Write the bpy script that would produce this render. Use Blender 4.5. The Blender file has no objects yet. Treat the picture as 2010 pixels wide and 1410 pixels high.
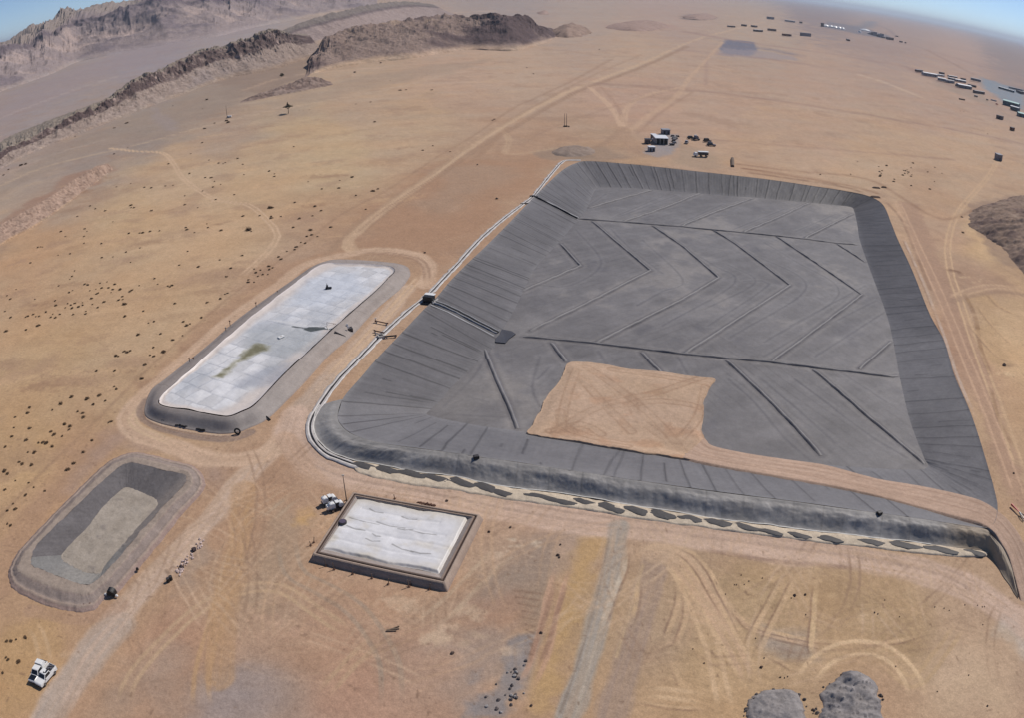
import bpy, math, random
import numpy as np
from mathutils import Matrix, Vector
from mathutils.bvhtree import BVHTree

S = bpy.context.scene
COL = S.collection
R = math.radians
# ------------------------------------------------------------------ camera
H = 90.0                                   # flying height over the desert floor
F, KD, PITCH, ROLL = 1613.00673, 3.51020998e-02, 4.68862121e-01, -3.77449148e-03
cd = bpy.data.cameras.new('camera')
cam = bpy.data.objects.new('camera', cd)
COL.objects.link(cam)
S.camera = cam
cd.type = 'PANO'
ct = cd if hasattr(cd, 'panorama_type') else cd.cycles
ct.panorama_type = 'FISHEYE_LENS_POLYNOMIAL'
ct.fisheye_fov = math.pi
for _i in range(5):
    setattr(ct, 'fisheye_polynomial_k%d' % _i, 0.0)
MM = 2010 / 36
ct.fisheye_polynomial_k1 = -MM / F
ct.fisheye_polynomial_k3 = -KD * MM**3 / (F * 1e6)
cd.sensor_fit = 'HORIZONTAL'
cd.sensor_width = 36
cd.sensor_height = 36 * 1410 / 2010
cd.clip_start = 0.5
cd.clip_end = 200000


def cam2world(x, y, z):
    c, s = math.cos(ROLL), math.sin(ROLL)
    a, b = c * x - s * y, s * x + c * y
    return np.stack([a, z * math.cos(PITCH) + b * math.sin(PITCH), -z * math.sin(PITCH) + b * math.cos(PITCH)], -1)


_m = Matrix([cam2world(1., 0., 0.), cam2world(0., 1., 0.), cam2world(0., 0., -1.)]).transposed().to_4x4()
_m.translation = (0, 0, H)
cam.matrix_world = _m
# ------------------------------------------------------------------ sky, sun, exposure
SUN_AZ, SUN_EL = 50.0, 49.0                # degrees right of +Y, height
w = bpy.data.worlds.new('World')
S.world = w
w.use_nodes = True
nt = w.node_tree
bg = nt.nodes['Background']
sky = nt.nodes.new('ShaderNodeTexSky')
sky.sky_type = 'NISHITA'
sky.sun_disc = False
sky.sun_elevation = R(SUN_EL)
sky.sun_rotation = R(SUN_AZ)
sky.altitude = 900
sky.air_density = 0.5
sky.dust_density = 0.0
sky.ozone_density = 3.0
nt.links.new(sky.outputs[0], bg.inputs[0])
bg.inputs[1].default_value = 0.088
sl = bpy.data.lights.new('sun', 'SUN')
sl.energy = 3.35
sl.angle = R(0.5)
sl.color = (1.0, 0.93, 0.86)
sun = bpy.data.objects.new('sun', sl)
COL.objects.link(sun)
sd = Vector((math.sin(R(SUN_AZ)) * math.cos(R(SUN_EL)), math.cos(R(SUN_AZ)) * math.cos(R(SUN_EL)), math.sin(R(SUN_EL))))
sun.rotation_euler = sd.to_track_quat('Z', 'Y').to_euler()
S.view_settings.view_transform = 'Standard'
S.view_settings.look = 'None'
S.view_settings.gamma = 1
S.view_settings.exposure = 0.20


# ------------------------------------------------------------------ survey helpers: photo point -> place on the land
def dirs(px):
    px = np.atleast_2d(np.array(px, float))
    x = px[:, 0] - 1005.0001
    y = 705.0001 - px[:, 1]
    r = np.hypot(x, y)
    th = r / F * (1 + KD * r * r / 1e6)
    return cam2world(np.sin(th) * x / r, np.sin(th) * y / r, np.cos(th))


def G(px, z=0.0):
    """points of the land at height z (array or number) seen at px -> (n,3)"""
    d = dirs(px)
    z = np.broadcast_to(np.asarray(z, float), (len(d),))
    t = (H - z) / -d[:, 2]
    return np.stack([d[:, 0] * t, d[:, 1] * t, z], 1)


def g1(x, y, z=0.0):
    return Vector(G([(x, y)], z)[0])


def at_dist(px, dist):
    d = dirs(px)
    t = np.asarray(dist, float) / np.hypot(d[:, 0], d[:, 1])
    return np.stack([d[:, 0] * t, d[:, 1] * t, H + d[:, 2] * t], 1)


# ------------------------------------------------------------------ numeric noise
def _hash(ix, iy, seed):
    h = (ix.astype(np.int64) * 374761393 + iy.astype(np.int64) * 668265263 + seed * 974634777) & 0xffffffff
    h = ((h ^ (h >> 13)) * 1274126177) & 0xffffffff
    h = (h ^ (h >> 16)) & 0xffffffff
    return h.astype(np.float64) / 4294967295.0


def vnoise(x, y, seed=0):
    ix = np.floor(x); iy = np.floor(y)
    fx = x - ix; fy = y - iy
    fx = fx * fx * (3 - 2 * fx); fy = fy * fy * (3 - 2 * fy)
    a = _hash(ix, iy, seed); b = _hash(ix + 1, iy, seed)
    c = _hash(ix, iy + 1, seed); d = _hash(ix + 1, iy + 1, seed)
    return (a * (1 - fx) + b * fx) * (1 - fy) + (c * (1 - fx) + d * fx) * fy


def fbm(x, y, seed=0, octs=4, gain=.5):
    s = 0; a = 1; n = 0
    for i in range(octs):
        s = s + a * (vnoise(x * 2**i + 17.3 * i, y * 2**i - 9.1 * i, seed + i) - .5)
        n += a; a *= gain
    return s / n * 2            # about -1..1


def ridged(x, y, seed=0, octs=4):
    s = 0; a = 1; n = 0
    for i in range(octs):
        s = s + a * (1 - np.abs(2 * vnoise(x * 2**i + 5.3 * i, y * 2**i + 3.7 * i, seed + i) - 1))
        n += a; a *= .55
    return s / n                # 0..1


def smooth(e0, e1, x):
    t = np.clip((x - e0) / (e1 - e0), 0, 1)
    return t * t * (3 - 2 * t)


def lin(c):
    c = np.asarray(c, float) / 255.0
    return np.where(c <= .04045, c / 12.92, ((c + .055) / 1.055)**2.4)


# ------------------------------------------------------------------ materials
MATS = {}


def mat_attr(name, rough=.95, noise=((1.5, .10), (.25, .10)), bump=.4, bscale=2.0, spec=.2, bdist=.1):
    """surface whose soil / rock / liner colour comes from the mesh's own colour layer, broken up by fine grain"""
    m = bpy.data.materials.new(name)
    m.use_nodes = True
    t = m.node_tree; N = t.nodes; L = t.links
    b = N['Principled BSDF']
    b.inputs['Roughness'].default_value = rough
    b.inputs['Specular IOR Level'].default_value = spec
    at = N.new('ShaderNodeAttribute'); at.attribute_name = 'soil'
    geo = N.new('ShaderNodeNewGeometry')
    cur = at.outputs['Color']
    for sc, am in noise:
        nz = N.new('ShaderNodeTexNoise'); nz.inputs['Scale'].default_value = sc
        nz.inputs['Detail'].default_value = 5; nz.inputs['Roughness'].default_value = .62
        L.new(geo.outputs['Position'], nz.inputs['Vector'])
        mr = N.new('ShaderNodeMapRange')
        mr.inputs['From Min'].default_value = .3; mr.inputs['From Max'].default_value = .7
        mr.inputs['To Min'].default_value = 1 - am; mr.inputs['To Max'].default_value = 1 + am
        L.new(nz.outputs['Fac'], mr.inputs['Value'])
        mx = N.new('ShaderNodeVectorMath'); mx.operation = 'SCALE'
        L.new(cur, mx.inputs[0]); L.new(mr.outputs[0], mx.inputs['Scale'])
        cur = mx.outputs[0]
    L.new(cur, b.inputs['Base Color'])
    if bump:
        nb = N.new('ShaderNodeTexNoise'); nb.inputs['Scale'].default_value = bscale; nb.inputs['Detail'].default_value = 6
        L.new(geo.outputs['Position'], nb.inputs['Vector'])
        bp = N.new('ShaderNodeBump'); bp.inputs['Strength'].default_value = bump; bp.inputs['Distance'].default_value = bdist
        L.new(nb.outputs['Fac'], bp.inputs['Height']); L.new(bp.outputs[0], b.inputs['Normal'])
    return m


def mat(name, rgb, rough=.7, var=.12, scale=3.0, metal=0.0, spec=.4, bump=.15):
    """plain painted / concrete / plastic surface with a little dirt"""
    if name in MATS:
        return MATS[name]
    m = bpy.data.materials.new(name)
    m.use_nodes = True
    t = m.node_tree; N = t.nodes; L = t.links
    b = N['Principled BSDF']
    b.inputs['Roughness'].default_value = rough
    b.inputs['Metallic'].default_value = metal
    b.inputs['Specular IOR Level'].default_value = spec
    c = lin(rgb)
    tc = N.new('ShaderNodeTexCoord')
    nz = N.new('ShaderNodeTexNoise'); nz.inputs['Scale'].default_value = scale; nz.inputs['Detail'].default_value = 5
    L.new(tc.outputs['Object'], nz.inputs['Vector'])
    cr = N.new('ShaderNodeValToRGB')
    cr.color_ramp.elements[0].position = .3; cr.color_ramp.elements[1].position = .7
    cr.color_ramp.elements[0].color = (*(c * (1 - var)), 1)
    cr.color_ramp.elements[1].color = (*np.minimum(c * (1 + var * .7), .95), 1)
    L.new(nz.outputs['Fac'], cr.inputs[0]); L.new(cr.outputs[0], b.inputs['Base Color'])
    if bump:
        bp = N.new('ShaderNodeBump'); bp.inputs['Strength'].default_value = bump; bp.inputs['Distance'].default_value = .03
        L.new(nz.outputs['Fac'], bp.inputs['Height']); L.new(bp.outputs[0], b.inputs['Normal'])
    MATS[name] = m
    return m


# ------------------------------------------------------------------ mesh helpers
def tag(o, label=None, cat=None, group=None, kind=None):
    if label: o['label'] = label
    if cat: o['category'] = cat
    if group: o['group'] = group
    if kind: o['kind'] = kind
    return o


def mesh_np(name, V, Fq, material, col=None, parent=None, smooth_=True, loc=None):
    V = np.asarray(V, float); Fq = np.asarray(Fq)
    if loc is not None:
        V = V - np.asarray(loc)
    me = bpy.data.meshes.new(name)
    k = Fq.shape[1]
    me.vertices.add(len(V)); me.vertices.foreach_set('co', V.astype(np.float32).ravel())
    me.loops.add(Fq.size); me.loops.foreach_set('vertex_index', Fq.astype(np.int32).ravel())
    me.polygons.add(len(Fq)); me.polygons.foreach_set('loop_start', np.arange(0, Fq.size, k, dtype=np.int32))
    if smooth_:
        me.polygons.foreach_set('use_smooth', np.ones(len(Fq), bool))
    me.update(calc_edges=True)
    if col is not None:
        a = me.attributes.new('soil', 'FLOAT_COLOR', 'POINT')
        c4 = np.ones((len(V), 4), np.float32); c4[:, :3] = np.clip(col, 0.004, .92)
        a.data.foreach_set('color', c4.ravel())
    me.materials.append(material)
    o = bpy.data.objects.new(name, me)
    COL.objects.link(o)
    if parent is not None:
        o.parent = parent
    elif loc is not None:
        o.location = loc
    return o


def grid_faces(n, m, closed=False):
    """n rows (around/along) x m columns"""
    i = np.arange(n if closed else n - 1); j = np.arange(m - 1)
    I, J = np.meshgrid(i, j, indexing='ij')
    a = I * m + J; b = ((I + 1) % n) * m + J
    return np.stack([a, b, b + 1, a + 1], -1).reshape(-1, 4)


def empty(name, loc, label=None, cat=None, group=None, rz=0.0):
    o = bpy.data.objects.new(name, None)
    COL.objects.link(o)
    o.location = loc
    o.rotation_euler = (0, 0, rz)
    return tag(o, label, cat, group)


class MB:
    """collects shapes, links them as one mesh"""
    def __init__(s):
        s.v = []; s.f = []

    def add(s, vs, fs):
        n = len(s.v)
        s.v += [tuple(v) for v in vs]; s.f += [tuple(i + n for i in f) for f in fs]
        return s

    def box(s, c, size, rz=0., taper=(1., 1.), shift=(0., 0.)):
        """c = centre of bottom face"""
        x, y, z = size[0] / 2, size[1] / 2, size[2]
        cs, sn = math.cos(rz), math.sin(rz)
        vs = []
        for k, (tx, ty, sx, sy) in enumerate(((1, 1, 0, 0), (taper[0], taper[1], shift[0], shift[1]))):
            for ax, ay in ((-x, -y), (x, -y), (x, y), (-x, y)):
                px_, py_ = ax * tx + sx, ay * ty + sy
                vs.append((c[0] + px_ * cs - py_ * sn, c[1] + px_ * sn + py_ * cs, c[2] + k * z))
        return s.add(vs, [(3, 2, 1, 0), (4, 5, 6, 7), (0, 1, 5, 4), (1, 2, 6, 5), (2, 3, 7, 6), (3, 0, 4, 7)])

    def tube(s, pts, r, n=8, r2=None):
        pts = [Vector(p) for p in pts]; base = len(s.v); m = len(pts)
        for i, p in enumerate(pts):
            d = (pts[min(i + 1, m - 1)] - pts[max(i - 1, 0)]).normalized()
            a = d.cross(Vector((0, 0, 1)))
            if a.length < .01: a = Vector((1, 0, 0))
            a.normalize(); b = d.cross(a)
            rr = r if r2 is None else r + (r2 - r) * i / (m - 1)
            for k in range(n):
                t = 2 * math.pi * k / n
                s.v.append(tuple(p + (a * math.cos(t) + b * math.sin(t)) * rr))
        for i in range(m - 1):
            for k in range(n):
                a0 = base + i * n + k; a1 = base + i * n + (k + 1) % n
                s.f.append((a0, a1, a1 + n, a0 + n))
        s.f.append(tuple(base + k for k in range(n))[::-1])
        s.f.append(tuple(base + (m - 1) * n + k for k in range(n)))
        return s

    def prism(s, prof, y0, y1, axis='y'):
        """prof = (a,z) outline, swept along y (or x)"""
        n = len(prof); vs = []
        for y in (y0, y1):
            for a, z in prof:
                vs.append((a, y, z) if axis == 'y' else (y, a, z))
        fs = [tuple(range(n))[::-1], tuple(range(n, 2 * n))] + [(i, (i + 1) % n, (i + 1) % n + n, i + n) for i in range(n)]
        return s.add(vs, fs)

    def wheel(s, c, r, wd, n=16, axis='y'):
        vs = []; 
        for y in (-wd / 2, wd / 2):
            for k in range(n):
                t = 2 * math.pi * k / n
                vs.append((c[0] + r * math.cos(t), c[1] + y, c[2] + r * math.sin(t)))
        fs = [tuple(range(n))[::-1], tuple(range(n, 2 * n))] + [(i, (i + 1) % n, (i + 1) % n + n, i + n) for i in range(n)]
        return s.add(vs, fs)

    def build(s, name, m, parent=None, bevel=0., smooth_=False, loc=None):
        me = bpy.data.meshes.new(name)
        me.from_pydata(s.v, [], s.f)
        me.materials.append(m)
        import bmesh
        bm = bmesh.new(); bm.from_mesh(me)
        bmesh.ops.recalc_face_normals(bm, faces=bm.faces)
        if bevel:
            bmesh.ops.bevel(bm, geom=[e for e in bm.edges if e.is_manifold and e.calc_face_angle(0) > .5], offset=bevel, segments=2, affect='EDGES', clamp_overlap=True)
        bm.to_mesh(me); bm.free()
        if smooth_:
            for p in me.polygons: p.use_smooth = True
        o = bpy.data.objects.new(name, me)
        COL.objects.link(o)
        if parent is not None: o.parent = parent
        if loc is not None: o.location = loc
        return o


def catmull_closed(P, n):
    P = np.asarray(P, float); m = len(P)
    t = np.linspace(0, m, n, endpoint=False); i = np.floor(t).astype(int); f = (t - i)[:, None]
    p0, p1, p2, p3 = P[(i - 1) % m], P[i % m], P[(i + 1) % m], P[(i + 2) % m]
    return .5 * (2 * p1 + (p2 - p0) * f + (2 * p0 - 5 * p1 + 4 * p2 - p3) * f**2 + (3 * p1 - p0 - 3 * p2 + p3) * f**3)


def catmull_open(P, step=1.0):
    P = np.asarray(P, float)
    if len(P) == 2:
        n = max(2, int(np.linalg.norm(P[1] - P[0]) / step) + 1)
        return P[0] + (P[1] - P[0]) * np.linspace(0, 1, n)[:, None]
    E = np.vstack([2 * P[0] - P[1], P, 2 * P[-1] - P[-2]])
    out = []
    for k in range(len(P) - 1):
        p0, p1, p2, p3 = E[k:k + 4]
        n = max(2, int(np.linalg.norm(p2 - p1) / step))
        f = np.linspace(0, 1, n, endpoint=False)[:, None]
        out.append(.5 * (2 * p1 + (p2 - p0) * f + (2 * p0 - 5 * p1 + 4 * p2 - p3) * f**2 + (3 * p1 - p0 - 3 * p2 + p3) * f**3))
    return np.vstack(out + [P[-1:]])


def lin_open(P, step=1.0):
    P = np.asarray(P, float); out = []
    for a, b in zip(P[:-1], P[1:]):
        n = max(1, int(np.linalg.norm(b - a) / step))
        out.append(a + (b - a) * np.linspace(0, 1, n, endpoint=False)[:, None])
    return np.vstack(out + [P[-1:]])


def seg_dist(X, Y, P, closed=False):
    """distance of many points to a polyline (2D), plus signed inside flag if closed"""
    P = np.asarray(P)[:, :2]
    Q = np.vstack([P, P[:1]]) if closed else P
    best = np.full(X.shape, 1e18)
    for a, b in zip(Q[:-1], Q[1:]):
        d = b - a; L2 = d @ d + 1e-12
        t = np.clip(((X - a[0]) * d[0] + (Y - a[1]) * d[1]) / L2, 0, 1)
        dd = (X - a[0] - t * d[0])**2 + (Y - a[1] - t * d[1])**2
        best = np.minimum(best, dd)
    best = np.sqrt(best)
    if closed:
        ins = np.zeros(X.shape, bool)
        for a, b in zip(Q[:-1], Q[1:]):
            c = ((a[1] > Y) != (b[1] > Y))
            with np.errstate(divide='ignore', invalid='ignore'):
                xx = (b[0] - a[0]) * (Y - a[1]) / (b[1] - a[1] + 1e-30) + a[0]
            ins ^= c & (X < xx)
        return np.where(ins, best, -best)          # positive inside
    return best


def seg_frame(X, Y, P):
    """distance, signed offset and run length along an open polyline"""
    P = np.asarray(P)[:, :2]; best = np.full(X.shape, 1e18); sg = np.ones(X.shape); run = np.zeros(X.shape); s0 = 0.
    for a, b in zip(P[:-1], P[1:]):
        d = b - a; L2 = d @ d + 1e-12; L = math.sqrt(L2)
        t = np.clip(((X - a[0]) * d[0] + (Y - a[1]) * d[1]) / L2, 0, 1)
        dd = (X - a[0] - t * d[0])**2 + (Y - a[1] - t * d[1])**2
        m = dd < best
        best = np.where(m, dd, best); run = np.where(m, s0 + t * L, run)
        sg = np.where(m, np.sign(d[0] * (Y - a[1]) - d[1] * (X - a[0])), sg); s0 += L
    best = np.sqrt(best)
    return best, best * sg, run


def thin(P, tol):
    """drop points of a dense polyline"""
    P = np.asarray(P); keep = [0]
    for i in range(1, len(P)):
        if np.linalg.norm(P[i, :2] - P[keep[-1], :2]) > tol: keep.append(i)
    return P[keep]

# ------------------------------------------------------------------ the land: soil colours surveyed across the site
SOIL = [((100,700),(178,152,122)),((60,900),(177,151,119)),((300,620),(181,155,127)),((150,560),(179,153,126)),((400,480),(186,160,132)),
((250,430),(184,159,130)),((60,490),(180,150,122)),((500,350),(184,159,131)),((350,350),(184,160,134)),((650,300),(184,162,134)),
((800,250),(181,158,135)),((700,200),(177,155,135)),((900,150),(179,155,137)),((1000,120),(179,157,139)),((600,260),(182,160,133)),
((450,260),(166,148,133)),((300,250),(151,138,130)),((150,290),(152,138,130)),((50,350),(158,143,133)),((20,400),(167,150,136)),
((400,190),(150,136,126)),((560,200),(168,150,133)),((100,220),(152,142,142)),((300,110),(150,142,148)),((20,270),(153,140,138)),((450,70),(156,148,150)),
((1250,100),(178,156,138)),((1400,200),(177,153,136)),((1600,250),(178,154,135)),((1250,200),(177,151,135)),((1700,330),(182,158,135)),
((1900,320),(182,158,136)),((1850,180),(174,151,136)),((1600,150),(175,152,137)),((1500,60),(172,154,140)),((1300,30),(170,150,140)),
((1900,100),(170,148,138)),((1750,60),(158,140,134)),((1000,10),(158,146,142)),((1150,20),(168,152,142)),((1960,90),(140,128,128)),((1600,12),(140,128,130)),
((850,420),(168,140,119)),((1000,350),(170,143,122)),((760,450),(168,140,117)),((1200,310),(170,146,125)),((1500,320),(176,151,130)),
((500,1000),(168,140,118)),((450,1150),(166,140,118)),((350,1250),(167,137,117)),((600,1250),(167,140,121)),((700,1350),(172,143,126)),
((500,1380),(156,139,129)),((900,1200),(167,140,119)),((1000,1100),(162,140,123)),((830,1300),(167,142,126)),((1130,1200),(167,142,114)),
((1300,1250),(167,144,121)),((1500,1150),(164,141,113)),((1650,1200),(165,141,113)),((1400,1300),(172,148,119)),((1750,1230),(164,141,113)),
((1900,1150),(170,147,126)),((1900,1330),(184,161,139)),((1750,1380),(170,144,121)),((1990,1300),(168,143,124)),((40,1300),(176,147,113)),
((150,1350),(168,142,121)),((250,1150),(170,142,119)),((20,1180),(172,146,122)),((150,880),(170,143,118)),((100,980),(172,144,118)),
((250,780),(174,148,121)),((1850,450),(175,149,128)),((1950,480),(190,164,132)),((1900,560),(168,143,124)),((1960,680),(194,168,137)),
((1880,700),(165,137,118)),((1980,850),(178,152,126)),((1950,930),(172,147,124)),((1800,380),(174,150,129)),((1750,350),(183,159,136)),
((700,600),(170,146,126)),((600,560),(172,145,124)),((620,950),(170,143,122)),((1100,1000),(176,150,132)),((1500,1050),(172,148,132))]

# polygons of a different soil: points, colour, strength, soft edge (m), ragged edge (m)
ZONES = [
 ([(430,160),(470,135),(540,105),(610,85),(660,95),(640,125),(590,150),(540,172),(480,190),(430,195)], (140,124,114), .8, 10, 14),
 ([(20,345),(150,270),(300,212),(450,165),(500,185),(430,222),(330,262),(220,288),(100,335),(0,380)], (150,137,127), .55, 8, 10),
 ([(560,200),(640,175),(700,150),(800,135),(950,115),(900,140),(760,165),(660,195)], (158,142,128), .5, 12, 12),
 ([(0,440),(60,395),(140,345),(210,322),(218,335),(170,370),(130,400),(60,440),(0,470)], (152,126,112), .75, 3, 6),
 ([(0,235),(150,175),(300,120),(420,80),(520,55),(500,40),(300,85),(100,150),(0,190)], (150,138,142), .5, 60, 60),
 ([(300,205),(345,238),(345,255),(320,255),(300,235)], (150,140,140), .5, 4, 4),
 ([(700,480),(830,330),(930,310),(1085,312),(1040,380),(880,505),(860,520),(760,495)], (164,134,112), .8, 8, 8),
 ([(870,330),(990,325),(1010,345),(930,380),(860,420),(840,400)], (160,140,124), .55, 8, 8),
 ([(1040,300),(1100,288),(1180,290),(1250,310),(1180,318),(1090,314)], (150,132,118), .75, 3, 4),
 ([(1085,292),(1130,285),(1160,290),(1165,308),(1130,312)], (140,124,110), .6, 2, 3),
 ([(1425,78),(1480,82),(1487,98),(1475,108),(1420,106),(1412,95)], (108,112,132), .85, 4, 2),
 ([(1412,95),(1500,100),(1560,112),(1565,117),(1500,114),(1412,108)], (150,142,148), .6, 4, 5),
 ([(1625,42),(1680,50),(1740,68),(1757,78),(1700,70),(1640,58),(1612,52)], (120,118,128), .85, 12, 8),
 ([(1675,55),(1700,40),(1722,42),(1716,52),(1690,60)], (120,122,134), .7, 40, 20),
 ([(1925,150),(2010,178),(2010,215),(1975,205),(1960,190),(1930,172)], (128,142,158), .85, 8, 4),
 ([(1840,150),(1925,180),(1985,240),(1960,215),(1900,190),(1830,165)], (150,138,130), .5, 8, 6),
 ([(1268,285),(1315,285),(1318,302),(1290,308),(1262,300)], (150,146,150), .75, 1.5, 1),
 ([(1290,262),(1330,262),(1335,285),(1318,300),(1290,290)], (146,144,150), .75, 1.5, 1),
 ([(1330,280),(1400,300),(1430,330),(1380,332),(1320,320)], (158,142,126), .5, 4, 3),
 ([(1200,45),(1260,42),(1315,48),(1300,58),(1240,62),(1190,55)], (168,140,130), .6, 25, 30),
 ([(1345,28),(1385,28),(1405,34),(1370,38),(1335,36)], (120,110,110), .7, 20, 20),
 ([(395,1060),(420,1085),(370,1150),(335,1170),(345,1130)], (160,146,136), .55, 2, 2),
 ([(560,1000),(610,985),(620,1020),(600,1100),(540,1200),(470,1230),(430,1300),(470,1120),(510,1040)], (156,140,124), .55, 4, 4),
 ([(585,1005),(612,990),(618,1010),(600,1030),(582,1028)], (186,154,112), .8, 1.0, 1.2),
 ([(560,1090),(640,1140),(800,1170),(790,1200),(720,1190),(600,1150)], (170,138,114), .4, 3, 3),
 ([(1040,1040),(1130,1050),(1120,1120),(1060,1230),(1010,1180),(930,1180),(960,1130),(1010,1080)], (146,132,122), .75, 3, 4),
 ([(800,1220),(900,1180),(1010,1130),(960,1210),(850,1260)], (152,140,130), .55, 4, 4),
 ([(900,1160),(1010,1160),(1060,1200),(1030,1250),(940,1250),(860,1230)], (162,130,112), .5, 4, 3),
 ([(860,1230),(980,1240),(1010,1290),(960,1330),(900,1380),(860,1300),(800,1280)], (154,140,132), .7, 3, 4),
 ([(1020,1250),(1062,1250),(1030,1330),(1020,1370),(985,1400),(930,1405),(930,1385),(975,1340),(985,1300)], (136,132,134), .85, 1, 1.5),
 ([(925,1320),(950,1310),(945,1340),(920,1345)], (138,132,132), .7, 1, 1),
 ([(1150,1055),(1185,1050),(1200,1065),(1180,1085),(1150,1150),(1130,1230),(1100,1320),(1070,1410),(1040,1410),(1065,1290),(1095,1180),(1130,1090)], (178,150,112), .85, 1.5, 1.5),
 ([(240,1300),(330,1260),(380,1290),(350,1410),(230,1410)], (154,142,134), .55, 4, 4),
 ([(390,1330),(480,1310),(540,1350),(520,1410),(400,1410)], (148,142,146), .6, 5, 4),
 ([(1500,1240),(1590,1245),(1600,1290),(1540,1290),(1500,1270)], (150,142,138), .6, 2, 2),
 ([(1990,1195),(2010,1210),(2010,1290),(1985,1260),(1950,1240)], (178,176,176), .8, 2, 2),
 ([(1960,1225),(2010,1240),(2010,1410),(1780,1410),(1850,1330),(1920,1260)], (190,168,144), .6, 4, 4),
 ([(1900,400),(2010,380),(2010,530),(1960,520),(1925,470)], (140,122,112), .6, 3, 3),
 ([(1930,580),(2010,590),(2010,640),(1960,640)], (184,160,130), .5, 5, 5),
 ([(1895,575),(1935,570),(1960,640),(1975,720),(1955,740),(1925,650)], (178,152,122), .7, 3, 4),
 ([(1850,530),(1900,520),(1905,560),(1880,600),(1860,580)], (160,136,118), .6, 3, 3),
 ([(1765,395),(1800,400),(1850,520),(1900,640),(1950,760),(1990,880),(2010,960),(2010,1010),(1985,980),(1950,880),(1900,750),(1850,620),(1800,500)], (163,137,120), .75, 1.5, 1.5),
 ([(0,1090),(60,1000),(150,900),(230,820),(280,760),(330,700),(420,610),(520,545),(620,500),(700,480),(700,500),(600,530),(500,590),(420,680),(330,760),(260,850),(200,900),(100,1010),(30,1120),(20,1170),(0,1180)], (166,138,116), .75, 2, 2.5),
 ([(200,850),(270,830),(300,860),(450,900),(440,960),(400,930),(330,885),(240,880),(180,920),(140,960)], (164,143,132), .6, 3, 3),
 ([(0,1230),(40,1215),(110,1225),(130,1290),(100,1410),(0,1410)], (176,148,114), .6, 2, 2),
]

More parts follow.
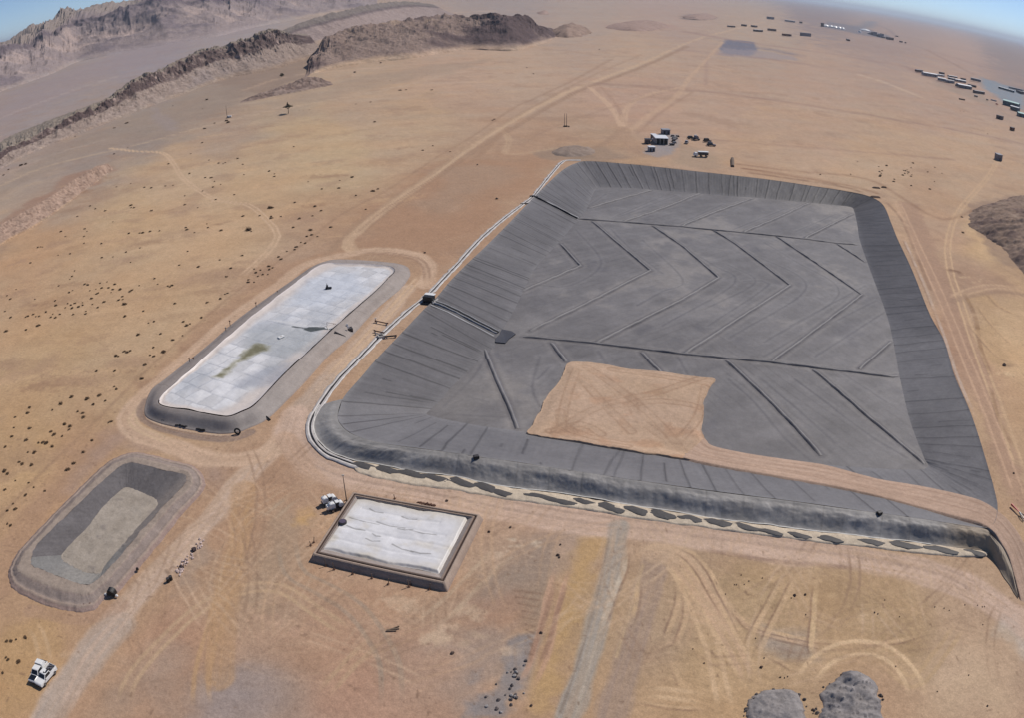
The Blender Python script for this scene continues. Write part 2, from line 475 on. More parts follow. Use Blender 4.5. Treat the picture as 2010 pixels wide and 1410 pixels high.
# wheel tracks and roads: points, width (m), colour, strength, kind ('r' soft road, 't' twin wheel ruts, 'd' thin dark line)
LIGHT = (190,166,146); GREYR = (172,158,148); DARK = (132,108,94); GREY = (152,148,144)
ROADS = [
 ([(85,1410),(120,1350),(170,1290),(260,1180),(350,1085),(420,1010),(470,950),(530,890),(575,845),(600,800),(650,735),(700,685),(760,617),(800,565)], 5.5, (188,168,152), .9, 'r'),
 ([(95,1410),(130,1350),(190,1270),(230,1230)], 6.5, (170,158,150), .7, 'r'),
 ([(120,1410),(180,1290),(265,1185),(355,1088),(425,1012),(475,952),(540,890)], 2.0, (188,168,154), .6, 't'),
 ([(610,790),(660,728),(705,680),(765,612),(805,565),(830,538)], 1.9, (196,172,148), .8, 't'),
 ([(835,560),(843,530),(830,505),(795,495),(740,490),(690,497),(630,510),(590,525),(540,565),(450,628),(370,700),(300,762),(255,805),(250,830),(275,855),(350,882),(420,905),(520,895),(560,862)], 5.5, (192,168,148), .9, 'r'),
 ([(838,555),(836,525),(815,507),(760,497),(700,500)], 1.8, (150,126,110), .5, 't'),
 ([(560,575),(470,640),(390,705),(320,768),(268,812),(262,832),(290,850),(350,872)], 1.8, (192,170,146), .7, 't'),
 ([(690,490),(683,470),(700,455),(760,405),(850,342),(930,283),(1000,240),(1120,178),(1250,127),(1340,88),(1420,62),(1500,42)], 5, (192,168,144), .75, 'r'),
 ([(700,462),(770,405),(860,345),(940,290),(1020,243),(1130,182),(1260,130),(1350,90)], 2.5, (150,126,108), .5, 't'),
 ([(640,500),(700,440),(770,390),(860,330),(940,272),(1010,230),(1110,175),(1180,140),(1260,105)], 3, (160,136,116), .45, 'r'),
 ([(980,250),(1000,275),(990,300),(1030,300),(1090,290)], 4, (186,162,138), .5, 'r'),
 ([(930,315),(980,265),(1000,250)], 4, (158,132,112), .5, 'r'),
 ([(0,1015),(80,930),(170,845),(280,735),(400,625),(500,545),(600,475),(670,420),(760,372),(870,300),(930,265),(1020,205),(1110,165),(1200,115)], 1.3, (140,116,98), .45, 'd'),
 ([(575,830),(590,805),(640,745)], 6, GREYR, .5, 'r'),
 ([(578,815),(573,845),(590,885),(640,925),(720,945),(850,968),(1000,1000),(1150,1025),(1300,1045),(1500,1072),(1700,1100),(1850,1132),(1940,1175),(2010,1225)], 7.5, (194,172,158), .95, 'r'),
 ([(585,830),(590,870),(630,912),(720,940),(850,962),(1000,993),(1150,1018),(1300,1036),(1500,1062),(1700,1090),(1850,1122),(1950,1175)], 2.2, (170,150,138), .6, 't'),
 ([(1215,1035),(1208,1080),(1185,1180),(1155,1290),(1115,1410)], 3.8, (158,152,146), .85, 'r'),
 ([(1222,1050),(1205,1130),(1180,1230),(1145,1350),(1130,1410)], .5, (176,166,154), .7, 'd'),
 ([(1195,1060),(1170,1180),(1135,1300),(1100,1400)], .5, (128,116,106), .6, 'd'),
 ([(1290,1080),(1275,1150),(1250,1240),(1215,1350),(1200,1410)], 4.5, (156,138,126), .75, 'r'),
 ([(1262,1110),(1240,1190),(1210,1290)], .6, (186,164,134), .7, 'd'),
 ([(1890,1220),(1840,1290),(1790,1340),(1720,1280)], 2, (180,156,126), .5, 't'),
 ([(240,1395),(260,1330),(330,1250),(400,1190),(470,1160),(530,1152),(570,1165),(620,1200),(680,1240),(700,1250)], 1.9, (184,160,134), .6, 't'),
 ([(400,1410),(395,1330),(430,1200),(460,1100),(470,1020),(480,950)], 2.5, (180,150,118), .6, 't'),
 ([(480,960),(470,1060),(450,1150),(430,1250),(425,1330)], 5, (174,144,114), .6, 'r'),
 ([(500,1040),(560,990),(600,960)], 2.5, (170,154,136), .5, 't'),
 ([(560,1040),(575,1120),(640,1160),(700,1200),(760,1290),(770,1410)], 3, (152,140,128), .45, 't'),
 ([(800,1250),(870,1200),(950,1120),(1010,1060)], 3, (182,164,144), .5, 't'),
 ([(1020,1370),(1060,1290),(1085,1180),(1110,1100)], 2.2, (184,152,132), .6, 't'),
 ([(1040,1330),(1075,1230),(1105,1130)], 1.8, (150,122,106), .6, 't'),
 ([(760,1240),(700,1290),(620,1380)], 2, (182,158,132), .5, 't'),
 ([(50,1215),(75,1245),(90,1300),(100,1330)], 2, (186,160,130), .6, 't'),
 ([(60,1200),(160,1215),(240,1190)], 3, (160,134,118), .4, 'r'),
 ([(1760,392),(1800,480),(1850,590),(1895,700),(1940,810),(1985,930),(2010,1000)], 3, (190,162,140), .6, 't'),
 ([(1965,300),(1940,345),(1885,410),(1862,470),(1865,530),(1885,590),(1915,680),(1960,800),(2005,930)], 2.4, (194,168,140), .7, 't'),
 ([(1865,592),(1900,572),(1950,562),(2010,568)], 3.4, (188,162,138), .75, 't'),
 ([(1870,590),(1910,580),(1960,572),(2010,578)], 3, (150,128,112), .5, 'r'),
 ([(1920,410),(1850,430),(1790,400),(1700,350),(1560,335),(1450,322)], 1.4, (140,114,96), .55, 'd'),
 ([(1460,330),(1560,345),(1660,362),(1720,378)], 1.6, (134,106,88), .7, 'd'),
 ([(1170,163),(1340,174),(1500,194),(1700,225),(1860,252),(2010,282)], 4.0, (146,122,112), .6, 'd'),
 ([(1165,170),(1340,181),(1500,201),(1700,232),(1860,259),(2010,290)], 5.0, (190,164,146), .4, 'r'),
 ([(1340,268),(1480,280),(1640,293),(1760,303),(1870,312)], 2.2, (154,130,116), .5, 'd'),
 ([(1345,62),(1430,78),(1520,92),(1600,102),(1700,117),(1770,128),(1830,152),(1890,175)], 8, (146,124,118), .65, 'd'),
 ([(1340,98),(1400,104),(1520,116),(1600,128),(1690,142)], 7, (152,130,122), .6, 'd'),
 ([(1425,90),(1500,96),(1560,108)], 10, (120,116,126), .7, 'd'),
 ([(1690,146),(1740,162),(1812,192)], 7, (200,180,160), .6, 'd'),
 ([(1410,100),(1390,110),(1385,165)], 5, (160,136,126), .5, 'd'),
 ([(1820,98),(1870,125),(1910,145)], 8, (140,118,110), .5, 'd'),
 ([(1630,60),(1700,70),(1760,82),(1830,100),(1990,150),(2010,158)], 8, (150,130,124), .35, 'd'),
 ([(1720,48),(1745,58),(1757,72)], 25, (124,112,116), .4, 'd'),
 ([(1155,170),(1195,205),(1220,245)], 4.5, (194,168,146), .75, 'r'),
 ([(1180,170),(1210,205),(1224,240)], 3, (156,130,114), .35, 'r'),
 ([(1222,250),(1232,210),(1262,188),(1330,172)], 5, (192,166,144), .6, 'r'),
 ([(1236,256),(1280,222),(1330,185),(1355,150),(1392,110),(1420,82)], 5, (190,164,142), .6, 'r'),
 ([(1250,262),(1300,218),(1360,180)], 2.4, (150,124,108), .5, 'd'),
 ([(1222,250),(1195,275),(1165,290),(1120,300)], 4.5, (158,134,116), .5, 'r'),
 ([(1140,168),(1180,165),(1350,178)], 4, (150,128,114), .4, 'd'),
 ([(1030,278),(1100,243),(1200,210),(1300,180)], 1.6, (150,126,110), .4, 'd'),
 ([(1250,300),(1230,270),(1222,250)], 9, (168,142,122), .5, 'r'),
 ([(210,290),(270,296),(320,300),(342,322),(362,352),(425,392),(485,400),(525,432),(545,462),(520,500),(470,545)], 2.0, (194,170,146), .7, 't'),
 ([(0,365),(80,330),(200,300),(300,275),(450,235),(600,205),(760,175),(900,140)], 5, (186,166,146), .5, 'r'),
 ([(0,345),(100,305),(200,275)], 6, (176,160,150), .4, 'r'),
 ([(450,225),(530,215),(560,205)], 5, (186,164,146), .5, 'r'),
 ([(480,175),(560,150),(640,140),(760,130)], 7, (190,166,146), .4, 'r'),
 ([(0,232),(120,185),(230,150)], 12, (172,160,158), .5, 'r'),
 ([(790,20),(830,32),(900,24),(1000,20)], 30, (184,166,154), .6, 'r'),
 ([(1790,25),(1900,55),(2010,88)], 60, (120,114,128), .5, 'r'),
 ([(560,862),(600,925),(640,975),(590,1000)], 5, (176,148,126), .4, 'r'),
]
def _c(pts): return [(1200 + a / 2.632, 1050 + b / 2.632) for a, b in pts]
_L, _P = (194,169,140), (188,162,138)
ROADS += [(_c([(240,90),(330,110),(420,200),(500,320),(570,440)]), 5.5, (190,166,142), .75, 'r'),
 (_c([(300,120),(385,260),(455,410),(520,580),(565,780),(600,940)]), 2.0, _L, .95, 't'),
 (_c([(230,60),(330,150),(450,290),(560,450),(660,640),(770,830)]), 2.9, _L, .95, 't'),
 (_c([(250,80),(350,170),(470,320),(560,460),(640,600),(730,790)]), 1.6, _P, .6, 't'),
 (_c([(320,50),(430,100),(510,190),(570,310),(620,400),(690,540)]), .6, _L, .9, 'e'),
 (_c([(300,60),(400,130),(470,220),(530,330),(600,440)]), .5, _P, .8, 'e'),
 (_c([(600,360),(680,440),(800,490),(1040,545),(1316,560),(1500,545),(1640,500)]), .6, _L, .8, 'e'),
 (_c([(620,390),(700,470),(820,520),(1050,575),(1150,590)]), .5, _P, .7, 'e'),
 (_c([(820,560),(900,590),(1000,612)]), .4, (150,134,124), .7, 'e'),
 (_c([(880,240),(830,330),(760,460),(700,590)]), .7, _L, .7, 'e'), (_c([(960,210),(900,330),(850,430),(790,560),(740,650)]), .7, _L, .7, 'e'),
 (_c([(1062,250),(1050,400),(1035,550),(1030,640)]), .7, (204,180,146), .8, 'e'),
 (_c([(350,250),(345,370),(300,490),(280,560)]), .6, _L, .7, 'e'), (_c([(390,300),(385,430),(350,540),(320,590)]), .6, _L, .7, 'e'), (_c([(235,590),(170,690)]), .4, _P, .7, 'e'),
 (_c([(970,830),(1050,690),(1150,612),(1260,585),(1380,592),(1480,650),(1560,760),(1600,900)]), 2.8, (202,178,148), 1.0, 't'),
 (_c([(790,610),(880,660),(980,725)]), .5, _L, .8, 'e'), (_c([(110,810),(300,822),(520,852)]), 1.6, _L, .8, 't'), (_c([(100,850),(300,890),(520,900)]), .4, _L, .6, 'e'),
 (_c([(-60,500),(0,340),(60,190),(75,60)]), .7, (188,178,164), .7, 'e'), (_c([(90,480),(130,350),(140,230)]), .6, (196,170,134), .7, 'e'),
 (_c([(440,70),(600,95),(800,130),(1000,150),(1300,170)]), .6, (140,118,108), .5, 'e'),
 (_c([(200,600),(300,560),(350,500)]), .5, _P, .5, 'e'), (_c([(310,640),(345,740),(370,800)]), .6, _L, .5, 'e'),
 ([(288,785),(277,803),(283,823),(310,839),(345,849),(388,858),(432,862),(467,858),(490,849)], 2.4, (138,122,114), .9, 'r'),
 ([(284,800),(289,821),(312,833),(345,842),(388,850),(432,855),(470,852)], .5, (190,172,156), .9, 'e')]
ROADS += [([(1893,575),(1915,620),(1925,680),(1945,740)], 1.2, (132,106,84), .5, 'e'), ([(1905,640),(1960,700),(2010,720)], .8, (196,168,136), .6, 'e'), ([(1920,600),(1950,640),(1990,680)], .8, (196,168,136), .5, 'e'),
 ([(1945,760),(1960,820),(1990,880)], .8, (140,114,92), .5, 'e'), ([(1850,528),(1880,532),(1890,540)], 1.2, (110,86,70), .7, 'e'), ([(1964,715),(1975,718),(1990,716)], 1.2, (96,76,66), .7, 'e'), ([(1940,575),(1960,600),(2010,625)], 1, (190,162,130), .6, 'e'),
 ([(1460,336),(1560,350),(1640,362),(1700,378)], 1.0, (124,98,80), .6, 'e'), ([(1740,395),(1770,430),(1800,500),(1830,575)], .8, (140,116,100), .5, 'e'), ([(1775,470),(1815,560),(1850,650),(1880,740),(1920,830)], .9, (186,170,160), .7, 'e')]
for _k in range(9):      # dozer cuts by the front road and under the right-hand spoil
    ROADS.append(([(1010 + _k * 4, 1160 + _k * 13), (1060 - _k * 2, 1166 + _k * 13)], .45, (122,100,86), .5, 'd'))
SALT = [((880,1230),9,(190,170,150)),((905,1235),7,(186,166,146)),((1030,1064),2.5,(196,184,168)),((1012,1085),3,(190,172,154)),
        ((1575,1155),5,(196,170,138)),((1558,1128),4,(190,166,136)),((1515,1140),5,(184,160,130)),((1716,1198),3,(190,168,140)),
        ((535,1200),6,(176,150,130)),((560,1215),5,(178,150,132)),((1955,725),6,(200,176,146)),((1910,550),5,(196,172,144)),((155,1305),4,(180,154,128))]


def base_coords(x, y):
    d = np.hypot(x, y) + 1e-6
    dep = np.arctan2(H, d)
    return np.arctan2(x, y) * np.cos(dep), dep


_ga = G([s[0] for s in SOIL]); _gc = np.array([s[1] for s in SOIL], float)
_gu, _gv = base_coords(_ga[:, 0], _ga[:, 1])


def blend(col, idx, a, rgb):
    a = a[:, None]
    col[idx] = col[idx] * (1 - a) + np.asarray(rgb, float) * a


def paint_land(X, Y):
    """natural colour of the soil (sRGB 0-255) for every point of the land sheet"""
    n = len(X)
    u, v = base_coords(X, Y)
    d0 = np.hypot(X, Y)
    wu = .02 * fbm(X / 30, Y / 30, 3, 3); wv = .02 * fbm(X / 30, Y / 30, 9, 3)
    num = np.zeros((n, 3)); den = np.zeros(n)
    for k in range(len(_gu)):
        q = 1 / (((u + wu - _gu[k])**2 + ((v + wv - _gv[k]) * 1.3)**2) + 4e-4)**2
        num += q[:, None] * _gc[k]; den += q
    col = num / den[:, None]
    # drifts, wash lines and gravel, at sizes from a stride to a field
    far = smooth(300, 1500, d0)
    wr = X * .30 - Y * .95; wl = X * .95 + Y * .30
    n1 = fbm(wl / 45, wr / 9, 21, 5); n2 = fbm(X / 3.2, Y / 3.2, 31, 4); n3 = fbm(X / 140, Y / 140, 41, 4); n4 = fbm(wl / 400, wr / 60, 51, 4)
    n5 = fbm(X / .9, Y / .9, 33, 3); near_ = smooth(260, 90, d0)
    amp = 5.5 * n1 * (1 - .5 * far) + 5.5 * n2 * (1 - far) + 5.0 * n5 * near_ + 5 * n3 * (1 - .6 * far) + 3.5 * n4 * far
    col += amp[:, None] * np.array([1., .98, .9])
    tint = fbm(X / 22, Y / 22, 61, 5)
    col += (tint * 5.0)[:, None] * np.array([.5, -.4, -1.0])
    rg = fbm(X / 16, Y / 16, 71, 5) + .4 * fbm(wl / 90, wr / 22, 77, 4)
    blend(col, np.arange(n), smooth(.22, .62, rg) * (.36 - .18 * far), (150, 126, 110))
    blend(col, np.arange(n), smooth(.2, .7, -rg) * (.26 - .12 * far), (194, 168, 138))

    for pts, rgb, al, soft, rag in ZONES:
        P = G(pts)[:, :2]
        m = soft * 2 + rag * 2
        idx = np.nonzero((X > P[:, 0].min() - m) & (X < P[:, 0].max() + m) & (Y > P[:, 1].min() - m) & (Y < P[:, 1].max() + m))[0]
        if not len(idx): continue
        x, y = X[idx], Y[idx]
        sc = max(rag * 2.2, 1.5)
        sdv = seg_dist(x, y, P, True) + rag * 1.5 * fbm(x / sc, y / sc, 7, 5)
        a = smooth(-soft, soft, sdv) * al * (1 + .25 * fbm(x / (sc * .6), y / (sc * .6), 8, 4))
        blend(col, idx, np.clip(a, 0, 1), rgb)
    for (px, r, rgb) in SALT:
        p = G([px])[0]
        for k in range(7):
            rr = random.Random(k * 7 + int(px[0])); cx = p[0] + rr.uniform(-r, r); cy = p[1] + rr.uniform(-r, r) * .7; q = r * rr.uniform(.15, .4)
            idx = np.nonzero((abs(X - cx) < 3 * q) & (abs(Y - cy) < 3 * q))[0]
            x, y = X[idx], Y[idx]
            dd = np.hypot(x - cx, (y - cy) * 1.7) / q + .8 * fbm(x / 1.2, y / 1.2, 5, 4)
            blend(col, idx, smooth(1.2, .3, dd) * .55, rgb)
    rb = random.Random(77)
    for k in range(150):            # gravelly scabs and wash marks in the scrub field
        fx, fy = rb.uniform(0, 900), rb.uniform(215, 760)
        if fx + fy * .9 > 1130: continue
        p = G([(fx, fy)])[0]; q = rb.uniform(1.5, 6) * (1 + np.hypot(p[0], p[1]) / 500); th = rb.gauss(.35, .25)
        idx = np.nonzero((abs(X - p[0]) < 3.5 * q) & (abs(Y - p[1]) < 3.5 * q))[0]
        if not len(idx): continue
        x, y = X[idx] - p[0], Y[idx] - p[1]
        dd = np.hypot((x * math.cos(th) + y * math.sin(th)) / q * .55, (-x * math.sin(th) + y * math.cos(th)) / q * 1.5) + .9 * fbm(X[idx] / 1.6, Y[idx] / 1.6, k, 4)
        blend(col, idx, smooth(1.0, .25, dd) * rb.uniform(.15, .45), rb.choice([(140, 114, 96), (150, 126, 110), (160, 134, 116), (198, 170, 138)]))
    for pts, wd, rgb, al, kind in ROADS:
        P = G(pts)
        far_w = .55 * np.linalg.norm(P[:, :2], axis=1).mean() / 822     # never finer than the sheet can carry
        P = thin(catmull_open(P, max(2.0, np.linalg.norm(P[:, :2], axis=1).mean() * .02)), .5)[:, :2]
        m = wd * 2 + 3
        idx = np.nonzero((X > P[:, 0].min() - m) & (X < P[:, 0].max() + m) & (Y > P[:, 1].min() - m) & (Y < P[:, 1].max() + m))[0]
        if not len(idx): continue
        x, y = X[idx], Y[idx]
        near = np.zeros(len(idx), bool)
        for s in range(0, len(P), 8):
            Q = P[s:s + 9]
            near |= (x > Q[:, 0].min() - m) & (x < Q[:, 0].max() + m) & (y > Q[:, 1].min() - m) & (y < Q[:, 1].max() + m)
        idx = idx[near]; x = x[near]; y = y[near]
        wob = .35 * fbm(x / 6, y / 6, 13, 3)
        dd, sg_, run_ = seg_frame(x, y, P)
        streak = fbm(sg_ / .55, run_ / 22, 23, 3)
        pm = P[len(P) // 2]; e_ = P[-1] - P[0]; lat = abs(e_[0] * pm[1] - e_[1] * pm[0]) / (np.linalg.norm(e_) * np.linalg.norm(pm) + 1e-6)
        rmin = .55 * (x * x + y * y) / H * STEP * lat + .3 * np.hypot(x, y) * STEP
        al = min(1.0, al * 1.25)
        br = .75 + .45 * fbm(x / 9, y / 9, 17, 4)
        if kind == 'r':
            a = smooth(wd * .62, wd * .36, dd + wob * wd * .45) * al
            a = a * np.clip(.85 + .55 * streak, .2, 1.1)
            blend(col, idx, smooth(.15, .6, -streak) * smooth(wd * .6, wd * .3, dd) * .28, (140, 118, 104))
        elif kind == 't':
            rw = np.maximum(.40, rmin)
            ends = np.minimum(np.hypot(x - P[0, 0], y - P[0, 1]), np.hypot(x - P[-1, 0], y - P[-1, 1]))
            a = (np.clip(1.25 * np.exp(-((dd + wob * .6 - wd * .5) / rw)**4), 0, 1) * al * np.clip(.85 + .5 * streak, .2, 1.1) + .22 * al * smooth(wd, wd * .4, dd)) * smooth(wd * .7, wd * 3, ends)
        elif kind == 'e':
            ends = np.minimum(np.hypot(x - P[0, 0], y - P[0, 1]), np.hypot(x - P[-1, 0], y - P[-1, 1]))
            br2 = np.clip(.65 + .8 * fbm(run_ / 5, run_ * 0 + wd, 29, 3), 0, 1.1) * smooth(0, 4, ends)
            q = np.maximum(.22, rmin)
            blend(col, idx, np.clip(np.exp(-((sg_ + wob * .5 + wd * .5 + .3) / q)**2) * al * .7 * br2, 0, 1), (118, 96, 84))
            a = smooth(wd * .5 + q, wd * .5 - q * .3, np.abs(sg_ + wob * .5)) * al * br2
        else:
            rw = np.maximum(wd * .45, rmin)
            a = np.exp(-((dd + wob * .6) / rw)**2) * al * br
        blend(col, idx, np.clip(a, 0, 1), rgb)
    # fine dark grit and pebbles
    g = vnoise(X / .9, Y / .9, 91)
    blend(col, np.arange(n), smooth(.90, .99, g) * .45 * (1 - smooth(120, 400, d0)), (112, 92, 78))
    # countless faint wheel marks across the worked ground
    rr = random.Random(5)
    for k in range(260):
        cx, cy = rr.choice([(600,1200),(900,1250),(1400,1250),(1700,1250),(350,1250),(500,1050),(1150,1200),(1850,1300),(1900,700),(850,420),(750,1330),(1000,1100)])
        cx += rr.gauss(0, 130); cy += rr.gauss(0, 70)
        if not (-50 < cx < 2080 and 380 < cy < 1440): continue
        p = G([(cx, cy)])[0][:2]; th = rr.gauss(math.radians(rr.choice([68, 72, 160, 110, 40])), .25); bend = rr.gauss(0, .02); L_ = rr.uniform(14, 60)
        s_ = np.linspace(-L_ / 2, L_ / 2, 12); a_ = th + bend * s_
        P = p + np.stack([np.cumsum(np.cos(a_)), np.cumsum(np.sin(a_))], 1) * (L_ / 12)
        m = 4; idx = np.nonzero((X > P[:, 0].min() - m) & (X < P[:, 0].max() + m) & (Y > P[:, 1].min() - m) & (Y < P[:, 1].max() + m))[0]
        if not len(idx): continue
        x, y = X[idx], Y[idx]; dd = seg_dist(x, y, P) + .2 * fbm(x / 4, y / 4, k, 3)
        ends = np.minimum(np.hypot(x - P[0, 0], y - P[0, 1]), np.hypot(x - P[-1, 0], y - P[-1, 1]))
        a = smooth(1.0, 5, ends) * np.exp(-((dd - .85) / .26)**2) * rr.uniform(.15, .5) * np.clip(.6 + fbm(x / 6, y / 6, k + 7, 3), 0, 1.2)
        blend(col, idx, np.clip(a, 0, 1), rr.choice([(196, 172, 150), (190, 168, 146), (188, 160, 134), (138, 116, 100)]))
    col = col * np.array([1.005, .984, .950])
    # pale stones and grey chips by the old spoil
    return col


STEP = .0015


def land_height(X, Y):
    d0 = np.hypot(X, Y)
    z = .10 * fbm(X / 7, Y / 7, 101, 4) + .03 * fbm(X / 1.7, Y / 1.7, 103, 3)
    out = smooth(500, 1500, d0)
    z = z + out * 3.0 * fbm(X / 260, Y / 260, 105, 4) * 1.0
    # flat inside the works
    site = smooth(0, 1, np.clip((np.hypot(X - 40, Y - 200) - 230) / 200, 0, 1))
    z = z * (.35 + .65 * site) + site * .8 * fbm(X / 45, Y / 45, 107, 4) * smooth(150, 500, d0)
    z = z + site * (1 - out) * .35 * fbm((X * .95 + Y * .3) / 40, (X * .3 - Y * .95) / 8, 108, 3)
    z = np.minimum(z, 3.5) - .05
    for P in HOLES:
        idx = np.nonzero((X > P[:, 0].min() - 1) & (X < P[:, 0].max() + 1) & (Y > P[:, 1].min() - 1) & (Y < P[:, 1].max() + 1))[0]
        sdv = seg_dist(X[idx], Y[idx], P, True)
        z[idx] = np.where(sdv > .3, np.minimum(z[idx], -np.minimum(9, 3.5 * (sdv - .3))), z[idx])
    return z
# ------------------------------------------------------------------ the large lined pond
ZF = -5.0
BIG = [  # rim point, rim height, floor-edge point : clockwise from the near left corner
 (668,800,.7,838,811),(677,778,.4,850,800),(710,740,.2,868,782),(739,706,.2,884,763),(781,662,.2,930,717),(831,609,.2,967,683),(858,583,.2,985,650),
 (883,553,.2,1011,605),(915,520,.2,1030,565),(950,487,.2,1050,527),(1000,437,.2,1090,483),(1040,395,.2,1127,440),(1075,360,.2,1150,412),(1105,333,.2,1162,385),
 (1130,320,.2,1170,371),(1155,316,.2,1185,367),(1237,322,.2,1260,370),(1340,333,.2,1345,377),(1430,343,.2,1430,384),(1507,352,.2,1500,389),(1590,364,.2,1575,396),
 (1660,375,.2,1640,402),(1705,385,.2,1670,406),(1733,402,.2,1677,415),(1750,440,.2,1683,442),(1762,470,.2,1688,472),(1790,530,.2,1710,535),(1823,613,.2,1741,620),
 (1853,670,.2,1755,680),(1873,737,.3,1767,745),(1907,817,.4,1786,825),(1938,915,.8,1812,895),(1952,965,1.4,1821,911),(1958,1000,2.0,1822,916),(1950,1030,2.5,1817,920),
 (1925,1038,2.6,1800,923),(1820,1022,2.6,1700,919),(1717,1008,2.6,1600,911),(1567,987,2.6,1480,898),(1403,966,2.6,1360,886),(1203,938,2.6,1230,872),(1084,920,2.6,1100,858),
 (1016,909,2.6,1040,850),(948,900,2.6,975,841),(897,892,2.6,940,836),(825,882,2.6,895,828),(757,873,2.5,865,822),(715,863,2.3,850,818),(689,852,2.0,842,816),(672,838,1.6,839,814),(663,822,1.1,837,813)]
_b = np.array(BIG, float)
RIM = G(_b[:, :2], _b[:, 2]); TOE = G(_b[:, 3:5], ZF)


def ring_pair(A, B, n):
    """same closed-curve parameter on both rings, spaced evenly by length along A"""
    a = catmull_closed(A, 4000); b = catmull_closed(B, 4000)
    s = np.r_[0, np.cumsum(np.linalg.norm(np.diff(np.vstack([a, a[:1]]), axis=0), axis=1))]
    t = np.linspace(0, s[-1], n, endpoint=False)
    k = np.arange(4001)
    p = np.interp(t, s, k); a = np.vstack([a, a[:1]]); b = np.vstack([b, b[:1]])
    f = lambda q: np.stack([np.interp(p, k, q[:, j]) for j in range(3)], 1)
    return f(a), f(b), t


def band(A, B, m, prof=None):
    t = np.linspace(0, 1, m)
    V = A[:, None, :] * (1 - t)[None, :, None] + B[:, None, :] * t[None, :, None]
    return V, np.broadcast_to(t[None, :], V.shape[:2])


rimN, toeN, arcN = ring_pair(RIM, TOE, 2600)
HOLES = [thin(rimN, 2.5)[:, :2]]
pond = empty('lined_pond', (*g1(1400, 620)[:2], 0), 'vast rectangular excavation lined in dark grey membrane with chevron ridges across its floor', 'lined pond')
PL = np.array(pond.location)


def under(o, root):
    """parent a mesh that was built in world coordinates"""
    o.parent = root
    o.matrix_parent_inverse = Matrix.Translation(-Vector(root.location))
    return o


V, T = band(rimN, toeN, 34)
A = np.broadcast_to(arcN[:, None], T.shape)
x, y = V[..., 0], V[..., 1]
rng = np.random.default_rng(4)
seam = np.zeros(T.shape); seam_h = np.zeros(T.shape)
tot = arcN[-1]
s = 3.0
while s < tot - 2:
    k = rng.uniform(.45, 1.0); t0, t1 = (0, 1) if rng.random() < .65 else sorted(rng.uniform(0, 1, 2))
    skew = rng.uniform(-.8, .8)
    dd = A - s - skew * T - .35 * fbm(T * 3 + s, T * 0 + s, 2, 2)
    g = np.exp(-(dd / .24)**2) * ((T >= t0) & (T <= t1))
    seam = np.maximum(seam, g * k)
    seam_h += .6 * np.exp(-((dd - .3) / .35)**2) * ((T >= t0) & (T <= t1)) * k
    s += rng.uniform(4.2, 6.6) if rng.random() < .8 else rng.uniform(1.2, 2.5)
nl = fbm(x / 9, y / 9, 5, 5); ns = fbm(A / 1.6, T * 2.5, 6, 4); nb = fbm(A / 14, T * 1.3, 66, 3)
V = V.copy()
V[..., 2] += (.10 * seam_h + .10 * fbm(A / 2.2, T * 4, 8, 4) * np.sin(np.pi * np.clip(T, 0, 1))) 
V[..., 2] += .12 * smooth(.03, .0, T)
c = np.ones(T.shape + (3,)) * np.array([97, 95, 97.])
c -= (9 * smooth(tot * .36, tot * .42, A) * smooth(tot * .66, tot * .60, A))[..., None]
c += (5 * nl + 4.5 * ns + 5 * nb)[..., None]
# dust in patches; the near slope and the foot of the slopes are paler
nearside = smooth(tot * .66, tot * .72, A) + smooth(12, 0, A)
dust = np.clip(nearside * (.75 + .3 * nl), 0, 1) + .45 * smooth(.86, 1.0, T + .06 * ns) + .35 * smooth(.10, .0, T)  # also holds the paler near slope and the paler foot and top of the slopes
dust = np.clip(dust + .12 * smooth(.2, .6, nl), 0, 1)[..., None]
c = c * (1 - dust) + np.array([117, 115, 116.]) * dust
rib = np.exp(-((((A + .5 * fbm(A / 9, T, 44, 3)) / 1.45) % 1 - .5) * 1.45 / .22)**2) * np.clip(.5 + 1.2 * fbm(A / 12, T * 2, 45, 3), 0, 1) * (1 - .7 * nearside)
c = c - (13 * rib)[..., None]
c = c - (44 * seam)[..., None]
c += (6 * fbm(A / .7, T * 1.2, 67, 3) * (1 - nearside))[..., None]
M_LINER = mat_attr('membrane_liner', rough=.6, noise=((2.5, .08), (.7, .09), (.12, .08)), bump=.4, bscale=1.2, spec=.25)
M_SOIL = mat_attr('desert_soil', rough=.97, noise=((4.5, .16), (1.1, .12), (.3, .07), (.06, .04)), bump=.7, bscale=1.6, spec=.1, bdist=.12)
# a curb of the liner folded over the rim
o = mesh_np('liner_slope', V.reshape(-1, 3), grid_faces(V.shape[0], V.shape[1], True), M_LINER, lin(c.reshape(-1, 3)))
under(o, pond)
SLOPE_MESH = (V[::8, ::3].reshape(-1, 3), grid_faces(len(V[::8]), V[:, ::3].shape[1], True))


def spine_fill(ring, a, b, m):
    """fill a closed ring with quads running in to the line a-b"""
    a = np.asarray(a, float)[:2]; b = np.asarray(b, float)[:2]; d = b - a
    t = np.clip(((ring[:, :2] - a) @ d) / (d @ d), 0, 1)
    tgt = a + t[:, None] * d
    tt = np.linspace(0, 1, m)
    W = np.empty((len(ring), m, 3))
    W[..., :2] = ring[:, None, :2] * (1 - tt)[None, :, None] + tgt[:, None, :] * tt[None, :, None]
    W[..., 2] = ring[:, None, 2]
    return W, np.broadcast_to(tt[None, :], W.shape[:2])


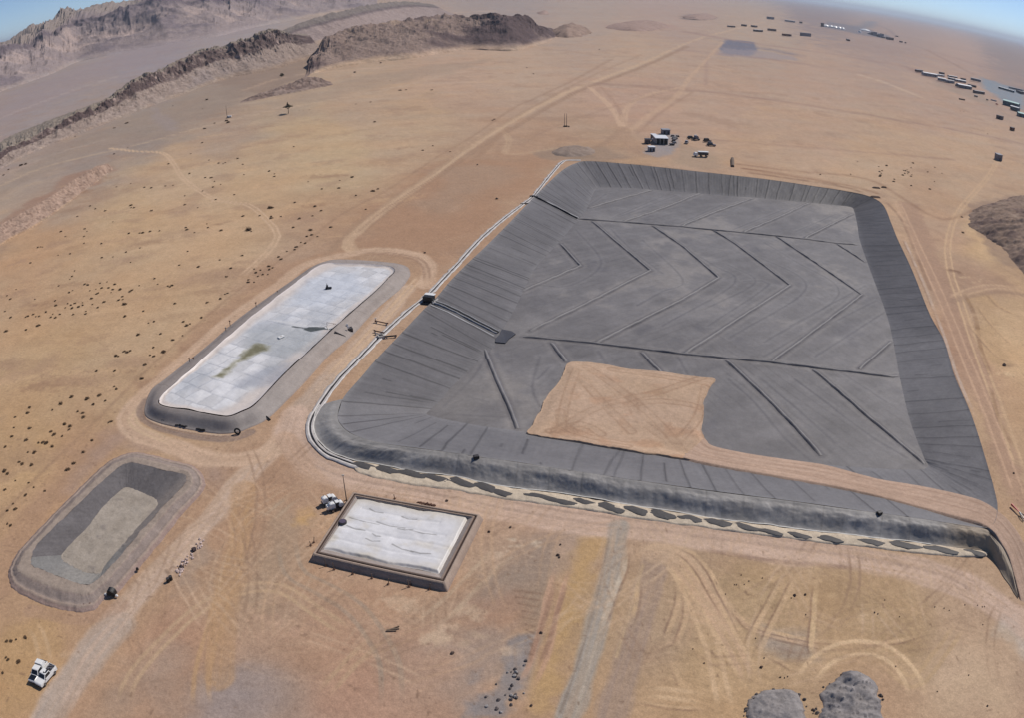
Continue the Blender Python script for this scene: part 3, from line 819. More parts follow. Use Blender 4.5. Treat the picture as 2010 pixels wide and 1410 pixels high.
cF = toeN[:, :2].mean(0)
ax = (RIM[14, :2] - RIM[2, :2]); ax = ax / np.linalg.norm(ax)
f0 = cF - ax * 45; f1 = cF + ax * 45
fr = toeN[::2]
V, T = spine_fill(fr, f0, f1, 170)
V = V.copy()
x, y = V[..., 0].ravel(), V[..., 1].ravel()
V[..., 2] = ZF + (.09 * fbm(x / 6, y / 6, 15, 4) + .05 * fbm(x / 1.8, y / 1.8, 16, 3)).reshape(T.shape) * smooth(0, .03, T)
c = np.ones((len(x), 3)) * np.array([114, 111, 111.])
n1 = fbm(x / 28, y / 28, 22, 5); n2 = fbm(x / 5, y / 5, 23, 4)
rx = x * ax[1] - y * ax[0]; ry = x * ax[0] + y * ax[1]
n3 = fbm((rx * .77 + ry * .64) / 30, (rx * .64 - ry * .77) / 4, 24, 5)
c += (10 * n1 + 8 * n2 + 9 * n3)[:, None]
_st = (rx * .77 + ry * .64); _s2 = (rx * .80 - ry * .60); _side = smooth(-6, 6, fbm(x / 60, y / 60, 91, 2) * 20 + rx - (f0 + f1)[0] * 0 - rx.mean())
for _q, _w in ((_st, _side), (_s2, 1 - _side)):
    _ph = np.abs(((_q + 1.2 * fbm(x / 20, y / 20, 92, 3)) / 3.1) % 1 - .5) * 3.1
    c -= (7.5 * np.exp(-(_ph / .28)**2) * _w * np.clip(.45 + 1.1 * fbm(x / 14, y / 14, 93, 4), 0, 1))[:, None]
blend(c, np.arange(len(x)), smooth(.12, .6, n1 + .5 * n2) * .6, (140, 134, 129))
blend(c, np.arange(len(x)), smooth(.22, .6, fbm(x / 9, y / 9, 25, 5)) * .45, (92, 90, 94))
RIDGES = [((1027,661),(1100,667),(1170,674),(1345,695),(1517,712),(1640,727),(1750,740),(1762,738)),
 ((1134,429),(1200,434),(1320,443),(1400,451),(1527,463),(1590,470),(1640,477),(1683,480)),
 ((1100,478),(1140,522),(1025,571)),((1163,434),(1205,470),(1277,531),(1137,603),(1040,650)),((1282,443),(1340,483),(1411,545),(1340,588),(1170,673)),
 ((1401,452),(1440,476),(1551,560),(1345,693)),((1524,464),(1560,488),(1692,579),(1515,710)),((1642,478),(1698,514)),((1749,671),(1687,725)),
 ((1155,408),(1210,392),(1278,373)),((1222,435),(1300,409),(1373,379)),((1338,443),(1400,417),(1477,389)),((1460,455),(1520,430),(1588,398)),((1580,467),(1625,444),(1673,420)),
 ((950,684),(975,745),(1000,800),(1016,842)),((1083,673),(1097,693),(1111,710)),((1260,692),(1280,715),(1297,730)),((1427,708),(1507,783),(1560,838),(1612,895)),((1597,726),(1700,815),(1815,912)),((1640,920),(1700,935),(1730,944))]
FLOOR_SEAMS = [((1430,520),(1483,553),(1385,606)),((1423,470),(1480,500),(1583,562),(1430,665)),((1500,476),(1560,512),(1647,575),(1500,672)),((1200,450),(1240,490),(1300,536)),
 ((1060,560),(1120,560),(1180,515),(1130,450)),((1315,470),(1400,520),(1442,555),(1300,640)),((1250,600),(1300,572),(1340,548),(1260,470)),((1460,552),(1510,557),(1390,640)),((1550,640),(1700,560)),((1600,650),(1720,590)),
 ((1490,740),(1560,800),(1640,870)),((1430,745),(1480,790),(1540,860),(1590,905)),((1560,745),(1700,850),(1780,900)),((1640,725),(1740,790)),((1060,700),(1045,760),(1060,800)),((1080,720),(1055,745)),((1175,690),(1190,715)),
 ((1190,380),(1160,400)),((1300,385),(1200,428)),((1420,400),(1330,440)),((1540,410),(1440,450)),((1640,420),(1560,455)),((1215,425),(1330,382)),((1330,700),(1350,735)),((1500,700),(1600,640),(1690,575)),((1600,700),(1740,610)),
 ((870,800),(930,740),(960,690)),((900,815),(990,820)),((880,770),(960,790))]
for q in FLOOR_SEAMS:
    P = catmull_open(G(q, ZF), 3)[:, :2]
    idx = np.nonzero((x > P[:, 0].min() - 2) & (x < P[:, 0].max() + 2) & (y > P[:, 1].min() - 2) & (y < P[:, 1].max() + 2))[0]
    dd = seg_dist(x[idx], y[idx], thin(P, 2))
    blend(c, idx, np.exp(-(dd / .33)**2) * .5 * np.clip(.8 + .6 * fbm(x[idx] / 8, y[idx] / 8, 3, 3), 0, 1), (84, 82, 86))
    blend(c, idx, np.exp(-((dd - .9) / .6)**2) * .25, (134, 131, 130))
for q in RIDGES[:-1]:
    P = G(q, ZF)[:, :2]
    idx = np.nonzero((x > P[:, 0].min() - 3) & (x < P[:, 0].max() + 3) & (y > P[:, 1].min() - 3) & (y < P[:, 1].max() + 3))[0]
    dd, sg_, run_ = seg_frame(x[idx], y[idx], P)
    blend(c, idx, np.exp(-((np.abs(sg_) - .72) / .36)**2) * .55 * np.clip(.75 + .7 * fbm(run_ / 9, sg_, 5, 3), .1, 1), (84, 81, 84))  # the ridges' shade painted on the floor as dark lines beside them
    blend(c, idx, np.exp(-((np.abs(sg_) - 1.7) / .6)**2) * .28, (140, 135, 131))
pp = G([(1190,425)], ZF)[0]; blend(c, np.arange(len(x)), np.exp(-((x - pp[0])**2 + (y - pp[1])**2) / 50) * .5, (142, 138, 136))
pp = G([(1020,640)], ZF)[0]; blend(c, np.arange(len(x)), np.exp(-((x - pp[0])**2 + (y - pp[1])**2) / 60) * .4, (134, 130, 127))
pp = G([(905,785)], ZF)[0]; blend(c, np.arange(len(x)), np.exp(-((x - pp[0])**2 + (y - pp[1])**2) / 160) * .5, (130, 125, 120))
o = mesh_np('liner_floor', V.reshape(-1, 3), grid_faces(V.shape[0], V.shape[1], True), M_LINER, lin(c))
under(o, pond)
_fv, _ff = V[::6, ::10].reshape(-1, 3), grid_faces(len(V[::6]), V[:, ::10].shape[1], True)
_vv = np.vstack([SLOPE_MESH[0], _fv]); _fq = np.vstack([SLOPE_MESH[1], _ff + len(SLOPE_MESH[0])])
BVH = BVHTree.FromPolygons([tuple(v) for v in _vv], [tuple(int(i) for i in f) for f in _fq])


def hit(px, lift=0.0):
    out = []
    for d, p in zip(dirs(px), np.atleast_2d(px)):
        loc, nn, i, ds = BVH.ray_cast(Vector((0, 0, H)), Vector(d))
        if loc is None or loc[2] > 3: loc = Vector(G([p], 0.0)[0])
        out.append((loc[0], loc[1], loc[2] + lift))
    return np.array(out)


def strip(name, pts, prof, material, rgb, parent, step=1.2, jag=.1, var=6, seed=0):
    """loft a cross-section (offset, height) along a 3-D line; rgb per profile point or one"""
    P = lin_open(pts, step) if len(pts) < 60 else np.asarray(pts)
    d = np.gradient(P, axis=0); d[:, 2] = 0; d /= np.linalg.norm(d, axis=1)[:, None] + 1e-9
    nrm = np.stack([-d[:, 1], d[:, 0], d[:, 2] * 0], 1)
    prof = np.array(prof, float)
    sarc = np.r_[0, np.cumsum(np.linalg.norm(np.diff(P, axis=0), axis=1))]
    wob = jag * fbm(sarc / 2.5, sarc * 0 + seed, 12, 4)
    W = P[:, None, :] + nrm[:, None, :] * (prof[None, :, 0] * (1 + wob[:, None]))[..., None]
    tap = np.clip(np.minimum(sarc, sarc[-1] - sarc) / 1.5, .12, 1)[:, None] if name == 'drain_ridge' else 1.0
    W[..., 2] += tap * prof[None, :, 1] * (1 + .5 * fbm(sarc / 3, sarc * 0 + seed + 5, 14, 4))[:, None]
    cc = np.asarray(rgb, float)
    if cc.ndim == 1: cc = np.broadcast_to(cc, (len(prof), 3))
    C = np.broadcast_to(cc[None], W.shape).copy()
    C += (var * fbm(W[..., 0] / 1.5, W[..., 1] / 1.5, seed + 3, 3))[..., None]
    o = mesh_np(name, W.reshape(-1, 3), grid_faces(len(P), len(prof)), material, lin(np.clip(C.reshape(-1, 3), 5, 250)))
    if parent is not None: under(o, parent)
    return o


RIDGE = [(-.7, 0), (-.45, .25), (-.15, .46), (.15, .46), (.45, .25), (.7, 0)]
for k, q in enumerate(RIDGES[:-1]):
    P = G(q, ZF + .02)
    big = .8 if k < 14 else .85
    strip('drain_ridge', P, [(a * (.75 if k in (0, 1) else big), h * big) for a, h in RIDGE], M_LINER, [(100, 98, 101), (98, 96, 99), (128, 125, 124), (128, 125, 124), (98, 96, 99), (100, 98, 101)], pond, seed=k)  # flanks coloured darker to draw the shaded sides, tops paler with dust

# pipes laid down the left slope, with the pale cloth beside them
PIPE = [(-.28, 0), (-.2, .3), (0, .4), (.2, .3), (.28, 0)]
P = hit([(1044,386),(1060,391),(1080,401),(1100,411),(1120,422),(1134,429)], .08)
strip('drain_pipe', P, [(a * 1.5, h * 1.3) for a, h in PIPE], M_LINER, (40, 40, 44), pond)['label'] = 'thin black pipe down the far left slope'
P = hit([(1047,383),(1080,398),(1120,419),(1136,427)], .05)
strip('cloth_strip', P, [(-.3, 0), (0, .08), (.3, 0)], M_LINER, (168, 168, 170), pond)
P = hit([(850,593),(868,599),(900,613),(940,635),(978,654)], .10)
strip('inlet_chute', P, [(-.9, 0), (-.75, .35), (-.55, .35), (-.45, .05), (.45, .05), (.55, .35), (.75, .35), (.9, 0)], M_LINER,
      [(150,150,152)] * 2 + [(160,160,162)] + [(36,36,38)] * 2 + [(160,160,162)] + [(150,150,152)] * 2, pond)['label'] = 'black lined chute running down to the sump'
P = hit([(846,599),(880,613),(920,634),(970,660)], .06)
strip('cloth_strip', P, [(-.25, 0), (0, .07), (.25, 0)], M_LINER, (156, 156, 158), pond)
q = G([(985,646),(1004,650),(1012,655),(1000,664),(992,673),(972,671),(973,664),(981,656)], ZF + .3)
me_v = np.vstack([q, q.mean(0)[None]]); me_v[:, 2] = ZF + .32; me_v[-1, 2] = ZF + .2
sump = MB().add([tuple(v) for v in me_v], [(i, (i + 1) % 8, 8) for i in range(8)])
low = [tuple(v - np.array([0, 0, .5])) for v in q]
n0 = len(sump.v); sump.v += low; sump.f += [(i, (i + 1) % 8, n0 + (i + 1) % 8, n0 + i) for i in range(8)]
o = sump.build('sump_sheet', mat('black_sheet', (66, 66, 72), .55, .1)); under(o, pond)

# ------------------------------------------------------------------ sand laid inside the pond: work pad and haul ramp
PAD = [(1035,853),(1044,838),(1052,822),(1062,803),(1070,789),(1085,765),(1098,745),(1107,729),(1117,713),(1150,714),(1190,719),(1245,727),(1303,733),(1337,738),(1370,742),(1402,747),(1395,758),(1388,772),(1382,790),(1380,812),(1377,836),(1384,862),(1395,885),(1378,908),(1337,903),(1297,897),(1257,891),(1210,884),(1170,877),(1125,869),(1083,862),(1058,858)]
ring = catmull_closed(hit(PAD, .28), 500)
jit = fbm(np.arange(500) / 14.0, np.zeros(500), 31, 5)
cen = ring.mean(0); ring[:, :2] += (ring[:, :2] - cen[:2]) / np.linalg.norm(ring[:, :2] - cen[:2], axis=1)[:, None] * jit[:, None] * .6
V, T = spine_fill(ring, cen[:2] - np.array([ax[1], -ax[0]]) * 8, cen[:2] + np.array([ax[1], -ax[0]]) * 8, 90)
V = V.copy(); x, y = V[..., 0], V[..., 1]
V[..., 2] = V[..., 2] * (1 - smooth(0, .3, T)) + (ZF + .75) * smooth(0, .3, T)
V[..., 2] = np.maximum(V[..., 2], ZF + .3) + .08 * fbm(x / 3, y / 3, 41, 4) * smooth(0, .05, T)
V[:, 0, 2] -= .35; V[:, 1, 2] += .12
c = np.ones(x.shape + (3,)) * np.array([182, 156, 133.]) + (6 * fbm(x / 8, y / 8, 42, 4))[..., None] * np.array([1, 1, 1.3])
c = c - (9 * smooth(.1, .6, fbm(x / 5, y / 5, 43, 4)))[..., None] * np.array([.6, 1.2, 1.4])
flat = c.reshape(-1, 3); fx, fy = x.ravel(), y.ravel()
for q in [((1150,720),(1220,770),(1290,830),(1340,890)),((1380,740),(1300,770),(1180,800),(1090,850)),((1130,730),(1110,790),(1100,850)),((1385,760),(1370,820),(1330,870)),((1080,850),(1140,835),(1180,855)),
          ((1100,840),(1180,868),(1260,880)),((1090,848),(1160,874),(1230,886)),((1200,725),(1300,740),(1390,755)),((1200,800),(1300,790),(1370,800)),((1240,780),(1250,820),(1300,860)),((1100,810),(1104,835),(1125,850)),((1140,745),(1180,790),(1240,850))]:
    P = catmull_open(G(q, ZF + .5), 3)[:, :2]; dd = seg_dist(fx, fy, thin(P, 2))
    blend(flat, np.arange(len(fx)), (np.exp(-((dd - 1.0) / .3)**2) + np.exp(-((dd) / .9)**2) * .3) * .6 * np.clip(.7 + .8 * fbm(fx / 6, fy / 6, 4, 3), 0, 1), (154, 126, 104))
pad = mesh_np('sand_pad', V.reshape(-1, 3), grid_faces(*V.shape[:2], True), M_SOIL, lin(flat))
tag(pad, kind='structure')

RU = [(1384,862),(1400,877),(1457,890),(1540,903),(1623,915),(1720,941),(1807,953),(1887,970),(1930,984),(1960,1003),(1985,1026),(2007,1058),(2022,1090),(2032,1130),(2038,1190)]
RL = [(1337,904),(1370,911),(1425,922),(1520,939),(1600,953),(1690,971),(1780,992),(1873,1017),(1920,1029),(1948,1046),(1963,1068),(1978,1095),(1988,1130),(1999,1172),(2001,1184)]
hu = [None] * 6 + [-2.6, -.3, 1.2, 2.0, 2.3, 2.0, 1.4, .7, .1]
hl = [None] * 6 + [.9, 2.2, 2.75, 2.75, 2.4, 1.8, 1.0, .15, -.3]
hm = hit(RU, .3); U = np.array([hm[i] if hu[i] is None else G([RU[i]], hu[i])[0] for i in range(len(RU))])
hm = hit(RL, .3); Lw = np.array([hm[i] if hl[i] is None else G([RL[i]], hl[i])[0] for i in range(len(RL))])
n = 400
tt = np.linspace(0, 1, n)
def resamp(P):
    D = catmull_open(P, .5); k = np.linspace(0, len(P) - 1, n)
    # piecewise parameter so both edges stay matched
    out = []
    E = np.vstack([2 * P[0] - P[1], P, 2 * P[-1] - P[-2]])
    for q in k:
        i = min(int(q), len(P) - 2); f = q - i; p0, p1, p2, p3 = E[i:i + 4]
        out.append(.5 * (2 * p1 + (p2 - p0) * f + (2 * p0 - 5 * p1 + 4 * p2 - p3) * f**2 + (3 * p1 - p0 - 3 * p2 + p3) * f**3))
    return np.array(out)
U, Lw = resamp(U), resamp(Lw)
V, T = band(U, Lw, 44); V = V.copy(); x, y = V[..., 0], V[..., 1]
side = smooth(0, .06, T) * smooth(1, .94, T)
V[..., 2] += .05 * fbm(x / 2, y / 2, 45, 3) + (side - 1) * .55 + .12 * side
sa = np.broadcast_to(np.r_[0, np.cumsum(np.linalg.norm(np.diff((U + Lw) / 2, axis=0), axis=1))][:, None], T.shape)
c = np.ones(x.shape + (3,)) * np.array([172, 147, 129.]) + (6 * fbm(x / 6, y / 6, 46, 4))[..., None]
for tc, wd, k in ((.22, .03, -14), (.33, .02, 8), (.42, .025, -16), (.52, .03, 10), (.60, .02, -18), (.70, .03, -10), (.8, .02, 8)):
    c += (k * np.exp(-((T - tc - .03 * fbm(sa / 20, sa * 0 + k, 3, 3)) / wd)**2) * (.6 + .7 * fbm(sa / 12, sa * 0 + k, 5, 3)))[..., None]
ramp = mesh_np('haul_ramp', V.reshape(-1, 3), grid_faces(*V.shape[:2]), M_SOIL, lin(c.reshape(-1, 3)))
tag(ramp, kind='structure')

# ------------------------------------------------------------------ outer bank of the large pond (front and near left corner)
BANK = [(672,785,.5,626,797),(665,805,.9,619,811),(663,824,1.2,615,831),(671,838,1.7,618,853),(688,852,2.1,631,875),(715,863,2.4,652,891),(757,873,2.6,692,905),(790,878,2.6,740,914),(860,887,2.6,825,930),(910,893,2.6,902,939),
 (960,901,2.6,948,950),(1040,913,2.6,1033,963),(1100,922,2.6,1093,969),(1160,931,2.6,1152,979),(1225,941,2.6,1219,991),(1345,959,2.6,1340,1010),(1440,972,2.6,1433,1024),(1540,984,2.6,1533,1037),(1640,998,2.6,1630,1048),
 (1717,1008,2.6,1707,1057),(1820,1022,2.6,1820,1070),(1900,1034,2.6,1905,1080),(1935,1041,2.6,1930,1084),(1945,1052,2.6,1943,1089),(1956,1063,2.4,1955,1108),(1969,1079,2.0,1968,1132),(1984,1112,1.3,1982,1150),(1992,1145,.7,1990,1165),(1998,1171,.2,1998,1176)]
_k = np.array(BANK, float)
C0 = G(_k[:, :2], _k[:, 2]); T0 = G(_k[:, 3:], 0.0)
n = 1500
def resn(P, n):
    E = np.vstack([2 * P[0] - P[1], P, 2 * P[-1] - P[-2]]); out = np.empty((n, 3)); kk = np.linspace(0, len(P) - 1 - 1e-6, n)
    i = kk.astype(int); f = (kk - i)[:, None]; p0, p1, p2, p3 = E[i], E[i + 1], E[i + 2], E[i + 3]
    return .5 * (2 * p1 + (p2 - p0) * f + (2 * p0 - 5 * p1 + 4 * p2 - p3) * f**2 + (3 * p1 - p0 - 3 * p2 + p3) * f**3)
C1, T1 = resn(C0, n), resn(T0, n)
s_ = np.r_[0, np.cumsum(np.linalg.norm(np.diff(T1, axis=0), axis=1))]
T1[:, :2] += (T1 - C1)[:, :2] / np.linalg.norm((T1 - C1)[:, :2], axis=1)[:, None] * (.35 * fbm(s_ / 4.5, s_ * 0, 3, 3) * np.clip(np.linalg.norm((T1 - C1)[:, :2], axis=1) / 4, 0, 1)**2)[:, None]
tt = np.linspace(0, 1, 40)
V = C1[:, None] * (1 - tt)[None, :, None] + T1[:, None] * tt[None, :, None]
hh = C1[:, 2][:, None]
sa = np.broadcast_to(s_[:, None], V.shape[:2]); tb = np.broadcast_to(tt[None], V.shape[:2])
edge = .30 + .13 * fbm(sa / 5.5, sa * 0, 77, 4)
pr = 1 - .10 * smooth(0, 1, tb / edge) - .90 * smooth(edge * .8, 1.02, tb)**1.0
bulge = .38 * fbm(sa / 5, tb * 2, 78, 4) + .16 * fbm(sa / 1.4, tb * 3, 79, 3)
V[..., 2] = hh * np.clip(pr, 0, 1) + bulge * np.sin(np.pi * tb) * np.clip(hh / 2.6, .2, 1) + .10
V[:, -1, 2] = .25 * (s_ < s_[-1] - 26) - .05; V[:, -2, 2] = np.maximum(V[:, -2, 2], .3 * (s_ < s_[-1] - 26))
c = np.ones(V.shape) * np.array([146, 143, 140.])
c += (8 * fbm(sa / 3, tb * 1.4, 80, 4) + 9 * fbm(sa / .9, tb * .5, 81, 3))[..., None]
c += (13 * (_hash(np.floor(sa / 5.8), sa * 0, 3) - .5) * smooth(.2, .4, tb))[..., None]
c = c * (1 - .5 * smooth(.35, .0, tb))[..., None] + np.array([136, 133, 129.]) * (.5 * smooth(.35, .0, tb))[..., None]
for q in np.arange(8, s_[-1] - 25, 5.8):
    dd = sa - q - .8 * math.sin(q) - .3 * tb
    c -= (20 * np.exp(-(dd / .16)**2) * (rng.random() < .7) * rng.uniform(.4, 1))[..., None]
wet = smooth(.45, .8, fbm(sa / 7, tb * .8, 88, 3)); c -= (14 * wet * smooth(.3, .7, tb))[..., None]
tl = smooth(s_[-1] - 26, s_[-1] - 18, sa)[..., None]; c = c * (1 - tl) + np.array([150, 136, 118.]) * tl
c = np.where(((tb > .955) & (sa < s_[-1] - 26))[..., None], np.array([214, 212, 206.]), c)
o = mesh_np('outer_bank', V.reshape(-1, 3), grid_faces(*V.shape[:2]), M_LINER, lin(c.reshape(-1, 3)))
under(o, pond)['label'] = 'rumpled grey liner bank facing the front road with a white edge at its foot'

# pale anchor trench : two cloth edges with a dark slot between, along the left rim and round the near left corner
AN = [(1140,314),(1120,314),(1103,318),(1075,350),(1047,385),(1022,404),(985,433),(947,466),(900,517),(870,549),(842,578),(800,612),(747,661),(703,707),(669,741),(650,765),(632,790),(618,812),(610,832),(611,853),(622,874),(642,892),(668,903),(700,914),(740,924)]
P = thin(catmull_open(G(AN, 0.12), 1.0), .8)
trench = empty('anchor_trench', tuple(g1(842, 578)), 'long pale cloth-lined trench with a dark slot beside the dark lined pond', 'trench')
cW, cG, cD = (206,201,198), (164,158,152), (44,42,44)
strip('cloth_edge', P, [(-1.2, -.1), (-1.1, .1), (-.8, .14), (-.45, .2), (-.28, .08)], M_LINER, [cG, cW, cG, cW, cG], trench, jag=.45, var=22, seed=1)
strip('slot', P, [(-.4, .1), (-.3, -.02), (.15, -.02), (.25, .1)], M_LINER, cD, trench, jag=.3, seed=2)  # shade inside the trench put into the slot's dark colour
strip('cloth_edge', P, [(.15, .08), (.28, .2), (.5, .12), (.65, .14), (.8, -.1)], M_LINER, [cG, cW, cG, cW, cG], trench, jag=.45, var=22, seed=3)

# ballast apron at the foot of the bank: pale sand with dark bags of liner showing through
AP = [(694,912,692,914),(712,914,702,928),(740,919,735,938),(825,934,812,952),(902,944,890,962),(948,955,936,972),(1033,968,1022,984),(1093,975,1084,992),(1152,985,1142,1000),(1219,996,1210,1012),(1340,1015,1332,1030),(1433,1029,1426,1043),(1533,1042,1528,1056),(1630,1053,1624,1067),(1707,1062,1702,1075),(1820,1075,1818,1088),(1905,1085,1900,1094),(1938,1091,1937,1093)]
_a = np.array(AP, float); A1 = resn(G(_a[:, :2] - [0, 5], .06), 700); B1 = resn(G(_a[:, 2:], .06), 700)
V, T = band(A1, B1, 18); V = V.copy(); s2 = np.r_[0, np.cumsum(np.linalg.norm(np.diff(A1, axis=0), axis=1))]; sa = np.broadcast_to(s2[:, None], T.shape)
V[:, :, :2] += ((B1 - A1)[:, None, :2] * (T * .12 * fbm(sa / 4, sa * 0, 55, 4))[..., None])
V[..., 2] += .10 + .16 * fbm(sa / 2.2, T * 1.5, 56, 4) + .15 * np.sin(np.pi * T); V[:, -1, 2] = -.05
c = np.ones(V.shape) * np.array([196, 182, 162.]) + (9 * fbm(sa / 1.5, T * 3, 57, 4))[..., None]
cshade = smooth(.3, .7, fbm(sa / 9, T * .5, 58, 3)); c = c * (1 -   .6 * cshade[..., None]) + np.array([172, 148, 128.]) * .6 * cshade[..., None]
apron = mesh_np('sand_apron', V.reshape(-1, 3), grid_faces(*V.shape[:2]), M_SOIL, lin(c.reshape(-1, 3)))
tag(apron, kind='structure')
OV = [(632,888,9,6),(650,899,10,6),(664,908,10,6)]
OVALS = [(714,915,44,11),(760,923,46,12),(808,931,50,13),(858,940,50,13),(907,948,50,13),(953,957,50,13),(984,968,42,10),(1060,975,60,8),(1100,985,60,9),(1148,986,40,10),(1198,997,50,14),(1250,1003,50,12),(1300,1011,54,13),(1356,1019,46,11),(1412,1027,52,12),(1462,1035,50,11),(1512,1045,50,8),(1570,1052,46,8),(1630,1059,52,9),(1712,1065,50,9),(1776,1071,58,11),(1848,1080,60,11),(1915,1086,38,9)]
M_BAG = mat_attr('dark_liner_fold', rough=.6, noise=((2, .1),), bump=.2)
LAB = ['ninth', 'tenth']
for k, (cx, cy, wx, hy) in enumerate(OVALS):
    p = g1(cx, cy, .3); e = (g1(cx + wx / 2, cy + wx * .065, .3) - g1(cx - wx / 2, cy - wx * .065, .3)); f = (g1(cx, cy - hy / 2, .3) - g1(cx, cy + hy / 2, .3))
    e = Vector((e[0], e[1], 0)) * 1.0; f = Vector((f[0], f[1], 0)) * 1.25
    nr, na = 7, 28; vs = []; 
    for i in range(nr):
        r_ = (i / (nr - 1))
        for j in range(na):
            t = 2 * math.pi * j / na
            rr = r_ * (1 + .10 * math.sin(2 * t + k) + .09 * math.sin(3 * t + 2.3 * k) + .05 * math.sin(7 * t + k))
            sx = rr * math.cos(t); sy = rr * math.sin(t)
            sx = math.copysign(abs(sx)**1.25, sx)
            q_ = e * (sx * .5) + f * (sy * .5 * (1 - .25 * abs(sx))) - e * (sy * .20)
            vs.append((q_[0], q_[1], .04 + .10 * (1 - r_**2)))
    fs = grid_faces(nr, na + 1) if False else [((i * na + j), (i * na + (j + 1) % na), ((i + 1) * na + (j + 1) % na), ((i + 1) * na + j)) for i in range(nr - 1) for j in range(na)]
    vs = np.array(vs); cc = np.ones((len(vs), 3)) * np.array([80, 78, 78.]) + rng.uniform(-4, 4, (len(vs), 1))
    o = mesh_np('ballast_fold', vs, np.array(fs), M_BAG, lin(cc)); o.location = (p[0], p[1], .30)
    nm = 'dark oval fold of liner showing through pale sand at the foot of the front bank'
    tag(o, nm, 'liner fold', 'dark liner folds along the foot of the front bank')

# ------------------------------------------------------------------ covered pond on its raised bank
P2 = [(311,788,283,801),(316,797,287,819),(340,803,312,831),(366,806,345,839),(396,812,388,847),(436,819,432,852),(455,818,467,849),(475,810,488,841),(497,799,525,823),(524,772,567,783),(558,736,600,749),(607,690,648,696),(653,647,690,660),(705,601,740,606),(740,570,785,568),(764,545,800,550),(775,533,806,536),(768,524,795,520),(737,520,745,512),(670,517,665,508),(643,517,635,513),(620,525,608,525),(590,547,575,548),(543,583,526,582),(483,630,463,628),(423,683,402,681),(350,747,326,741),(322,772,296,765)]
_p = np.array(P2, float); ZC = 2.4
K2 = G(_p[:, :2], ZC); B2 = G(_p[:, 2:], 0.1)
k2, b2, a2 = ring_pair(K2, B2, 1100)
nn2 = (b2 - k2)[:, :2]; nn2 = nn2 / np.linalg.norm(nn2, axis=1)[:, None]
cov = empty('covered_pond', (*k2.mean(0)[:2], 0), 'long raised pond under a patched white floating cover with a green algae streak', 'covered pond')
V, T = band(k2, b2, 22); V = V.copy(); sa = np.broadcast_to(a2[:, None], T.shape); x, y = V[..., 0], V[..., 1]
V[..., 2] = ZC * (1 - .12 * smooth(0, .28, T) - .88 * smooth(.18, 1, T)) + .1 + .10 * fbm(sa / 3, T * 2, 5, 4) * np.sin(np.pi * T)
V[:, -1, 2] = -.15
c = np.ones(V.shape) * np.array([148, 138, 131.]) + (6 * fbm(x / 4, y / 4, 6, 4))[..., None]
for q in np.arange(4, a2[-1], 5.2): c -= (16 * np.exp(-((sa - q - math.sin(q * 3)) / .16)**2) * rng.uniform(.1, 1) * (rng.random() < .6))[..., None]
nearb = np.exp(-((sa - a2[-1] * .09) / 16)**2); c = c * (1 - .5 * nearb[..., None]) + np.array([136, 132, 130.]) * .5 * nearb[..., None]
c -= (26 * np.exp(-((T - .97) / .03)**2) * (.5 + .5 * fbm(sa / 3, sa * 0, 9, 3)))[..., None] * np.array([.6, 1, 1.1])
c = c * (1 - .35 * smooth(.2, 0, T)[..., None]) + np.array([158, 148, 142.]) * .35 * smooth(.2, 0, T)[..., None]
o = mesh_np('bank', V.reshape(-1, 3), grid_faces(*V.shape[:2], True), M_LINER, lin(c.reshape(-1, 3))); under(o, cov)
kk = k2.copy(); kk[:, :2] -= nn2 * .25
s5 = a2
kk[:, :2] += nn2 * (.3 * fbm(s5 / 5, s5 * 0, 15, 3))[:, None]
cen = kk.mean(0)[:2]; e2 = (K2[15] - K2[2])[:2]; e2 /= np.linalg.norm(e2); w2 = np.array([e2[1], -e2[0]])
V, T = spine_fill(kk, cen - e2 * 40, cen + e2 * 40, 60); V = V.copy(); x, y = V[..., 0].ravel(), V[..., 1].ravel()
lx = (x - cen[0]) * e2[0] + (y - cen[1]) * e2[1]; ly = (x - cen[0]) * w2[0] + (y - cen[1]) * w2[1]
PU, PV = 5.4, 4.2
wl_ = lx + .8 * fbm(lx / 6, ly / 6, 4, 3); wr_ = ly + .8 * fbm(lx / 6, ly / 6, 14, 3)
iu = np.floor(wl_ / PU); iv = np.floor((wr_ + (iu % 2) * 1.3) / PV); fu = wl_ / PU - iu; fv = (wr_ + (iu % 2) * 1.3) / PV - iv
puff = (np.sin(np.pi * fu) * np.sin(np.pi * fv))**.45
inner = smooth(.0, .10, T.ravel()) ; deep = smooth(.12, .35, T.ravel())
hs = _hash(iu, iv, 5)
z = ZC + .12 - .30 * inner + inner * (.10 * puff * (.3 + hs) + .16 * fbm(x / 3, y / 3, 24, 4) + .12 * fbm(x / 9, y / 9, 25, 3))
V[..., 2] = z.reshape(T.shape); V[:, 0, 2] = ZC + .22
c = np.ones((len(x), 3)) * np.array([206, 205, 205.])
c += (26 * (hs - .5) * deep + 5 * fbm(x / 4, y / 4, 26, 4))[:, None]
blend(c, np.arange(len(x)), smooth(.15, .6, fbm(x / 11, y / 11, 27, 4)) * .6 * deep, (176, 180, 186))
blend(c, np.arange(len(x)), smooth(.2, .7, fbm(x / 5, y / 9, 29, 5)) * .5 * deep, (224, 224, 226))
side_r = smooth(.30, .12, T.ravel() + .05 * fbm(x / 4, y / 4, 28, 3))
blend(c, np.arange(len(x)), side_r * .8, (208, 196, 186))
blend(c, np.arange(len(x)), smooth(.10, 0, np.minimum(np.minimum(fu, 1 - fu), np.minimum(fv, 1 - fv)) + .02) * .22 * 1.6 * (.2 + _hash(iu, iv, 9)) * deep, (120, 124, 134))
blend(c, np.arange(len(x)), smooth(.03, 0, T.ravel()) * .8, (216, 206, 206))
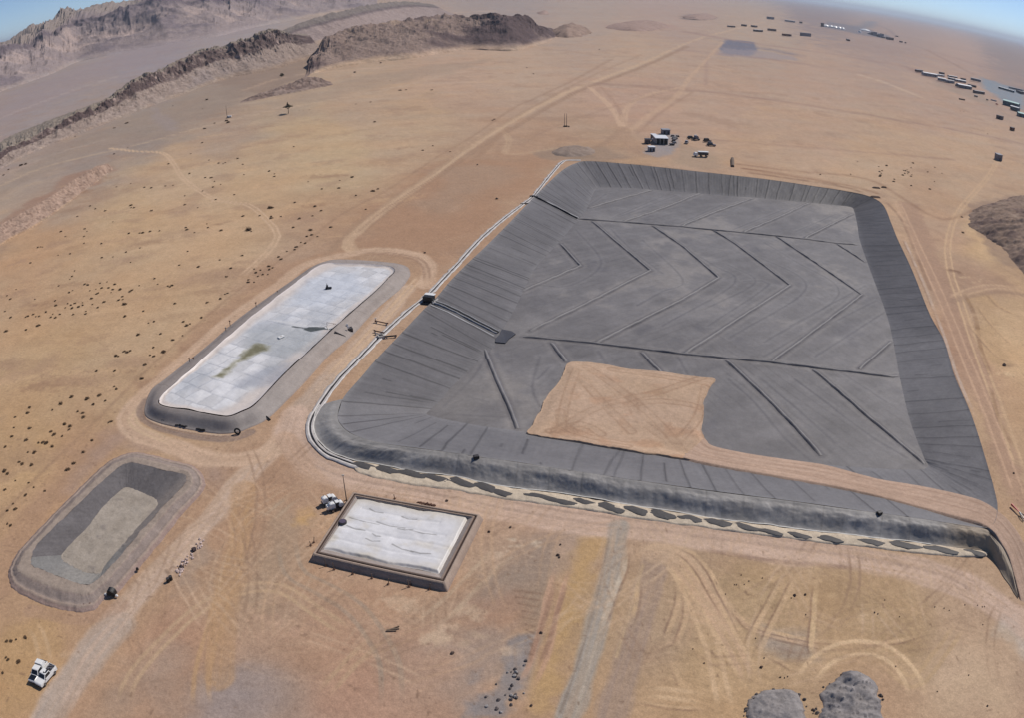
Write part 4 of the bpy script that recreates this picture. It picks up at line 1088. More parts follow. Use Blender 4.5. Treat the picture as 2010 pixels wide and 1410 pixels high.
for q, rgb, al, sf in [([(560,690),(620,640),(690,590),(640,620),(600,650),(560,720),(520,740),(520,720)], (150,152,154), .55, 4),
                       ([(480,650),(530,640),(600,640),(640,660),(600,690),(540,700),(480,680)], (158,162,164), .6, 3),
                       ([(600,545),(700,535),(720,570),(640,600),(570,600)], (196,204,216), .5, 3),
                       ([(500,730),(560,715),(570,740),(520,760),(460,760)], (150,154,164), .5, 1.5)]:
    Pq = G(q, ZC)[:, :2]; sdv = seg_dist(x, y, Pq, True) + 1.0 * fbm(x / 3, y / 3, 33, 4); blend(c, np.arange(len(x)), smooth(-sf, sf, sdv) * al, rgb)
ALG = [(438,727),(455,712),(470,700),(485,683),(500,674),(515,675),(530,678),(527,688),(505,694),(488,704),(465,714),(448,733),(435,742),(418,740)]
Pq = G(ALG, ZC)[:, :2]; sdv = seg_dist(x, y, Pq, True) + .9 * fbm(x / 2, y / 2, 34, 5); blend(c, np.arange(len(x)), smooth(-.7, .8, sdv) * .6, (152, 148, 124))
blend(c, np.arange(len(x)), smooth(-.2, 2.0, sdv + 1.6 * fbm(x / 1.6, y / 1.6, 37, 4)) * .75, (104, 98, 66))
for q, wd, rgb in [([(538,628),(570,633),(600,638),(650,644)], .5, (206,206,206)),([(575,640),(600,643),(650,646)], .35, (90,92,92))]:
    Pq = catmull_open(G(q, ZC), 1)[:, :2]; dd = seg_dist(x, y, Pq) + .2 * fbm(x / 1.5, y / 1.5, 35, 3); blend(c, np.arange(len(x)), smooth(wd * 1.4, wd * .5, dd) * .9, rgb)
Pq = G([(595,645),(606,641),(636,641),(640,645),(610,650)], ZC)[:, :2]; sdv = seg_dist(x, y, Pq, True); blend(c, np.arange(len(x)), smooth(-.2, .2, sdv) * .9, (72, 76, 74))
M_COVER = mat_attr('white_cover_sheet', rough=.45, noise=((1.5, .05), (.3, .05)), bump=.3, bscale=.9, spec=.4)
o = mesh_np('floating_cover', V.reshape(-1, 3), grid_faces(*V.shape[:2], True), M_COVER, lin(c)); under(o, cov)

# ------------------------------------------------------------------ empty earth basin, near left
def ct_(L, ox, oy, s): return [(ox + a / s, oy + b / s) for a, b in L]
RO = [(75,1010),(72,1100),(110,1190),(250,1270),(450,1345),(650,1382),(790,1360),(880,1275),(990,1215),(1150,1030),(1320,830),(1500,600),(1690,380),(1722,265),(1620,150),(1400,90),(1160,35),(990,72),(850,160),(600,400),(300,710),(140,880)]
RC = [(150,1000),(170,1040),(230,1070),(350,1120),(500,1180),(650,1215),(740,1215),(830,1150),(930,1060),(1080,890),(1230,710),(1400,510),(1580,340),(1605,260),(1545,185),(1380,145),(1160,85),(1030,105),(900,180),(640,430),(350,720),(210,880)]
RI = [(262,920),(268,980),(320,1010),(420,1045),(540,1095),(660,1140),(740,1145),(820,1105),(905,1020),(1050,860),(1200,680),(1360,500),(1530,325),(1565,255),(1525,215),(1350,180),(1150,130),(1060,130),(960,190),(700,430),(430,690),(310,810)]
RF = [(515,900),(525,940),(560,970),(620,1000),(700,1040),(780,1055),(840,1052),(865,1020),(890,975),(1000,850),(1090,745),(1200,620),(1310,500),(1322,465),(1300,430),(1210,380),(1120,345),(1060,330),(1000,370),(880,480),(720,680),(590,810)]
rings = [(G(ct_(RO, 0, 880, 4.274), 0)), G(ct_(RC, 0, 880, 4.274), 1.1), G(ct_(RI, 0, 880, 4.274), 1.0), G(ct_(RF, 0, 880, 4.274), -.5)]
rr = [catmull_closed(r, 700) for r in rings]
for _i, _r in enumerate(rr):
    _d = _r[:, :2] - _r[:, :2].mean(0); _d /= np.linalg.norm(_d, axis=1)[:, None]; _r[:, :2] += _d * (.28 * fbm(np.arange(700) / 9.0, np.zeros(700) + _i, 3 + _i, 4))[:, None]
HOLES.append(thin(rr[2], 1.5)[:, :2])
basin = empty('earth_basin', (*rr[3].mean(0)[:2], 0), 'empty oblong earth basin with grey inner slopes and a pale dusty floor', 'basin')
ac = np.r_[0, np.cumsum(np.linalg.norm(np.diff(rr[1], axis=0), axis=1))]
V0, T0_ = band(rr[0], rr[1], 20); V1, T1_ = band(rr[1], rr[2], 6)
V = np.concatenate([V0, V1[:, 1:]], 1).copy(); T = np.concatenate([T0_, 1 + T1_[:, 1:]], 1)
sa = np.broadcast_to(ac[:, None], T.shape); x, y = V[..., 0], V[..., 1]
V[..., 2] += .16 * fbm(x / 1.5, y / 1.5, 5, 4) + .12 * np.exp(-((T - .32) / .10)**2); V[:, 0, 2] = -.15
V[..., 2] -= .10 * np.exp(-((T - .5) / .12)**2)
c = np.ones(V.shape) * np.array([146, 130, 121.]) + (11 * fbm(x / 2.5, y / 2.5, 6, 5) + 5 * fbm(x / .8, y / .8, 7, 3))[..., None]
for a_, b_, rgb, al in ((.24, .40, (170, 152, 136), .5), (.0, .24, (148, 126, 118), .6), (.42, .85, (136, 126, 120), .5), (.93, 2, (156, 143, 130), .7)):
    q = smooth(a_ - .05, a_ + .03, T + .04 * fbm(x / 2, y / 2, 3, 3)) * smooth(b_ + .05, b_ - .03, T + .04 * fbm(x / 2, y / 2, 3, 3)); c = c * (1 - al * q[..., None]) + np.array(rgb, float) * al * q[..., None]
o = mesh_np('outer_bank', V.reshape(-1, 3), grid_faces(*V.shape[:2], True), M_SOIL, lin(c.reshape(-1, 3))); under(o, basin)
V, T = band(rr[2], rr[3], 26); V = V.copy(); x, y = V[..., 0], V[..., 1]; sa = np.broadcast_to(ac[:, None], T.shape)
V[..., 2] += .10 * fbm(sa / 1.5, T * 1.5, 8, 4) * np.sin(np.pi * T) + .06 * fbm(x / 1.2, y / 1.2, 5, 3)
c = np.ones(V.shape) * np.array([106, 102, 102.]) + (9 * fbm(x / 3, y / 3, 9, 4) + 4 * fbm(sa / .8, T, 10, 3))[..., None]
lf = (V - rr[3].mean(0))[..., :2] @ np.array([-w2[0], -w2[1]])      # >0 on the left side: the left and far slopes keep the dark base colour
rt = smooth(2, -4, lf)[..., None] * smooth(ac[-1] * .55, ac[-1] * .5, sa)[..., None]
c = c * (1 - .75 * rt) + np.array([146, 136, 128.]) * .75 * rt  # right slope lightened in colour against the shade it lies in
bt = (smooth(ac[-1] * .32, ac[-1] * .25, sa))[..., None]; c = c * (1 - .6 * bt) + np.array([138, 138, 134.]) * .6 * bt
o = mesh_np('inner_slope', V.reshape(-1, 3), grid_faces(*V.shape[:2], True), M_SOIL, lin(c.reshape(-1, 3))); under(o, basin)
V, T = spine_fill(rr[3], rr[3].mean(0)[:2] - e2 * 10, rr[3].mean(0)[:2] + e2 * 10, 40); V = V.copy(); x, y = V[..., 0], V[..., 1]
V[..., 2] += (.12 * fbm(x / 3, y / 3, 18, 4) + .04 * fbm(x / .8, y / .8, 19, 3)) * smooth(0, .1, T)
c = np.ones(V.shape) * np.array([158, 148, 136.]) + (13 * fbm(x / 3, y / 3, 20, 6))[..., None]
dk = smooth(.3, .6, fbm(x / 3, y / 3, 21, 5))[..., None]; c = c * (1 - .55 * dk) + np.array([132, 124, 118.]) * .55 * dk
o = mesh_np('basin_floor', V.reshape(-1, 3), grid_faces(*V.shape[:2], True), M_SOIL, lin(c.reshape(-1, 3))); under(o, basin)

# ------------------------------------------------------------------ small walled tank with white cover
ZT = 1.35
tc_ = G([(614,1088),(873,1145),(941,1011),(693,967)], ZT)      # outer top corners: near left, near right, far right, far left
ic_ = G([(631,1079),(863,1129),(921,1017),(701,979)], .75)
tank = empty('walled_tank', (*tc_.mean(0)[:2], 0), 'small rectangular brown-walled tank under a puffy white cover beside the front road', 'tank')
def rect_ring(c4, n=60):
    c4 = np.asarray(c4); return np.vstack([c4[i] + (c4[(i + 1) % 4] - c4[i]) * np.linspace(0, 1, n, endpoint=False)[:, None] for i in range(4)])
def inset(c4, d, z):
    c4 = np.asarray(c4, float); out = []
    for i in range(4):
        a = c4[i - 1]; b = c4[i]; e = c4[(i + 1) % 4]
        u1 = (a - b)[:2]; u1 /= np.linalg.norm(u1); u2 = (e - b)[:2]; u2 /= np.linalg.norm(u2)
        sn = abs(u1[0] * u2[1] - u1[1] * u2[0]); p = b[:2] + (u1 + u2) * d / sn; out.append((p[0], p[1], z))
    return np.array(out)
bs = inset(tc_, -.6, -.1); rg = [rect_ring(bs), rect_ring(tc_), rect_ring(inset(tc_, .28, ZT)), rect_ring(inset(tc_, .34, ZT - .22)), rect_ring(inset(tc_, .62, ZT - .22)), rect_ring(inset(tc_, .68, ZT + .02)), rect_ring(inset(tc_, .95, ZT))]
V = np.stack(rg, 1); x, y = V[..., 0], V[..., 1]
c = np.ones(V.shape) * np.array([150, 132, 120.]) + (9 * fbm(x / 1.5, y / 1.5, 3, 4))[..., None]
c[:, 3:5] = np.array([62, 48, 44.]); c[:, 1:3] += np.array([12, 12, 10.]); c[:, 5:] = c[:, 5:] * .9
M_WALL = mat_attr('earth_block_wall', rough=.9, noise=((3, .12), (.5, .08)), bump=.5, bscale=4)
o = mesh_np('wall', V.reshape(-1, 3), grid_faces(*V.shape[:2], True), M_WALL, lin(c.reshape(-1, 3)), smooth_=False); under(o, tank)
A_ = rect_ring(inset(tc_, .97, ZT - .06)); B_ = rect_ring(inset(ic_, .5, .55)); V, T = band(A_, B_, 10); V = V.copy(); x, y = V[..., 0], V[..., 1]
V[..., 2] += .05 * fbm(x / 1.2, y / 1.2, 4, 4)
c = np.ones(V.shape) * np.array([154, 143, 136.]) + (7 * fbm(x / 2, y / 2, 5, 4))[..., None]
o = mesh_np('apron_liner', V.reshape(-1, 3), grid_faces(*V.shape[:2], True), M_LINER, lin(c.reshape(-1, 3))); under(o, tank)
nu, nv = 200, 150
uu, vv = np.meshgrid(np.linspace(0, 1, nu), np.linspace(0, 1, nv), indexing='ij')
Q = (ic_[0] * ((1 - uu) * (1 - vv))[..., None] + ic_[1] * (uu * (1 - vv))[..., None] + ic_[2] * (uu * vv)[..., None] + ic_[3] * ((1 - uu) * vv)[..., None])
L1_ = np.linalg.norm(ic_[1] - ic_[0]); L2_ = np.linalg.norm(ic_[3] - ic_[0]); a = uu * L1_; b = vv * L2_
ed = np.minimum(np.minimum(a, L1_ - a), np.minimum(b, L2_ - b))
vd = (ic_[3] - ic_[0])[:2] / L2_
wv = .45 * fbm(a / 2.2, b * 0, 6, 3) * (smooth(.35, 0, vv) + smooth(.65, 1, vv)); Q[..., :2] += vd * wv[..., None]
rows = [(.20, .0, 1.), (.42, .0, 1.), (.60, .0, .9), (.80, .1, .8)]; crease = np.zeros(uu.shape)
for r_, a0, a1 in rows:
    dd = b / L2_ - r_ - .02 * fbm(a / 3, a * 0 + r_ * 9, 8, 3); crease = np.maximum(crease, np.exp(-(dd * L2_ / .35)**2) * (uu > a0) * (uu < a1))
for c_ in np.linspace(.13, .9, 7):
    dd = (uu - c_ - .01 * fbm(b / 3, b * 0 + c_ * 7, 9, 3)) * L1_; crease = np.maximum(crease, .22 * (c_ * 37 % 1) * np.exp(-(dd / .3)**2))
Q[..., 2] = .72 + smooth(0, .6, ed) * (.40 + .16 * fbm(a / 4, b / 3, 10, 3)) - crease * .07 * smooth(.3, 1, ed)
c = np.ones(Q.shape) * np.array([214, 213, 214.]) + (9 * (_hash(np.floor(a / 3.4), np.floor(b / 2.6), 4) - .5) + 6 * fbm(a / 2, b / 2, 11, 4))[..., None]
tn = np.clip(smooth(.1, .6, fbm(a / 4, b / 3, 12, 4)) * .5 + smooth(2.2, .5, ed) * .35 + smooth(.75, 1, vv) * .5, 0, .9)[..., None]; c = c * (1 - tn) + np.array([202, 194, 180.]) * tn
flat = c.reshape(-1, 3)
for (u0, v0, u1, v1) in [(.17, .83, .30, .80), (.47, .80, .60, .80), (.06, .60, .33, .58), (.30, .62, .55, .60), (.50, .57, .62, .60), (.60, .58, .82, .59), (.33, .40, .40, .38), (.30, .30, .42, .30), (.53, .30, .72, .24), (.70, .25, .86, .26), (.08, .45, .25, .43)]:
    dd = seg_dist(uu.ravel() * L1_, vv.ravel() * L2_, np.array([(u0 * L1_, v0 * L2_), ((u0 + u1) / 2 * L1_, (v0 + v1) / 2 * L2_ - .3), (u1 * L1_, v1 * L2_)]))
    blend(flat, np.arange(len(flat)), np.exp(-((dd + .06 * fbm(a.ravel(), b.ravel(), 3, 3)) / .13)**2) * .55, (104, 102, 98))
o = mesh_np('floating_cover', Q.reshape(-1, 3), grid_faces(nu, nv), M_COVER, lin(flat)); under(o, tank)
p = G([(671,1027)], 1.0)[0]
# ------------------------------------------------------------------ the land itself: one sheet from the camera's foot to the horizon
dep = [R(89)]
while dep[-1] > R(60): dep.append(dep[-1] - .02)
while dep[-1] > R(3): dep.append(dep[-1] - STEP)
while dep[-1] > .0012: dep.append(dep[-1] - max(.00025, STEP * .75 * min(1, dep[-1] / R(3))))
rad = H / np.tan(np.array(dep)); rad = np.r_[.01, rad, 90000., 150000.]
az = np.r_[np.linspace(-math.pi, -R(58), 40)[:-1], np.arange(-R(58), R(56), STEP), np.linspace(R(56), math.pi, 40)]
RR, AZ = np.meshgrid(rad, az, indexing='ij')
X, Y = (RR * np.sin(AZ)).ravel(), (RR * np.cos(AZ)).ravel()
Z = land_height(X, Y)
col = paint_land(X, Y)
Fq = grid_faces(len(rad), len(az))
Fq = Fq[:, ::-1]
land = mesh_np('ground', np.stack([X, Y, Z], 1), Fq, M_SOIL, lin(np.clip(col, 0, 255)))
tag(land, kind='structure')
print('land verts', len(X))
# ------------------------------------------------------------------ hills: built at their own distance, height and depth
def range_(name, rows, subs, n, amp, rgb_fn, seed, crag=(8, 3), mats=None, kinds='structure'):
    """rows: control polylines from foot over the crest to the far foot"""
    rs = [resn(np.asarray(r, float), n) for r in rows]
    Vs = []; Ts = []
    for k, (a, b, m) in enumerate(zip(rs[:-1], rs[1:], subs)):
        V, T = band(a, b, m + 1)
        Vs.append(V[:, (1 if k else 0):]); Ts.append(T[:, (1 if k else 0):] + k)
    V = np.concatenate(Vs, 1).copy(); T = np.concatenate(Ts, 1)
    x, y = V[..., 0].copy(), V[..., 1].copy()
    out = (rs[0] - rs[1]); out[:, 2] = 0; out /= np.linalg.norm(out, axis=1)[:, None] + 1e-9
    sa = np.broadcast_to(np.r_[0, np.cumsum(np.linalg.norm(np.diff(rs[1][:, :2], axis=0), axis=1))][:, None], T.shape)
    hgt = V[..., 2]; nz = len(rows) - 1
    env = np.sin(np.pi * np.clip(T / nz, 0, 1))**.6
    g1_ = ridged(sa / crag[0], T * 1.1 + x / 900, seed, 5) - .55
    g2_ = fbm(x / crag[0] / .7, y / crag[0] / .7, seed + 9, 6)
    g3_ = ridged(x / crag[1], y / crag[1], seed + 5, 4) - .5
    se = sa / sa.max(); ends_ = smooth(0, .10, se) * smooth(1, .93, se)
    local = ends_ * amp * (.35 + .65 * np.clip(hgt / (hgt.max() + 1e-6), 0, 1)) * env
    V[..., 2] += local * (1.1 * g1_ + .9 * g2_ + .6 * g3_)
    V[:, :, :2] += out[:, None, :2] * (local * (.9 * g1_ + .4 * g2_))[..., None]
    V[:, 0, 2] = -3; V[:, -1, 2] = -6
    c = rgb_fn(x, y, T, sa, g1_, g2_, g3_, V)
    ft = T < .35                                   # the foot runs out into the soil it stands on
    near = paint_land(V[..., 0][ft], V[..., 1][ft]); a = smooth(.30, .05, T[ft] + .10 * g2_[ft])[:, None]
    cf = c[ft]; c[ft] = cf * (1 - a) + near * a
    o = mesh_np(name, V.reshape(-1, 3), grid_faces(*V.shape[:2]), mats or M_ROCK, lin(np.clip(c.reshape(-1, 3), 8, 250)))
    return tag(o, kind=kinds)


M_ROCK = mat_attr('rocky_hillside', rough=.95, noise=((.8, .2), (.2, .2), (.05, .10)), bump=1.0, bscale=.3, spec=.1, bdist=.8)


def mixc(c, a, rgb):
    a = np.clip(a, 0, 1)[..., None]; return c * (1 - a) + np.asarray(rgb, float) * a


# the near escarpment
ESC = [(-60,372,-60,328,28),(0,328,0,298,30),(65,294,65,266,34),(145,262,145,226,38),(215,235,205,198,45),(295,205,262,158,52),(370,178,325,132,60),(440,152,385,104,70),(500,140,455,84,85),(545,130,500,70,90),(578,120,528,60,95),(610,112,556,66,110),(640,106,600,66,120)]
e = np.array(ESC, float); b0 = G(e[:, :2], 0); bd = np.linalg.norm(b0[:, :2], axis=1)
cr = at_dist(e[:, 2:4], bd + e[:, 4]); lo = b0 * .55 + cr * .45; lo[:, 2] = cr[:, 2] * .50
foot = b0.copy(); foot[:, :2] *= .985
lip = b0 * .22 + cr * .78; lip[:, 2] = cr[:, 2] * .93
bk = cr.copy(); bk[:, :2] *= (1 + (90 + bd * .12) / np.linalg.norm(cr[:, :2], axis=1))[:, None]; bk[:, 2] = -2
def esc_rgb(x, y, T, sa, g1_, g2_, g3_, V):
    c = np.ones(T.shape + (3,)) * np.array([148, 132, 122.]) + (7 * fbm(x / 14, y / 14, 3, 4))[..., None]
    c = mixc(c, smooth(.2, .6, fbm(sa / 60, T * .6, 4, 4)) * .5 * (T < 1.2), (128, 118, 116))
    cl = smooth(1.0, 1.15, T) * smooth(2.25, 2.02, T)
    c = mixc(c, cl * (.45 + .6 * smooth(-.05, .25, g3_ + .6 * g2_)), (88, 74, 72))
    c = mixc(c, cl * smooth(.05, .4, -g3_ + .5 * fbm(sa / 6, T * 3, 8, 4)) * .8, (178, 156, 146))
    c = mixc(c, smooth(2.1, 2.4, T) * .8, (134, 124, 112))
    spk = _hash(np.floor(x / 2.2), np.floor(y / 2.2), 7); c = mixc(c, (spk > .93) * .45, (98, 84, 78))
    return c
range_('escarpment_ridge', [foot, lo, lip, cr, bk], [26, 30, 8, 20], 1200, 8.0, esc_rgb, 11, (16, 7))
# the smoother ridge behind it
RB = [(560,92,545,64,60),(610,84,575,50,70),(660,76,615,36,80),(715,66,665,22,90),(760,56,705,13,100),(800,46,745,6,110),(850,36,800,2,100),(900,30,850,8,60)]
e = np.array(RB, float); b0 = G(e[:, :2], 0); bd = np.linalg.norm(b0[:, :2], axis=1); cr = at_dist(e[:, 2:4], bd + e[:, 4]); cr[:, 2] = np.maximum(cr[:, 2], 3)
bk = cr.copy(); bk[:, :2] *= 1.25; bk[:, 2] = -5; md = b0 * .5 + cr * .5; md[:, 2] = cr[:, 2] * .42
def rb_rgb(x, y, T, sa, g1_, g2_, g3_, V):
    c = np.ones(T.shape + (3,)) * np.array([150, 134, 128.]) + (6 * fbm(x / 30, y / 30, 3, 4))[..., None]
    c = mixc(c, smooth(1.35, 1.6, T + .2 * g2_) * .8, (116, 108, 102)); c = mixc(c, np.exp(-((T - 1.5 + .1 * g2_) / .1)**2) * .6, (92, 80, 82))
    return c
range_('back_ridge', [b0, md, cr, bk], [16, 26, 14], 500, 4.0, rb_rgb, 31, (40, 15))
# the dark rocky hills
DK = [(600,151,598,147,6),(606,149,603,126,40),(612,146,606,100,90),(628,140,622,80,130),(645,135,640,70,145),(670,130,665,65,160),(740,120,735,48,180),(810,113,800,37,200),(870,103,862,31,200),(925,97,912,34,200),(965,98,957,30,190),(1010,98,990,33,180),(1040,92,1035,37,160),(1068,84,1054,47,120),(1090,74,1083,60,60),(1100,70,1094,67,25)]
e = np.array(DK, float); b0 = G(e[:, :2], 0); bd = np.linalg.norm(b0[:, :2], axis=1); cr = at_dist(e[:, 2:4], bd + e[:, 4])
cr[:, 2] *= np.r_[0, .10, .28, .6, .85, np.ones(len(e) - 5)]
md = b0 * .45 + cr * .55; md[:, 2] = cr[:, 2] * .58; bk = cr.copy(); bk[:, :2] *= 1.22; bk[:, 2] = -4
def dk_rgb(x, y, T, sa, g1_, g2_, g3_, V):
    c = np.ones(T.shape + (3,)) * np.array([136, 118, 108.]) + (10 * fbm(x / 12, y / 12, 3, 5))[..., None]
    tot = sa.max(); s = sa / tot
    dark = smooth(-.05, .35, fbm(x / 70, y / 70, 15, 4) + .75 * smooth(.5, .68, s) + .25 * np.exp(-((s - .45) / .08)**2) - .15)
    c = mixc(c, dark * .92 * smooth(.05, .5, T + .4 * g2_), (88, 74, 74))
    c = mixc(c, smooth(.25, .45, fbm(x / 40, y / 40, 16, 4)) * .6 * (1 - dark), (170, 148, 128))
    c = mixc(c, smooth(.55, .8, g1_ + g3_) * .5, (84, 72, 72))
    spk = _hash(np.floor(x / 3.5), np.floor(y / 3.5), 9); c = mixc(c, (spk > .88) * .4, (80, 68, 68))
    return c
range_('dark_rocky_hill', [b0, md, cr, bk], [40, 40, 16], 1000, 12.0, dk_rgb, 41, (55, 13))
# low dark spur in the wash
SP = [(470,202,472,200,3),(505,196,505,186,14),(535,190,540,174,24),(570,184,572,162,32),(605,178,603,151,36),(632,172,628,154,30),(655,166,650,162,8)]
e = np.array(SP, float); b0 = G(e[:, :2], 0); bd = np.linalg.norm(b0[:, :2], axis=1); cr = at_dist(e[:, 2:4], bd + e[:, 4]); cr[:, 2] = np.maximum(cr[:, 2], .5)
bk = cr.copy(); bk[:, :2] *= 1.06; bk[:, 2] = -2; md = b0 * .5 + cr * .5; md[:, 2] = cr[:, 2] * .55
range_('low_spur', [b0, md, cr, bk], [14, 14, 8], 300, 3.2, lambda x, y, T, sa, a, b, g, V: mixc(mixc(np.ones(T.shape + (3,)) * np.array([140, 122, 112.]) + (12 * fbm(x / 5, y / 5, 3, 4))[..., None], smooth(.2, -.2, b + .6 * a) * .6, (112, 94, 86)), (_hash(np.floor(x / 2), np.floor(y / 2), 3) > .85) * .5, (86, 72, 66)), 51, (14, 6))
# the speckled gravel rise at the left edge
GR = [(-40,505,-40,455,14),(20,470,10,432,14),(75,440,60,405,14),(125,405,110,378,14),(165,375,150,348,12),(200,350,190,326,9),(222,332,214,322,3)]
e = np.array(GR, float); b0 = G(e[:, :2], 0); bd = np.linalg.norm(b0[:, :2], axis=1); cr = at_dist(e[:, 2:4], bd + e[:, 4]); cr[:, 2] = np.clip(cr[:, 2], .4, 6)
bk = cr.copy(); bk[:, :2] *= 1.05; bk[:, 2] = -1; md = b0 * .5 + cr * .5; md[:, 2] = cr[:, 2] * .5
range_('gravel_rise', [b0, md, cr, bk], [14, 12, 10], 300, .9, lambda x, y, T, sa, a, b, g, V: mixc(np.ones(T.shape + (3,)) * np.array([160, 136, 120.]) + (9 * fbm(x / 5, y / 5, 3, 4))[..., None], (_hash(np.floor(x / 1.3), np.floor(y / 1.3), 3) > .8) * .45, (112, 92, 80)), 61, (9, 4))
# far mountains on the left skyline
MT = [(-140,250,-140,150,-140,128),(-60,208,-60,118,-60,101),(0,180,0,100,0,83),(50,163,40,82,58,62),(95,147,80,67,98,46),(125,134,110,55,136,23),(153,122,140,45,165,20),(190,114,170,36,210,12),(221,108,205,28,238,9),(272,98,260,12,272,-4),(340,86,330,-4,330,-16),(419,72,410,-4,410,-10),(470,60,470,-8,470,-9),(538,45,540,-20,540,-24),(640,28,640,-30,640,-36),(740,14,740,-34,740,-42)]
e = np.array(MT, float); b0 = G(e[:, :2], 0); bd = np.linalg.norm(b0[:, :2], axis=1)
lp = at_dist(e[:, 2:4], bd * 1.28); cr = at_dist(e[:, 4:6], bd * 1.62); md = b0 * .55 + lp * .45; md[:, 2] = lp[:, 2] * .34
bk = cr.copy(); bk[:, :2] *= 1.5; bk[:, 2] = -60
def mt_rgb(x, y, T, sa, g1_, g2_, g3_, V):
    c = np.ones(T.shape + (3,)) * np.array([143, 129, 126.]) + (9 * fbm(x / 60, y / 60, 3, 5))[..., None]
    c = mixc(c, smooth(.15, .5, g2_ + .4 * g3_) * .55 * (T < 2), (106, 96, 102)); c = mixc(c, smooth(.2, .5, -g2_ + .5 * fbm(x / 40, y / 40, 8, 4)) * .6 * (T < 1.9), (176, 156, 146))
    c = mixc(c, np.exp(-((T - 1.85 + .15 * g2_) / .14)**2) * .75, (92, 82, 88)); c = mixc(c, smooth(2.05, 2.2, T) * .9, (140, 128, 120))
    return c
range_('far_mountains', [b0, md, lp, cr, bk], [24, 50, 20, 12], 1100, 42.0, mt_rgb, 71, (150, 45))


def heap(name, outline, hmax, slope, rgb_fn, seed, res=.4, gul=.5, mat_=None, extra=None, kind=None):
    P = G(outline, 0)[:, :2]; P = thin(catmull_closed(np.c_[P, P[:, 0] * 0], 160), .4)[:, :2]
    x0, y0 = P.min(0) - 1; x1, y1 = P.max(0) + 1
    xs = np.arange(x0, x1, res); ys = np.arange(y0, y1, res); X_, Y_ = np.meshgrid(xs, ys, indexing='ij')
    sdv = seg_dist(X_.ravel(), Y_.ravel(), P, True).reshape(X_.shape)
    th_ = np.arctan2(Y_ - P[:, 1].mean(), X_ - P[:, 0].mean()); rr_ = np.hypot(Y_ - P[:, 1].mean(), X_ - P[:, 0].mean())
    sdn = sdv + gul * fbm(X_ / (3 * gul + .5), Y_ / (3 * gul + .5), seed, 4) + gul * .9 * (ridged(th_ * rr_.max() / (4 * gul + .8), rr_ / 30, seed + 2, 3) - .5)
    h = hmax * (1 - np.exp(-np.clip(sdn, 0, None) * slope / hmax)) - .3 * (sdn < 0)
    h = h + (.12 * hmax * fbm(X_ / (hmax * 1.2), Y_ / (hmax * 1.2), seed + 3, 4)) * smooth(0, 2, sdn)
    if extra is not None: h = extra(X_, Y_, h)
    h = np.where(sdn > 1.5, np.maximum(h, .3), h)
    rough_ = min(hmax * .16, .5); h = h + rough_ * (ridged(X_ / (rough_ * 3), Y_ / (rough_ * 3), seed + 11, 4) - .5 + 1.2 * fbm(X_ / (rough_ * 5), Y_ / (rough_ * 5), seed + 7, 4) + (_hash(np.floor(X_ / (res * 2)), np.floor(Y_ / (res * 2)), seed) > .93) * .5) * smooth(0, 1.2, sdn)
    c = rgb_fn(X_, Y_, h, sdn)
    ctr = np.array([P[:, 0].mean(), P[:, 1].mean(), 0])
    Fh = grid_faces(*X_.shape)[:, ::-1]; ok = (sdv.ravel()[Fh] > -.8).any(1); Fh = Fh[ok]
    used, inv = np.unique(Fh, return_inverse=True); Vh = np.stack([X_.ravel(), Y_.ravel(), h.ravel()], 1)[used]
    o = mesh_np(name, Vh, inv.reshape(Fh.shape)[:, ::-1], mat_ or M_SOIL, lin(np.clip(c.reshape(-1, 3)[used], 8, 250)), loc=ctr)
    return o


def grey_rgb(X_, Y_, h, sd):
    c = np.ones(X_.shape + (3,)) * np.array([138, 133, 131.]) + (14 * fbm(X_ / 1.5, Y_ / 1.5, 3, 5))[..., None]
    c = mixc(c, smooth(.1, .5, fbm(X_ / 2.5, Y_ / 2.5, 8, 4)) * .5, (108, 106, 110)); return mixc(c, smooth(.5, 0, sd) * .6, (124, 112, 104))


def tan_rgb(X_, Y_, h, sd):
    c = np.ones(X_.shape + (3,)) * np.array([142, 122, 108.]) + (8 * fbm(X_ / 4, Y_ / 4, 3, 5))[..., None]
    c = mixc(c, smooth(.15, .45, fbm(X_ / 7, Y_ / 7, 8, 4)) * .6, (104, 88, 84)); return mixc(c, smooth(.3, .6, fbm(X_ / 5, Y_ / 5, 18, 4)) * .5, (164, 146, 130))


q1 = g1(1535, 1378)
def hollow(cx, cy, r, d):
    def f(X_, Y_, h):
        dd = np.hypot(X_ - cx, Y_ - cy); return np.where(h > .35, np.maximum(h, .35), h) - d * np.exp(-(np.abs(dd + .9 * fbm(X_ / 1.8, Y_ / 1.8, 5, 3)) / r)**3)
    return f
o = heap('spoil_heap', [(1467,1386),(1477,1366),(1508,1356),(1536,1355),(1556,1357),(1572,1370),(1580,1392),(1585,1415),(1592,1460),(1530,1475),(1465,1455),(1464,1415)], 1.2, .7, grey_rgb, 3, .17, .55, None, hollow(q1[0], q1[1], 1.2, .35))
tag(o, 'low grey heap of spoil with a small hollow, crossed by wheel tracks', 'spoil heap')
q1 = g1(1668, 1398)
o = heap('spoil_heap', [(1608,1364),(1623,1350),(1636,1341),(1655,1323),(1676,1321),(1697,1327),(1717,1344),(1723,1370),(1731,1393),(1734,1430),(1740,1475),(1670,1490),(1598,1470),(1604,1410),(1612,1388)], 3.2, .8, grey_rgb, 13, .17, .6, None, hollow(q1[0], q1[1], 3.4, 1.3))
tag(o, 'tall grey heap of spoil with a deep dark hollow, right of the flatter one', 'spoil heap')
_ga_ = G([(1914, 408), (2012, 538)])[:, :2]; _gd = (_ga_[1] - _ga_[0]) / np.linalg.norm(_ga_[1] - _ga_[0])
